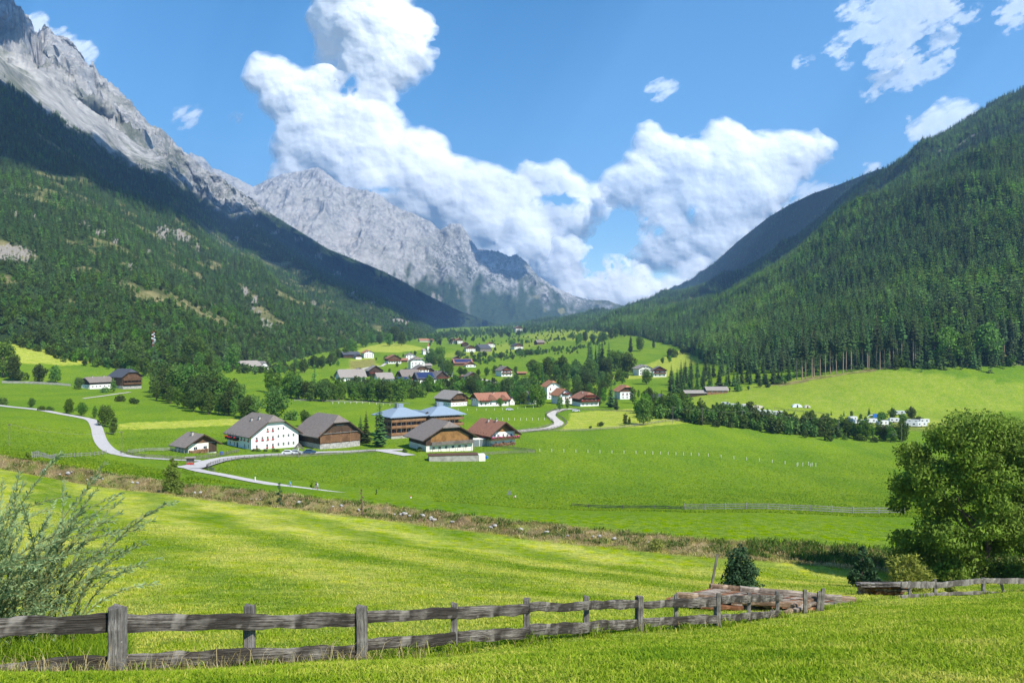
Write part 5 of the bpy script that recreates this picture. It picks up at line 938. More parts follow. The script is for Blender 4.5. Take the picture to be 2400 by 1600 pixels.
fence('dark tapering end of the fence in the big meadow', [(1340,1188,168),(1420,1194,160),(1500,1204,152),(1605,1218,140)], 4.5, .8, (.3, .6), M_OLDW)
fence('grey terrace fence left of the timber farm', [(5,898),(90,900),(165,905)], 4, 1.6, (.3, .7, 1.1, 1.4), M_SILV, .15, .3)
fence('old fence and stone row behind the village meadow', [(690,940),(790,942),(860,944),(960,947)], 4, 1.3, (.4, .9), M_SILV, .15, .16)
fence('fence above the camping ground', [(1815,958),(1900,968),(1950,974)], 5, 1.2, (.5, 1.0), M_OLDW)
def posts(label, group, pts, n, h, mat, w=.14):
    P = np.array(pts, float)
    for i in range(n):
        t = i/(n-1); u = float(np.interp(t*(len(P)-1), range(len(P)), P[:, 0])); v = float(np.interp(t*(len(P)-1), range(len(P)), P[:, 1])); q = pix(u, v)
        m = MB(); m.tube([(0, 0, -.3), (0, 0, h*.9), (0, 0, h)], [w/2, w/2, w*.3], 6); o = m.build('fence_post', mat); o.location = q; tag(o, label, 'post', group)
M_WPOST = plain('pale_stake', (.66, .62, .54), .8, .08)
posts('thin pale stake of the electric fence across the big meadow', 'pale stakes in the big meadow', [(1265,1058),(1500,1063),(1650,1068),(1900,1093)], 26, 1.15, M_WPOST, .22)
posts('thin pale stake at the corner of the electric fence', 'pale stakes in the big meadow', [(1868,1093),(1895,1090),(1912,1093)], 5, 1.3, M_WPOST, .2)
posts('thin pale stake of the electric fence below the red roof', 'pale stakes behind the blue roofs', [(1030,962),(1150,962),(1250,956)], 12, 1.2, M_WPOST, .25)
posts('thin pale stake of the electric fence left of the S bend lane', 'pale stakes by the S bend', [(1150,984),(1220,985),(1290,984)], 11, 1.2, M_WPOST, .25)
posts('thin pale stake of the electric fence in the village meadow', 'pale stakes in the village meadow', [(780,946),(850,945),(930,952)], 11, 1.2, M_WPOST, .3)
def pole(label, u, v, h, Y=None, r0=.13, lamp=False):
    p = atY(u, Y) if Y else pix(u, v); m = MB(); m.tube([(0, 0, -.5), (0, 0, h)], [r0, r0*.75], 7); o = m.build('utility_pole', M_OLDW); o.location = p; tag(o, label, 'pole', 'utility poles'); c = MB(); c.box(-.35, .35, -.06, .06, h-.45, h-.33); c.tube([(-.3, 0, h-.33), (-.3, 0, h-.15)], .05, 5); c.tube([(.3, 0, h-.33), (.3, 0, h-.15)], .05, 5); c.build('crossarm', M_OLDW, o)
    return p+Vector((0, 0, h-.15))
pl = [pole('utility pole standing at the meadow edge near the big round tree', 1577, 992, 8.5), pole('utility pole at the left start of the river thicket', 1646, 996, 8.5), pole('utility pole among the river willows, nearer the middle', 1740, 1002, 8.5), pole('leaning utility pole in the river willows', 1966, 1024, 9.5), pole('utility pole at the right end of the river willows', 2113, 1038, 9)]
pp = [pole('wooden pole on the left meadow near the picture edge', 22, 1068, 6, 215), pole('pale wooden pole beside the road bend', 285, 1064, 6.8), pole('thin pole behind the white farmhouse roof', 612, 978, 8)]
pole('utility pole between the big round tree and the river', 1540, 965, 9)
def wire(a, b, sag, label):
    m = MB(); m.tube([a.lerp(b, t/12)-Vector((0, 0, sag*4*(t/12)*(1-t/12))) for t in range(13)], .022, 4); o = m.build('power_line', M_SILV); tag(o, label, 'wire')
for i, (a, b) in enumerate(zip(pl[:-1], pl[1:])): wire(a, b, 1.2, 'thin overhead wire span over the river willows, number %s from the left' % ('one', 'two', 'three', 'four')[i])
wire(pp[0], pp[1], 1.6, 'thin overhead wire crossing the left road and meadow')
# telecom mast with dishes above the left wood
i_ = int(np.argmin(np.abs(UL[:, 0]-359))); j_ = int(np.where(VL[i_, 5:] < 818)[0][0])+5; p = Vector((float(XL[i_, j_]), float(YL[i_, j_]), float(ZL[i_, j_]))); r = empty('radio_mast', p); tag(r, 'red and white radio mast with dishes standing in the left forest', 'mast'); M_MR = plain('mast_red', (.45, .03, .02), .6, .05); M_MW = plain('mast_white', (.75, .75, .74), .5, .03)
H0 = 40*p.y/F
for k in range(8):
    m = MB(); z0, z1 = H0*k/8, H0*(k+1)/8; w_ = .55-.03*k
    for sx, sy in ((-1, -1), (1, -1), (1, 1), (-1, 1)): m.bar((sx*w_, sy*w_, z0), (sx*w_, sy*w_, z1), .16, .16)
    for sx in (-1, 1): m.bar((-w_, sx*w_, z0), (w_, sx*w_, z1), .1, .1); m.bar((sx*w_, w_, z0), (sx*w_, -w_, z1), .1, .1)
    m.build('mast_section', M_MR if k % 2 else M_MW, r)
for k, (x, z, rd) in enumerate([(1.3, .5*H0, .9), (-1.2, .58*H0, .7), (1.1, .68*H0, .7), (-1.0, .78*H0, .6), (.9, .88*H0, .5), (1.2, .4*H0, .8)]):
    m = MB(); m.ball((x, -.6, z), rd, .35, rd, 9, 5); m.build('dish', M_MW, r)
# crucifix shrine by the road, little roofed notice box, signs
p = atY(700, 262); r = empty('wayside_cross', p, R(-5)); tag(r, 'tall roofed wooden wayside crucifix standing by the road fence', 'cross')
m = MB(); m.box(-.13, .13, -.1, .1, -.5, 4.4); m.box(-.9, .9, -.07, .07, 2.9, 3.1); m.build('cross', M_OLDW, r); m = MB(); m.bar((-1.45, 0, 2.8), (0, 0, 4.55), .6, .1, (0, 1, 0)); m.bar((1.45, 0, 2.8), (0, 0, 4.55), .6, .1, (0, 1, 0)); m.bar((-1.3, 0, 2.7), (-.9, 0, 3.0), .1, .1); m.build('roof', M_RGREY, r)
m = MB(); m.tube([(0, -.14, 1.9), (0, -.16, 2.5), (0, -.16, 3.0)], [.06, .13, .1], 6); m.tube([(-.7, -.14, 3.1), (0, -.16, 2.95), (.7, -.14, 3.1)], [.04, .06, .04], 5); m.ball((0, -.17, 3.2), .12, n=6, m=4); m.build('carved_figure', M_CREAM, r)
p = atY(446, 216); r = empty('notice_shelter', p, R(8)); tag(r, 'small roofed wooden notice shelter with red flowers at the junction', 'shelter')
m = MB(); m.box(-1.0, -.85, -.1, .1, 0, 2.1); m.box(.85, 1.0, -.1, .1, 0, 2.1); m.box(-.85, .85, .02, .08, .7, 1.9); m.build('frame', M_OLDW, r); m = MB(); m.prism([(-1.4, 2.0), (1.4, 2.0), (1.3, 2.3), (-1.3, 2.3)], 'y', -.6, .6); m.build('roof', M_RPALE, r); m = MB()
for k in range(8): m.ball((-.8+k*.23, -.2, .45+.1*(k % 2)), .2, n=5, m=3)
m.build('flowers', M_RED, r)
p = atY(1194, 186); r = empty('road_sign', p, R(10)); tag(r, 'grey backed triangular traffic sign standing in the big meadow', 'sign'); m = MB(); m.tube([(0, 0, -.2), (0, 0, 2.2)], .045, 6); m.build('post', M_GREYM, r); m = MB(); m.prism([(-.62, .72), (.62, .72), (.62, .95), (.45, .95), (0, 2.15), (-.45, .95), (-.62, .95)], 'y', -.05, -.02); m.build('sign_panel', M_GREYM, r)
for (u, Y, lab, mc, h) in [(963, 160, 'white roadside marker post with red top at the end of the asphalt', M_MW, 1.1), (897, 163, 'small pale roadside stone near the end of the asphalt', M_CREAM, .5), (598, 180, 'pale wooden post on the far verge of the road', M_CREAM, 1.2)]:
    p = atY(u, Y); m = MB(); m.tube([(0, 0, -.2), (0, 0, h*.8)], .11, 7); o = m.build('marker_post', mc); o.location = p; tag(o, lab, 'post'); m = MB(); m.tube([(0, 0, h*.8), (0, 0, h)], [.11, .08], 7); m.build('cap', M_MR if h == 1.1 else mc, o)
# parked cars by the farmhouse, bins, bales
def car(u, Y, rz, c, lab):
    p = atY(u, Y); r = empty('parked_car', p+Vector((0, 0, .2)), R(rz)); tag(r, lab, 'car'); mc = plain('car_paint_'+lab.split()[0], c, .3, .02, 1, .6)
    m = MB(); m.prism([(-2.1, .3), (2.1, .3), (2.15, .75), (1.4, .88), (-1.9, .92), (-2.15, .8)], 'y', -.85, .85); m.prism([(-1.8, .92), (-1.3, 1.45), (.4, 1.45), (1.2, .88)], 'y', -.74, .74); m.build('body', mc, r)
    m = MB(); m.prism([(-1.6, .98), (-1.2, 1.38), (.35, 1.38), (.95, .95)], 'y', -.76, .76); m.build('window_glass', M_GLASS, r)
    for x in (-1.35, 1.35):
        for y in (-.8, .8): m = MB(); m.tube([(x, y-.1, .32), (x, y+.1, .32)], .33, 10); w_ = m.build('wheel', M_BLACK, r); m = MB(); m.tube([(x, y-.12*(1 if y < 0 else -1), .32), (x, y+.0, .32)], .17, 8); m.build('rim', M_GREYM, w_)
car(676, 268, 8, (.62, .62, .63), 'silver car parked before the white farmhouse wall'); car(694, 270, 5, (.40, .41, .43), 'grey car parked right of the silver one'); car(726, 273, 12, (.03, .07, .14), 'dark blue car parked before the brown barn')
car(1350, 452, 5, (.6, .6, .62), 'pale car parked beside the wooden farmhouse'); car(1194, 455, 10, (.55, .56, .6), 'light car parked below the long red roof')
for (u, Y, c, lab) in [(519, 256, (.02, .10, .42), 'blue plastic barrel left of the white farmhouse'), (1141, 268, (.03, .15, .5), 'blue tarpaulin bundle at the chalet corner')]:
    p = atY(u, Y); m = MB(); m.tube([(0, 0, 0), (0, 0, .1), (0, 0, .9), (0, 0, 1.0)], [.42, .46, .46, .38], 12); o = m.build('barrel', plain('blue_plastic', c, .5, .03)); o.location = p; tag(o, lab, 'barrel')
for k, u in enumerate((594, 606, 620, 640, 651)):
    o = tr('bush', u, 0, 7+2*(k % 2), 'trimmed garden bush in the row before the white farmhouse', 'garden bushes before the farmhouse', Y=276, cat='bush')
# ------------------------------------------------------------------ the camping ground
M_CARV = plain('caravan_shell', (.58, .58, .56), .5, .05)
def caravan(u, Y, rz, L=6, Hh=2.6, lab='', c=M_CARV):
    p = atY(u, Y); r = empty('caravan', p, R(rz)); tag(r, lab, 'caravan', 'caravans on the camping ground')
    m = MB(); m.prism([(-L/2, .5), (L/2, .5), (L/2+.15, 1.3), (L/2-.2, Hh), (-L/2+.2, Hh), (-L/2-.15, 1.3)], 'y', -1.1, 1.1); m.build('body', c, r)
    for x in (-L*.28, L*.2): m = MB(); m.box(x-.5, x+.5, -1.13, -1.05, 1.4, 2.05); m.build('window', M_GLASS, r)
    m = MB(); m.box(-.25, .4, -1.14, -1.05, .55, 2.3); m.build('door', M_CREAM, r); m = MB(); m.tube([(-.6, -1.15, .4), (-.6, 1.15, .4)], .38, 10); m.build('wheel', M_BLACK, r)
WH = ['white caravan at the upper left end of the camp', 'white caravan second from the upper left end', 'white caravan third along the upper camp row', 'white caravan fourth along the upper camp row', 'white caravan half behind the willows, lower left', 'white caravan half behind the willows, middle', 'white caravan behind the willows under the dome tent', 'white caravan by the blue awning', 'white caravan behind the arched sign', 'white caravan right of the arched sign', 'white caravan above the camp kiosk', 'white caravan right of the camp kiosk', 'white motorhome near the big right tree', 'white motorhome touching the big right tree', 'white caravan left of the arched sign', 'long white caravan row at the right end of the camp', 'red striped caravan on the upper camp track']
for i, (u, v) in enumerate([(1700,953),(1718,955),(1738,958),(1748,959),(1768,968),(1792,972),(1822,973),(1998,987),(2040,992),(2068,997),(2095,990),(2140,994),(2158,1000),(2135,1000),(2012,994),(2165,992),(2108,972)]):
    p = pix(u, v); caravan(u, p.y, rt.uniform(-25, 25), rt.uniform(5.5, 7.5), rt.uniform(2.6, 3.0), WH[i])
def tent(u, v, w, h, c, lab, arch=True):
    p = pix(u, v); m = MB(); n = 8
    for k in range(n): a0, a1 = math.pi*k/n, math.pi*(k+1)/n; m.add([(w/2*math.cos(a0), -1.6, h*math.sin(a0)), (w/2*math.cos(a1), -1.6, h*math.sin(a1)), (w/2*math.cos(a1)*.9, 1.8, h*.9*math.sin(a1)), (w/2*math.cos(a0)*.9, 1.8, h*.9*math.sin(a0)), (0, -1.6, 0), (0, 1.8, 0)], [(0, 1, 2, 3), (0, 4, 1), (2, 5, 3)])
    o = m.build('tent', c); o.location = p; tag(o, lab, 'tent'); q = MB(); q.prism([(-.5, 0), (.5, 0), (.3, h*.75), (-.3, h*.75)], 'y', -1.66, -1.62); q.build('entrance', M_DARK, o)
M_CANV = plain('canvas', (.62, .55, .42), .9, .05); M_BLUEC = plain('blue_canvas', (.03, .14, .45), .8, .05)
tent(1867, 954, 6.5, 2.3, M_MW, 'white dome tent above the river willows'); tent(1891, 955, 4, 1.8, M_CANV, 'beige dome tent right of the white one'); tent(1997, 990, 5, 2.2, M_BLUEC, 'blue tent awning in the camp'); tent(1775, 956, 8, 2.0, M_CANV, 'long pale awning tent on the upper camp row')
house('kiosk', 'camp hut with grey brown roof beside the arched sign', 2088, 1018, 20, 6.5, 8, 2.8, 4.4, wall=M_WHITE, top=M_WOOD, roof=M_RPALE, ov=.6, of=.5, wins=wl('F', [-1.5, 1.5], 1, 1, 1), cat='hut', simple=True)
house('kiosk', 'narrow red brown camp hut left of the grey roofed one', 2062, 1018, -20, 3.2, 6, 2.9, 4.0, wall=M_RAILW, top=M_RAILW, roof=M_RPALE, ov=.4, of=.4, cat='hut', simple=True)
p = pix(2068, 1016); o = MB().box(-1.1, 1.1, -.12, .12, .6, 4.2).build('sign_board', M_MW); o.location = p; tag(o, 'white camp entrance board with a red panel', 'sign'); MB().box(-.7, .7, -.16, -.12, 2.3, 3.6).build('panel', M_CANV, o)
p = pix(2042, 1000); m = MB(); m.tube([(-2.6, 0, 0), (-2.6, 0, 4), (-2.2, 0, 5.4), (-1, 0, 6.3), (.8, 0, 6.5)], .16, 6); o = m.build('camp_arch', M_MW); o.location = p; tag(o, 'tall white curved arch post at the camp entrance', 'arch'); MB().box(.9, 3.1, -.1, .1, 5.2, 7.2).build('blue_panel', M_BLUEC, o)
# ------------------------------------------------------------------ cyclists on the road
M_SKIN = plain('skin', (.45, .25, .17), .6, .03); M_JET = plain('navy_jersey', (.03, .035, .07), .8, .05); M_JB = plain('blue_jersey', (.02, .30, .55), .8, .05); M_SHORT = plain('grey_shorts', (.35, .36, .38), .8, .05); M_PACK = plain('grey_rucksack', (.48, .49, .50), .8, .05); M_HELB = plain('turquoise_helmet', (.02, .42, .55), .4, .03)
def skinned(name, verts, edges, radii, mat, parent, root=0):
    me = bpy.data.meshes.new(name); me.from_pydata(verts, edges, []); o = link(bpy.data.objects.new(name, me)); sk = o.modifiers.new('s', 'SKIN'); sk.use_smooth_shade = True; me.skin_vertices[0].data[root].use_root = True
    for i, r_ in enumerate(radii): me.skin_vertices[0].data[i].radius = (r_, r_)
    o.modifiers.new('u', 'SUBSURF').levels = 1; dg = bpy.context.evaluated_depsgraph_get(); me2 = bpy.data.meshes.new_from_object(o.evaluated_get(dg)); bpy.data.objects.remove(o); me2.materials.clear(); me2.materials.append(mat); me2.name = name
    return link(bpy.data.objects.new(name, me2), parent)
def cyclist(u, Y, rz, sc, top, pants, helm, lab, blab, pack):
    p = atY(u, Y)+Vector((0, 0, .18)); b = empty('bicycle', p, R(rz)); b.scale = (sc,)*3; tag(b, blab, 'bicycle')
    for x in (-.52, .52):
        m = MB(); n = 20; m.tube([(x+.34*math.cos(6.2832*k/n), 0, .35+.34*math.sin(6.2832*k/n)) for k in range(n+1)], .022, 5, False); w_ = m.build('wheel', M_BLACK, b); m = MB()
        for k in range(4): a = math.pi*k/4; m.bar((x-.32*math.cos(a), 0, .35-.32*math.sin(a)), (x+.32*math.cos(a), 0, .35+.32*math.sin(a)), .008, .008, (0, 1, 0))
        m.build('spokes', M_GREYM, w_)
    m = MB()
    for a, c in (((-.52, 0, .35), (-.12, 0, .32)), ((-.12, 0, .32), (-.2, 0, .85)), ((-.2, 0, .8), (.36, 0, .86)), ((-.12, 0, .32), (.38, 0, .76)), ((-.52, 0, .35), (-.2, 0, .78)), ((.52, 0, .35), (.36, 0, .95)), ((.36, 0, .95), (.42, 0, 1.02))): m.tube([a, c], .02, 6)
    m.build('frame', M_HELB if pack is None else M_GREYM, b); m = MB(); m.tube([(.40, -.27, 1.02), (.42, 0, 1.02), (.40, .27, 1.02)], .016, 6); m.build('handlebar', M_BLACK, b); m = MB(); m.ball((-.22, 0, .9), .13, .07, .04, 8, 4); m.build('saddle', M_BLACK, b); m = MB(); m.bar((-.12, -.16, .2), (-.12, -.06, .2), .09, .03); m.bar((-.12, .06, .44), (-.12, .16, .44), .09, .03); m.build('pedals', M_BLACK, b)
    r = empty('person', p, R(rz)); r.scale = (sc,)*3; tag(r, lab, 'person')
    V = [(-.2, 0, .98), (-.08, 0, 1.2), (.06, 0, 1.42), (.1, 0, 1.52), (.14, 0, 1.63), (.08, .17, 1.40), (.24, .22, 1.2), (.38, .24, 1.06), (.08, -.17, 1.40), (.24, -.22, 1.2), (.38, -.24, 1.06), (-.16, .09, .93), (.14, .1, .86), (-.06, .11, .48), (.04, .11, .44), (-.16, -.09, .93), (.12, -.1, .70), (-.12, -.11, .26), (0, -.11, .2), (.43, .25, 1.04), (.43, -.25, 1.04)]
    E = [(0, 1), (1, 2), (2, 3), (3, 4), (2, 5), (5, 6), (6, 7), (2, 8), (8, 9), (9, 10), (0, 11), (11, 12), (12, 13), (13, 14), (0, 15), (15, 16), (16, 17), (17, 18), (7, 19), (10, 20)]
    body = skinned('body', V, E, [.13, .14, .15, .06, .1, .065, .045, .032, .065, .045, .032, .1, .075, .045, .04, .1, .075, .045, .04, .03, .03], M_SKIN, r)
    skinned('jersey', V[:10], [e for e in E if max(e) < 10], [.15, .158, .168, .07, .001, .075, .055, .001, .075, .055], top, r)
    q = [0, 11, 12, 15, 16]; skinned('shorts', [V[i] for i in q], [(0, 1), (1, 2), (0, 3), (3, 4)], [.155, .118, .085, .118, .085], pants, r)
    m = MB(); m.ball((.13, 0, 1.70), .135, .115, .11, 10, 6); m.build('helmet', helm, r)
    m = MB(); m.ball((.24, 0, 1.62), .02, .018, .022, 6, 4); m.ball((.225, .035, 1.65), .012, n=5, m=3); m.ball((.225, -.035, 1.65), .012, n=5, m=3); m.build('face', M_SKIN, body)
    if pack: m = MB(); m.ball((-.2, 0, 1.27), .15, .17, .27, 8, 6); m.build('rucksack', pack, r)
cyclist(742, 168, 172, 1.05, M_JET, M_SHORT, M_JET, 'cyclist in dark navy top with grey rucksack riding on the road', 'bicycle under the navy clad cyclist', M_PACK)
cyclist(680, 172, 165, .72, M_JB, M_SHORT, M_HELB, 'child cyclist in blue top and turquoise helmet on the road', 'small bicycle under the blue clad child', None)
p = atY(1208, 186); r = empty('person', p, R(200)); tag(r, 'person in white top sitting in the meadow beside the triangular sign', 'person')
V = [(0, 0, .15), (0, 0, .35), (0, 0, .55), (.02, 0, .65), (.04, 0, .74), (0, .17, .52), (.12, .2, .35), (.3, .16, .3), (0, -.17, .52), (.12, -.2, .35), (.3, -.16, .3), (.05, .1, .14), (.38, .12, .42), (.6, .12, .06), (.05, -.1, .14), (.38, -.12, .42), (.6, -.12, .06)]
E = [(0, 1), (1, 2), (2, 3), (3, 4), (2, 5), (5, 6), (6, 7), (2, 8), (8, 9), (9, 10), (0, 11), (11, 12), (12, 13), (0, 14), (14, 15), (15, 16)]; skinned('body', V, E, [.14, .14, .15, .06, .1, .06, .045, .03, .06, .045, .03, .1, .07, .05, .1, .07, .05], M_SKIN, r); skinned('shirt', V[:10], [e for e in E if max(e) < 10], [.155, .16, .17, .07, .001, .075, .055, .001, .075, .055], M_MW, r); m = MB(); m.ball((.0, 0, .8), .11, .1, .09, 8, 5); m.build('hair', M_BLACK, r)
# ------------------------------------------------------------------ foreground: the old rail fence
def barkwood(name, dark, light, grain=(1, 26, 26)):
    g = NG(name, .9, .12); o = g.obj(); gr = g.noise(1.6, 8, g.mapv(o, grain), .68, .4); pt = g.noise(1.1, 4, o, .6); kn = g.vor(3.3, g.mapv(o, (1, 1.6, 1.6)))
    c = g.mix(g.mr(gr, .40, .66, 0, 1), dark, light); c = g.mix(g.mr(g.noise(3.2, 6, g.mapv(o, tuple(x*2.2 for x in grain)), .7), .52, .6, 0, .8), c, tuple(x*.3 for x in dark)); c = g.mix(g.mr(pt, .44, .56, 0, .82), c, tuple(x*.42 for x in dark)); c = g.mix(g.mr(g.noise(2.3, 3, o), .6, .7, 0, .5), c, tuple(x*1.25 for x in light)); c = g.mix(g.mr(kn, .0, .07, .95, 0), c, tuple(min(1, x*1.7) for x in light)); g.col(c); g.bump(g.math('ADD', gr, g.math('MULTIPLY', pt, .4)), .03, .9); return g.mat
M_RAIL = barkwood('weathered_rail_wood', (.055, .045, .036), (.36, .325, .28)); M_POST = barkwood('weathered_post_wood', (.16, .14, .12), (.40, .37, .33), (22, 22, 1)); M_LOG = barkwood('old_beam_wood', (.20, .12, .07), (.48, .36, .25)); M_RUST = barkwood('reddish_plank_wood', (.22, .09, .04), (.45, .24, .13)); M_PLANK = barkwood('pale_plank_wood', (.28, .22, .17), (.55, .47, .38))
def uvY(u, v, Y): return Vector(((u-1200)/F*Y, Y, (800-v)/F*Y))
def beam(a0, a1, b0, b1, th, seed, mat, parent, name, n=36, amp=.018):
    # board from (top a0, bottom a1) to (top b0, bottom b1), local x along it, uneven edges
    a0, a1, b0, b1 = map(Vector, (a0, a1, b0, b1)); org = (a0+a1)/2; d = ((b0+b1)/2-org); Ln = d.length; x = d.normalized(); up = Vector((0, 0, 1)); y = up.cross(x).normalized(); z = x.cross(y)
    h0, h1 = (a0-a1).length, (b0-b1).length; t = np.linspace(0, 1, n+1); V = []; Fc = []
    top = fbm(t*Ln*1.1+seed*7, t*0+seed, 4, seed)*amp*2.2; bot = fbm(t*Ln*1.3+seed*3, t*0+seed, 4, seed+50)*amp*2.2; dep = fbm(t*Ln*.8, t*0+seed, 3, seed+90)*amp*1.2
    prof = [(-.5, -.36), (-.5, .3), (-.36, .5), (.36, .5), (.5, .34), (.5, -.36), (.32, -.5), (-.36, -.5)]
    for i in range(n+1):
        h = h0+(h1-h0)*t[i]
        for py, pz in prof: V.append((t[i]*Ln, py*th+dep[i], pz*h+(top[i] if pz > 0 else bot[i])+fbm(np.array([t[i]*9+py]), np.array([seed+pz]), 2, seed)[0]*amp*.5))
    k = len(prof)
    for i in range(n):
        for j in range(k): Fc.append((i*k+j, i*k+(j+1) % k, (i+1)*k+(j+1) % k, (i+1)*k+j))
    me = bpy.data.meshes.new(name); me.from_pydata(V, [], Fc+[tuple(range(k))[::-1], tuple(range(n*k, n*k+k))]); me.materials.append(mat)
    o = link(bpy.data.objects.new(name, me)); M4 = Matrix((x, y, z)).transposed().to_4x4(); M4.translation = org
    if parent: o.parent = parent; M4 = parent.matrix_basis.inverted() @ M4
    o.matrix_basis = M4; return o
def post(u, v0, v1, Y, wpx, seed, parent, lean=0.0, mat=None, name='post'):
    b = uvY(u, v1, Y); t = uvY(u+lean, v0, Y); w_ = wpx*Y/F; m = MB(); n = 9; rr = random.Random(seed); H_ = (t-b).length+.35; prof = [(-.5, -.38), (-.4, -.5), (.4, -.5), (.5, -.4), (.5, .4), (.38, .5), (-.4, .5), (-.5, .4)]; vs = []; fs = []
    for i in range(n+1):
        q = i/n; jx, jy = rr.uniform(-.05, .05)*w_, rr.uniform(-.05, .05)*w_
        for k, (a, c) in enumerate(prof): vs.append((a*w_*(1.04-.06*q)+jx, c*w_*.85+jy, -.35+H_*q+(rr.uniform(-.02, .03) if i == n else 0)))
    for i in range(n):
        for j in range(8): fs.append((i*8+j, i*8+(j+1) % 8, (i+1)*8+(j+1) % 8, (i+1)*8+j))
    fs += [tuple(range(8))[::-1], tuple(range(n*8, n*8+8))]; m.add(vs, fs); o = m.build(name, mat or M_POST, parent); d = (t-b).normalized(); q = Vector((0, 0, 1)).rotation_difference(d); o.rotation_euler = q.to_euler(); o.location = b-(parent.location if parent else Vector((0, 0, 0))); return o
def fY(u): return float(lin(FENCE, u))
p0 = uvY(848, 1547, 12.7); fr = empty('wooden_fence', p0); tag(fr, 'weathered grey two rail timber fence crossing the near meadow from the left edge', 'fence')
for i, (u, v0, v1, wpx, rear) in enumerate([(275,1422,1580,35,0),(585,1418,1553,24,1),(848,1421,1545,24,0),(837,1424,1540,10,1),(1065,1413,1518,16,1),(1235,1403,1512,16,1),(1374,1397,1496,13,1),(1492,1397,1476,8,1),(1501,1396,1479,13,0),(1585,1393,1464,9,1),(1677,1400,1462,8,1),(1684,1389,1466,9,0),(1755,1388,1452,8,1),(1822,1385,1447,8,1),(1887,1382,1441,8,0),(-130,1425,1600,36,0)]):
    Y = fY(u)+(.16 if rear else -.09); post(u, v0, v1, Y, wpx, i+3, fr)
for i, (u0, t0, b0, u1, t1, b1) in enumerate([(-130,1452,1494,264,1437,1482),(-130,1562,1598,264,1537,1571),(294,1439,1482,842,1437,1465),(294,1531,1566,842,1510,1538),(858,1432,1458,1236,1415,1440),(860,1498,1524,1236,1467,1494),(1240,1414,1433,1494,1404,1423),(1240,1464,1490,1494,1450,1470),(1507,1409,1424,1682,1398,1420),(1507,1448,1467,1682,1440,1459),(1689,1395,1412,1833,1393,1408),(1689,1440,1456,1830,1429,1443)]):
    beam(uvY(u0, t0, fY(u0)), uvY(u0, b0, fY(u0)), uvY(u1, t1, fY(u1)), uvY(u1, b1, fY(u1)), .055, i+11, M_RAIL, fr, 'rail', 60 if i < 6 else 30)
p0 = uvY(2191, 1396, 42); fr = empty('wooden_fence', p0); tag(fr, 'old silver grey rail fence running right from the lumber stack', 'fence')
for i, (u, v0, v1, wpx) in enumerate([(2132,1362,1402,6),(2191,1357,1396,7),(2305,1353,1390,8),(2440,1352,1388,8)]): post(u, v0, v1, fY(u), wpx, i+33, fr)
post(2353, 1362, 1389, fY(2353)+.2, 5, 40, fr, -8)
for i, (u0, t0, b0, u1, t1, b1) in enumerate([(2112,1363,1377,2190,1362,1377),(2194,1364,1378,2304,1354,1366),(2308,1354,1366,2460,1355,1368),(2112,1394,1404,2188,1388,1397),(2194,1388,1396,2302,1384,1392),(2308,1383,1390,2350,1388,1393)]):
    beam(uvY(u0, t0, fY(u0)-.1), uvY(u0, b0, fY(u0)-.1), uvY(u1, t1, fY(u1)-.1), uvY(u1, b1, fY(u1)-.1), .06, i+61, M_POST, fr, 'rail', 24)
for u, v0, v1, l in [(1917,1386,1430,'short split post beside the plank platform, the left one of the pair'),(1926,1379,1430,'short split post beside the plank platform, the taller right one')]:
    o = post(u, v0, v1, 28.6, 8, int(u), None, 3, name='fence_post'); tag(o, l, 'post')
# plank platform over the gully
p0 = uvY(1740, 1400, 31); dk = empty('plank_platform', p0); tag(dk, 'old plank platform with heavy beams lying behind the fence', 'platform')
A_, B_, C_, D_ = uvY(1562, 1400, 28.5), uvY(1662, 1378, 34), uvY(1992, 1409, 34.5), uvY(1872, 1424, 29); rr = random.Random(9)
N_ = 26
for i in range(N_):
    t0, t1 = (i+.04)/N_, (i+.95)/N_; a = A_.lerp(D_, t0); b = B_.lerp(C_, t0); a1 = A_.lerp(D_, t1); b1 = B_.lerp(C_, t1); ex = rr.uniform(-.04, .03); a = a.lerp(b, ex); a1 = a1.lerp(b1, ex); dz = rr.uniform(-.02, .03)
    m = MB(); q = [a, a1, b1, b]; m.add([tuple(p-p0+Vector((0, 0, dz))) for p in q]+[tuple(p-p0+Vector((0, 0, dz-.06))) for p in q], [(0, 1, 2, 3), (7, 6, 5, 4), (0, 4, 5, 1), (1, 5, 6, 2), (2, 6, 7, 3), (3, 7, 4, 0)]); m.build('plank', [M_PLANK, M_RUST, M_PLANK, M_LOG][rr.randrange(4)], dk)
def logpt(a, b, h, th, seed, mat, par, name='beam', amp=.015):
    a, b = Vector(a), Vector(b); u_ = Vector((0, 0, h)); return beam(a+u_, a, b+u_, b, th, seed, mat, par, name, 20, amp)
logpt(uvY(1664, 1379, 34.2), uvY(2004, 1411, 34.6), .22, .22, 71, M_LOG, dk); logpt(uvY(1734, 1384, 33), uvY(1972, 1407, 32.6), .20, .2, 72, M_PLANK, dk); logpt(uvY(1586, 1400, 28.6), uvY(1870, 1424, 28.9), .18, .18, 73, M_LOG, dk); logpt(uvY(1576, 1416, 28.8), uvY(1850, 1436, 29.2), .16, .2, 74, M_RAIL, dk); logpt(uvY(1640, 1425, 28.2), uvY(1740, 1428, 28.6), .14, .18, 75, M_RUST, dk); logpt(uvY(1590, 1395, 30.4), uvY(1870, 1418, 30.6), .14, .16, 76, M_PLANK, dk)
for u in (1600, 1700, 1800): logpt(uvY(u, 1432, 29), uvY(u+60, 1412, 33.5), .16, .16, 80+u, M_LOG, dk)
p0 = uvY(1870, 1430, 27.5); lg = empty('log_pile', p0); tag(lg, 'small heap of rotten split logs beside the plank platform', 'logs')
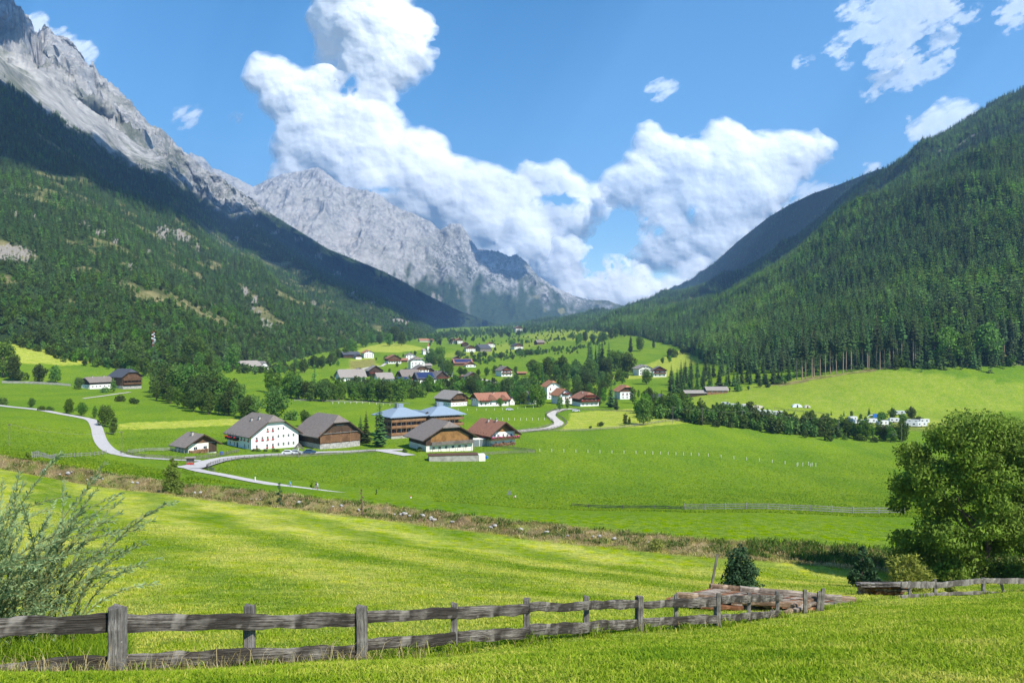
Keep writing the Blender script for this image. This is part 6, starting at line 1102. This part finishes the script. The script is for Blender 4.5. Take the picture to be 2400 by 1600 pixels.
for i, (u0, v0, u1, v1) in enumerate([(1836,1440,1880,1424),(1842,1446,1896,1436),(1862,1434,1916,1412),(1858,1425,1915,1404),(1880,1438,1922,1422),(1848,1436,1872,1446)]): logpt(uvY(u0, v0, 27.2+.2*i), uvY(u1, v1, 28.4+.2*i), .12, .16, 90+i, [M_LOG, M_RUST, M_PLANK][i % 3], lg, 'log', .03)
p0 = uvY(2075, 1410, 41); st = empty('lumber_stack', p0); tag(st, 'stack of rotting beams topped with long thin boards left of the grey fence', 'lumber')
for i, (u0, v0, u1, v1, h) in enumerate([(2046,1412,2118,1410,.18),(2040,1405,2120,1402,.16),(2042,1399,2112,1396,.15),(2018,1394,2044,1393,.2),(2046,1391,2112,1389,.2),(2044,1384,2120,1383,.18),(2020,1384,2046,1383,.18),(2030,1377,2128,1376,.12)]): logpt(uvY(u0, v0, 41.2+.1*(i % 3)), uvY(u1, v1, 41.8), h, .5, 110+i, [M_LOG, M_RUST, M_PLANK][i % 3], st, 'beam', .04)
for i in range(9): rr = random.Random(i); logpt(uvY(2003+rr.uniform(0, 16), 1374-1.1*i+rr.uniform(-1, 1), 40.8+.2*(i % 3)), uvY(2122+rr.uniform(0, 12), 1373-1.0*i, 41+.2*(i % 3)), .05, .16, 130+i, M_RAIL if i % 2 else M_POST, st, 'board', .01)
o = post(1668, 1298, 1372, 37, 5, 77, None, 14, M_OLDW, 'leaning_pole'); tag(o, 'thin weathered pole leaning right beside the dark shrub', 'pole')
# ------------------------------------------------------------------ near plants
M_BIG = leafmat('big_tree_leaves', (.085, .155, .014), (.22, .30, .030), .36, .01, (.98, 1.02)); M_SHR = leafmat('bluish_shrub_leaves', (.030, .075, .028), (.065, .135, .048), .22, .01, (.98, 1.02)); M_YEL = leafmat('yellowish_leaves', (.17, .22, .025), (.34, .34, .06), .35, .01, (.98, 1.02)); M_SILL = leafmat('silver_willow_leaves', (.15, .24, .06), (.36, .46, .22), .35, .01, (.98, 1.02))
p = atY(2292, 61); bt = empty('large_tree', p); tag(bt, 'large round leafy tree at the right picture edge', 'tree'); rr = random.Random(4); bl = []
for i in range(120):
    t = rr.random(); z = .9+11.6*t; env = 6.6*math.sin(math.pi*min(1, .20+t*.76))**.5; th = rr.uniform(0, 6.283); q = env*rr.uniform(.2, .88)**.6; s = rr.uniform(.75, 1.45); bl.append((math.cos(th)*q, math.sin(th)*q, z, s*1.1, s*1.1, s*.8))
V, Fc = leafcloud(201, bl, 92000, .115, .5, .35, .55); V += (fbm(V[:, 0]/1.3, V[:, 2]/1.3+V[:, 1], 3, 7)*.45)[:, None]*np.array([[.6, .6, .5]]); mesh_np('crown', V, Fc, M_BIG, parent=bt)
m = MB()
for k in range(7):
    th = k*.9+.3; b = bl[(k*5) % 46]; x, y = math.cos(th)*.5, math.sin(th)*.5; m.tube([(x*.6, y*.6, -.5), (x*1.4, y*1.4, 1.8), (x*2.4+b[0]*.25, y*2.4+b[1]*.25, 4.5), (b[0]*.7, b[1]*.7, max(6, b[2]*.8)), (b[0], b[1], max(7.5, b[2]))], [.17, .14, .11, .07, .03], 7)
m.build('trunk', M_BARK, bt)
def shrub(name, u, v, Y, hpx, wpx, n, size, mat, label, nb=14, seed=1, cone=.6, cat='bush', aspect=.5):
    p = pix(u, v, Y*.9) if Y is None else atY(u, Y); s = p.y/F; H_ = hpx*s; W_ = wpx*s; r = empty(name, p); tag(r, label, cat); rr = random.Random(seed); bl = []
    for i in range(nb):
        t = (i+.5)/nb; env = W_/2*(1-t)**cone; th = i*2.4; q = env*rr.uniform(.2, .75); sz = max(.06*H_, env*rr.uniform(.35, .6)); bl.append((math.cos(th)*q, math.sin(th)*q, H_*(.08+.86*t), sz, sz, sz*.9))
    V, Fc = leafcloud(seed, bl, n, size, .25, .3, aspect); mesh_np('foliage', V, Fc, mat, parent=r); m = MB()
    for k in range(6): b = bl[(k*3) % nb]; m.tube([(0, 0, -.2), (b[0]*.4, b[1]*.4, b[2]*.5), (b[0], b[1], b[2])], [.05*H_/3, .035*H_/3, .012*H_/3], 5)
    m.tube([(0, 0, -.2), (0, 0, H_*.95)], [.05*H_/3, .01], 5); m.build('stem', M_BARK, r); return r
shrub('shrub', 1735, 1375, 37, 128, 118, 5200, .075, M_SHR, 'dark bluish green shrub rising behind the plank platform', 20, 301, .5)
shrub('shrub', 2022, 1362, 49, 104, 78, 3600, .085, M_SHR, 'dark narrow shrub left of the yellowish bush', 16, 302, .6)
shrub('shrub', 2132, 1368, 47, 92, 130, 3000, .12, M_YEL, 'yellowish drooping bush between the narrow shrub and the large tree', 14, 303, .35, aspect=.3)
shrub('shrub', 405, 1158, 103, 96, 72, 3600, .13, M_BIG, 'round leafy shrub growing on the stony bank at left', 16, 304, .55)
shrub('sapling', 655, 1188, 98, 60, 26, 420, .10, M_SHR, 'thin leafy sapling on the bank right of the round shrub', 9, 305, .8, 'tree')
shrub('sapling', 730, 1144, 176, 20, 13, 300, .12, M_BIG, 'tiny sapling beside the road between the two cyclists', 6, 306, .5, 'tree')
shrub('sapling', 882, 1157, 166, 18, 9, 220, .12, M_SHR, 'tiny dark sapling by the end of the asphalt', 6, 307, .8, 'tree')
shrub('sapling', 1085, 1172, 160, 12, 7, 150, .12, M_SHR, 'tiny dark sapling alone in the meadow left of the sign', 5, 308, .8, 'tree')
shrub('sapling', 848, 1205, 92, 70, 14, 90, .10, M_LOG, 'bare brown dead stalk on the bank', 8, 309, .5, 'plant')
shrub('bush', 1535, 1292, 74, 24, 60, 700, .09, M_YEL, 'low yellow green bush on the bank near the middle', 8, 310, .3)
shrub('bush', 64, 1075, 118, 20, 24, 380, .12, M_BIG, 'small green bush at the left start of the bank', 8, 311, .4)
shrub('bush', 2215, 1350, 58, 44, 120, 2600, .11, M_BIG, 'low leafy growth beneath the large tree', 10, 312, .3)
shrub('bush', 2340, 1352, 60, 60, 150, 3400, .11, M_BIG, 'dark leafy undergrowth right beneath the large tree trunk', 10, 313, .3)
shrub('bush', 2228, 1378, 45, 40, 46, 700, .07, M_YEL, 'upright weedy plant with reddish seed heads beside the grey fence', 8, 314, .9)
# silvery willow bush at the left edge: arching rods with narrow leaves
def willow():
    base = atY(-75, 12.6); r = empty('willow_bush', base); tag(r, 'silvery willow bush with narrow leaves behind the fence at the left edge', 'bush'); rg = np.random.default_rng(5); m = MB(); LV = []; LF_ = []
    for k in range(240):
        th = rg.uniform(0, 6.283); br_ = rg.uniform(0, 1.75); bx, by = math.cos(th)*br_, math.sin(th)*br_*.8; Ln = rg.uniform(1.3, 3.0) if k > 26 else rg.uniform(2.7, 3.7); out = rg.uniform(.25, 1.15) if k > 26 else rg.uniform(0, .5); az = th+rg.normal()*.5
        if k % 9 == 0: az = rg.normal()*.5-.1; out = rg.uniform(.75, 1.2)
        pts = []; n = 12
        for i in range(n+1):
            t = i/n; a = out*t**1.3; rd = Ln*(math.sin(a)*t*.9); pts.append((bx+math.cos(az)*rd, by+math.sin(az)*rd, -.1+Ln*t*math.cos(a*.75)*.95))
        m.tube(pts, [.012*(1-.8*i/n)+.002 for i in range(n+1)], 4); P = np.array(pts)
        nl = int(Ln*85)
        for j in range(nl):
            t = rg.uniform(.12, 1)**.8*n; i = min(int(t), n-1); q = P[i]*(1-t+i)+P[i+1]*(t-i); d = P[i+1]-P[i]; d = d/np.linalg.norm(d); s = rg.normal(size=3); s -= d*s.dot(d); s /= np.linalg.norm(s); dir_ = d*rg.uniform(.6, 1.0)+s*rg.uniform(.4, .9); dir_ /= np.linalg.norm(dir_); l = rg.uniform(.05, .115); w_ = np.cross(dir_, rg.normal(size=3)); w_ = w_/np.linalg.norm(w_)*l*.11; b = len(LV); LV += [q, q+dir_*l*.45+w_, q+dir_*l, q+dir_*l*.45-w_]; LF_.append((b, b+1, b+2, b+3))
    m.build('stem', plain('willow_rods', (.20, .19, .06), .7, .1), r); mesh_np('foliage', np.array(LV), np.array(LF_), M_SILL, parent=r)
willow()
# ------------------------------------------------------------------ grass
def blades(name, label, X, Y, h, w, lean, mat, tone, extra=None, z=None):
    n = len(X); Z = gz(X, Y) if z is None else z; th = rng.uniform(0, 6.283, n); la = rng.uniform(0, 6.283, n); c, s = np.cos(th)*w/2, np.sin(th)*w/2; lx, ly = np.cos(la)*lean*h, np.sin(la)*lean*h
    b = np.stack([X, Y, Z-.01], 1); mid = b+np.stack([lx*.35, ly*.35, h*.6], 1); tip = b+np.stack([lx, ly, h*np.clip(1-lean*.35, .4, 1)], 1); o = np.stack([c, s, c*0], 1)
    V = np.stack([b-o, b+o, mid-o*.75, mid+o*.75, tip], 1).reshape(-1, 3); i = np.arange(n)[:, None]*5; Fc = np.concatenate([i+[[0, 1, 3]], i+[[0, 3, 2]], i+[[2, 3, 4]]]); ob = mesh_np(name, V, Fc, mat, True, {'tone': np.repeat(tone, 5)}); return tag(ob, label, 'grass', kind='stuff')
def grassmat(name, a, b, c_, tr=.42):
    g = NG(name, .8, .12); c = g.ramp(g.attr('tone'), [(0, a), (.5, b), (1, c_)]); c = g.hsv(c, .5, 1, g.mr(g.noise(9, 3, g.geo()), .3, .7, .8, 1.2)); g.col(c); g.leafy(tr, c); return g.mat
M_GR = grassmat('meadow_grass', (.11, .21, .011), (.27, .37, .017), (.55, .52, .10)); M_ST = grassmat('straw_grass', (.11, .15, .02), (.42, .31, .13), (.66, .55, .30)); M_GR2 = grassmat('lush_grass', (.10, .19, .009), (.19, .285, .012), (.34, .39, .02)); M_WD = grassmat('bank_weeds', (.045, .10, .016), (.10, .17, .025), (.22, .24, .05))
def near(n, y0, y1, pw, ulo=-250, uhi=2650):
    r = rng.random(n); Y = (y0**(1-pw)+r*(y1**(1-pw)-y0**(1-pw)))**(1/(1-pw)); u = rng.uniform(ulo, uhi, n); return (u-1200)/F*Y, Y, u
X, Y, u = near(330000, 5.2, 66, 1.15); dy = lin(DY, u); k = Y < dy-1.0; X, Y, u = X[k], Y[k], u[k]; fy = lin(FENCE, u); df = Y-fy
tall = np.exp(-(df/.55)**2)*1.0; patch = fbm(X/2.2, Y/2.2, 3, 61); stripe = .5+.5*np.sin((X*.80+Y*.55)/1.7+1.4*fbm(X/9, Y/9, 2, 8)); fld = sst(1, 5, df)
h = (.035+.035*rng.random(len(X)))*(1+.5*np.clip(patch, 0, 1))*(1+.012*Y)+tall*rng.uniform(.01, .06, len(X)); h = h*(1-.55*np.exp(-((df+.6)/.8)**2)); tone = np.clip(.50+.13*fld+.46*fld*(stripe-.5)*sst(16, 26, Y)+.30*fbm(X/1.1, Y/1.1, 3, 62)+.28*fbm(X/4.5, Y/4.5, 3, 82)+rng.normal(size=len(X))*.17+.12*tall, 0, 1)
blades('grass', 'short mown yellow green grass of the near meadow', X, Y, h, (.006+.005*rng.random(len(X)))*(1+Y*.085), rng.uniform(.2, 1.1, len(X)), M_GR, tone)
# taller unmown grass and dry stalks along the fence
n = 15000; u = rng.uniform(-250, 2500, n); fy = lin(FENCE, u); Y = fy+rng.normal(size=n)*.22+rng.choice([0, .15], n); X = (u-1200)/F*Y; gp = np.clip(.5+fbm(X*1.3, Y*1.3, 3, 63), .05, 1.2); gp = gp*np.where(u < 900, .6, 1)
blades('grass', 'long unmown grass and straw growing along the old fence', X, Y, rng.uniform(.05, .17, n)*gp, .006+.0006*Y, rng.uniform(.2, 1.0, n), M_GR, np.clip(.35+.3*rng.normal(size=n), 0, 1))
n = 1300; u = np.where(rng.random(n) < .6, rng.uniform(0, 1000, n), rng.uniform(0, 2400, n)); Y = lin(FENCE, u)-.1+rng.normal(size=n)*.3; X = (u-1200)/F*Y
blades('dry_grass', 'thin straw coloured seed stalks standing along the old fence', X, Y, rng.uniform(.14, .42, n)*np.where(rng.random(n) < .6, .6, 1), .0035+.0004*Y, rng.uniform(.2, 1.1, n), M_ST, rng.uniform(.3, 1, n))
n = 9000; u = rng.uniform(-250, 300, n); Y = rng.uniform(11.2, 14.5, n); X = (u-1200)/F*Y; blades('grass', 'tall dark green grass at the foot of the willow bush', X, Y, rng.uniform(.15, .5, n), .013, rng.uniform(.3, 1, n), M_GR, np.clip(.18+.2*rng.normal(size=n), 0, 1))
for k_, (uu, n_) in enumerate([(-20,90),(60,60),(150,60),(262,150),(300,90),(420,90),(585,130),(700,80),(850,200),(950,90),(1065,120),(1235,150),(1374,120),(1500,160),(1600,90),(1690,160),(1822,160),(1925,150),(2150,160),(2305,140)]):
    Yc = fY(uu); th_ = rng.uniform(0, 6.28, n_); rd_ = np.abs(rng.normal(size=n_))*.22; X = (uu-1200)/F*Yc+np.cos(th_)*rd_*1.6; Y = Yc+.05+np.sin(th_)*rd_*.7; t_ = blades('grass_tuft', 'tuft of long grass at the foot of fence post number %d from the left' % (k_+1), X, Y, rng.uniform(.10, .36, n_)*(.6 if uu < 900 else 1), .007+.0006*Y, rng.uniform(.3, 1.2, n_), M_GR, np.clip(.32+.3*rng.normal(size=n_), 0, 1)); t_['label'] = 'long unmown grass at the foot of the old fence posts'
# broad leaved plants in the near meadow
X, Y, u = near(5200, 5.5, 26, 1.3); k = fbm(X/1.4, Y/1.4, 3, 64) > .12; X, Y = X[k], Y[k]; n = len(X)*5; X = np.repeat(X, 5); Y = np.repeat(Y, 5); blades('clover', 'broad leaved clover and plantain patches in the near meadow', X+rng.normal(size=n)*.03, Y+rng.normal(size=n)*.03, rng.uniform(.03, .075, n), rng.uniform(.018, .035, n), rng.uniform(.8, 1.8, n), M_GR, np.clip(rng.normal(size=n)*.12+.25, 0, 1))
# coarse tufts of the big meadow beyond the bank
n = 210000; r = rng.random(n); Y = (112**-.6+r*(330**-.6-112**-.6))**(1/-.6); u = rng.uniform(-200, 2600, n); k = Y > lin(DY, u)+9; X, Y, u = ((u-1200)/F*Y)[k], Y[k], u[k]; VPr = 800-gz(X, Y)/Y*F; n = len(X)
k = ~(inpoly(u, VPr, [(420,1125),(430,1085),(300,1070),(215,990),(-200,920),(-200,960),(200,1010),(250,1075),(440,1112),(600,1140),(1020,1180),(1010,1160),(600,1115),(500,1110),(480,1100),(520,1080),(700,1056),(960,1046),(960,1040),(600,1050)])) ; X, Y, u = X[k], Y[k], u[k]; n = len(X)
blades('grass', 'lush grass tufts of the big green meadow', X, Y, rng.uniform(.10, .26, n), .10+.0011*Y*rng.random(n), rng.uniform(.4, 1.6, n), M_GR2, np.clip(.42+.22*rng.normal(size=n)+.35*fbm(X/9, Y/14, 3, 81), 0, 1))
# the stony bank: straw, weeds, stones
n = 52000; u = rng.uniform(-200, 2150, n); dy = lin(DY, u); off = rng.uniform(-1.2, 8.6, n); Y = dy+off; X = (u-1200)/F*Y; wgt = .35+.8*fbm(X/2.4, Y/2.4, 3, 65)+.35; k = rng.random(n) < np.clip(wgt, .15, 1); X, Y, u, off = X[k], Y[k], u[k], off[k]; n = len(X)
blades('dry_grass', 'matted straw and brown dry grass covering the stony bank', X, Y, rng.uniform(.10, .5, n)*(.6+.5*np.clip(fbm(X/3, Y/3, 2, 66)+.5, 0, 1.4)), rng.uniform(.03, .07, n), rng.uniform(.3, 1.3, n), M_ST, np.clip(.42+.22*rng.normal(size=n)+.4*fbm(X/3, Y/3, 3, 67), 0, 1))
n = 26000; u = rng.uniform(-200, 2400, n); dy = lin(DY, u); off = rng.uniform(1, 8.8, n); Y = dy+off; X = (u-1200)/F*Y; k = fbm(X/3.5, Y/2.5, 3, 68)+np.where(u > 1750, .6, 0) > .12; X, Y, u = X[k], Y[k], u[k]; n = len(X)
blades('weeds', 'green weeds and nettles in clumps along the stony bank', X, Y, rng.uniform(.15, .55, n)*np.where(u > 1750, 1.6, 1), rng.uniform(.05, .12, n), rng.uniform(.3, 1.1, n), M_WD, np.clip(.4+.28*rng.normal(size=n), 0, 1))
M_WSTONE = plain('pale_boulder', (.36, .34, .31), .9, .3, 2.5, .2, 0, .05); STN = None
for i, (u, t) in enumerate([(104,.45),(140,.5),(160,.55),(168,.6),(205,.5),(215,.6),(222,.45),(240,.55),(230,.65),(310,.6),(322,.55),(456,.5),(470,.55),(590,.4),(600,.5),(700,.5),(780,.5),(800,.6),(925,.5),(940,.55),(948,.6),(960,.5),(990,.5),(1010,.6),(1018,.55),(1150,.5),(1160,.6),(1280,.55),(1390,.5),(1405,.6),(1440,.5),(1520,.5),(610,.45),(840,.6),(1060,.5),(1220,.5),(1330,.45)]):
    y = float(lin(DY, u))+3.2+t*3.6-.6; p = atY(u, y); m = MB(); rr = random.Random(i); s = rr.uniform(.12, .34); m.ball((0, 0, .1), s*rr.uniform(.9, 1.5), s*.8, s*.62, 8, 5); m.v = [tuple(np.array(v_)*(1+.16*vnoise(np.array([v_[0]*5+i]), np.array([v_[2]*5+v_[1]*3]), 3)[0]*1.6)) for v_ in m.v]; o = m.build('stone', M_WSTONE); o.location = p+Vector((0, 0, .02)); o.rotation_euler = (rr.uniform(-.3, .3), rr.uniform(-.3, .3), rr.uniform(0, 3)); tag(o, 'pale grey stone lying in the dry grass of the bank', 'stone', 'stones of the bank')
for k, (t, used) in PROTO.items():
    if not used:
        for c in list(t.children): bpy.data.objects.remove(c)
        bpy.data.objects.remove(t)
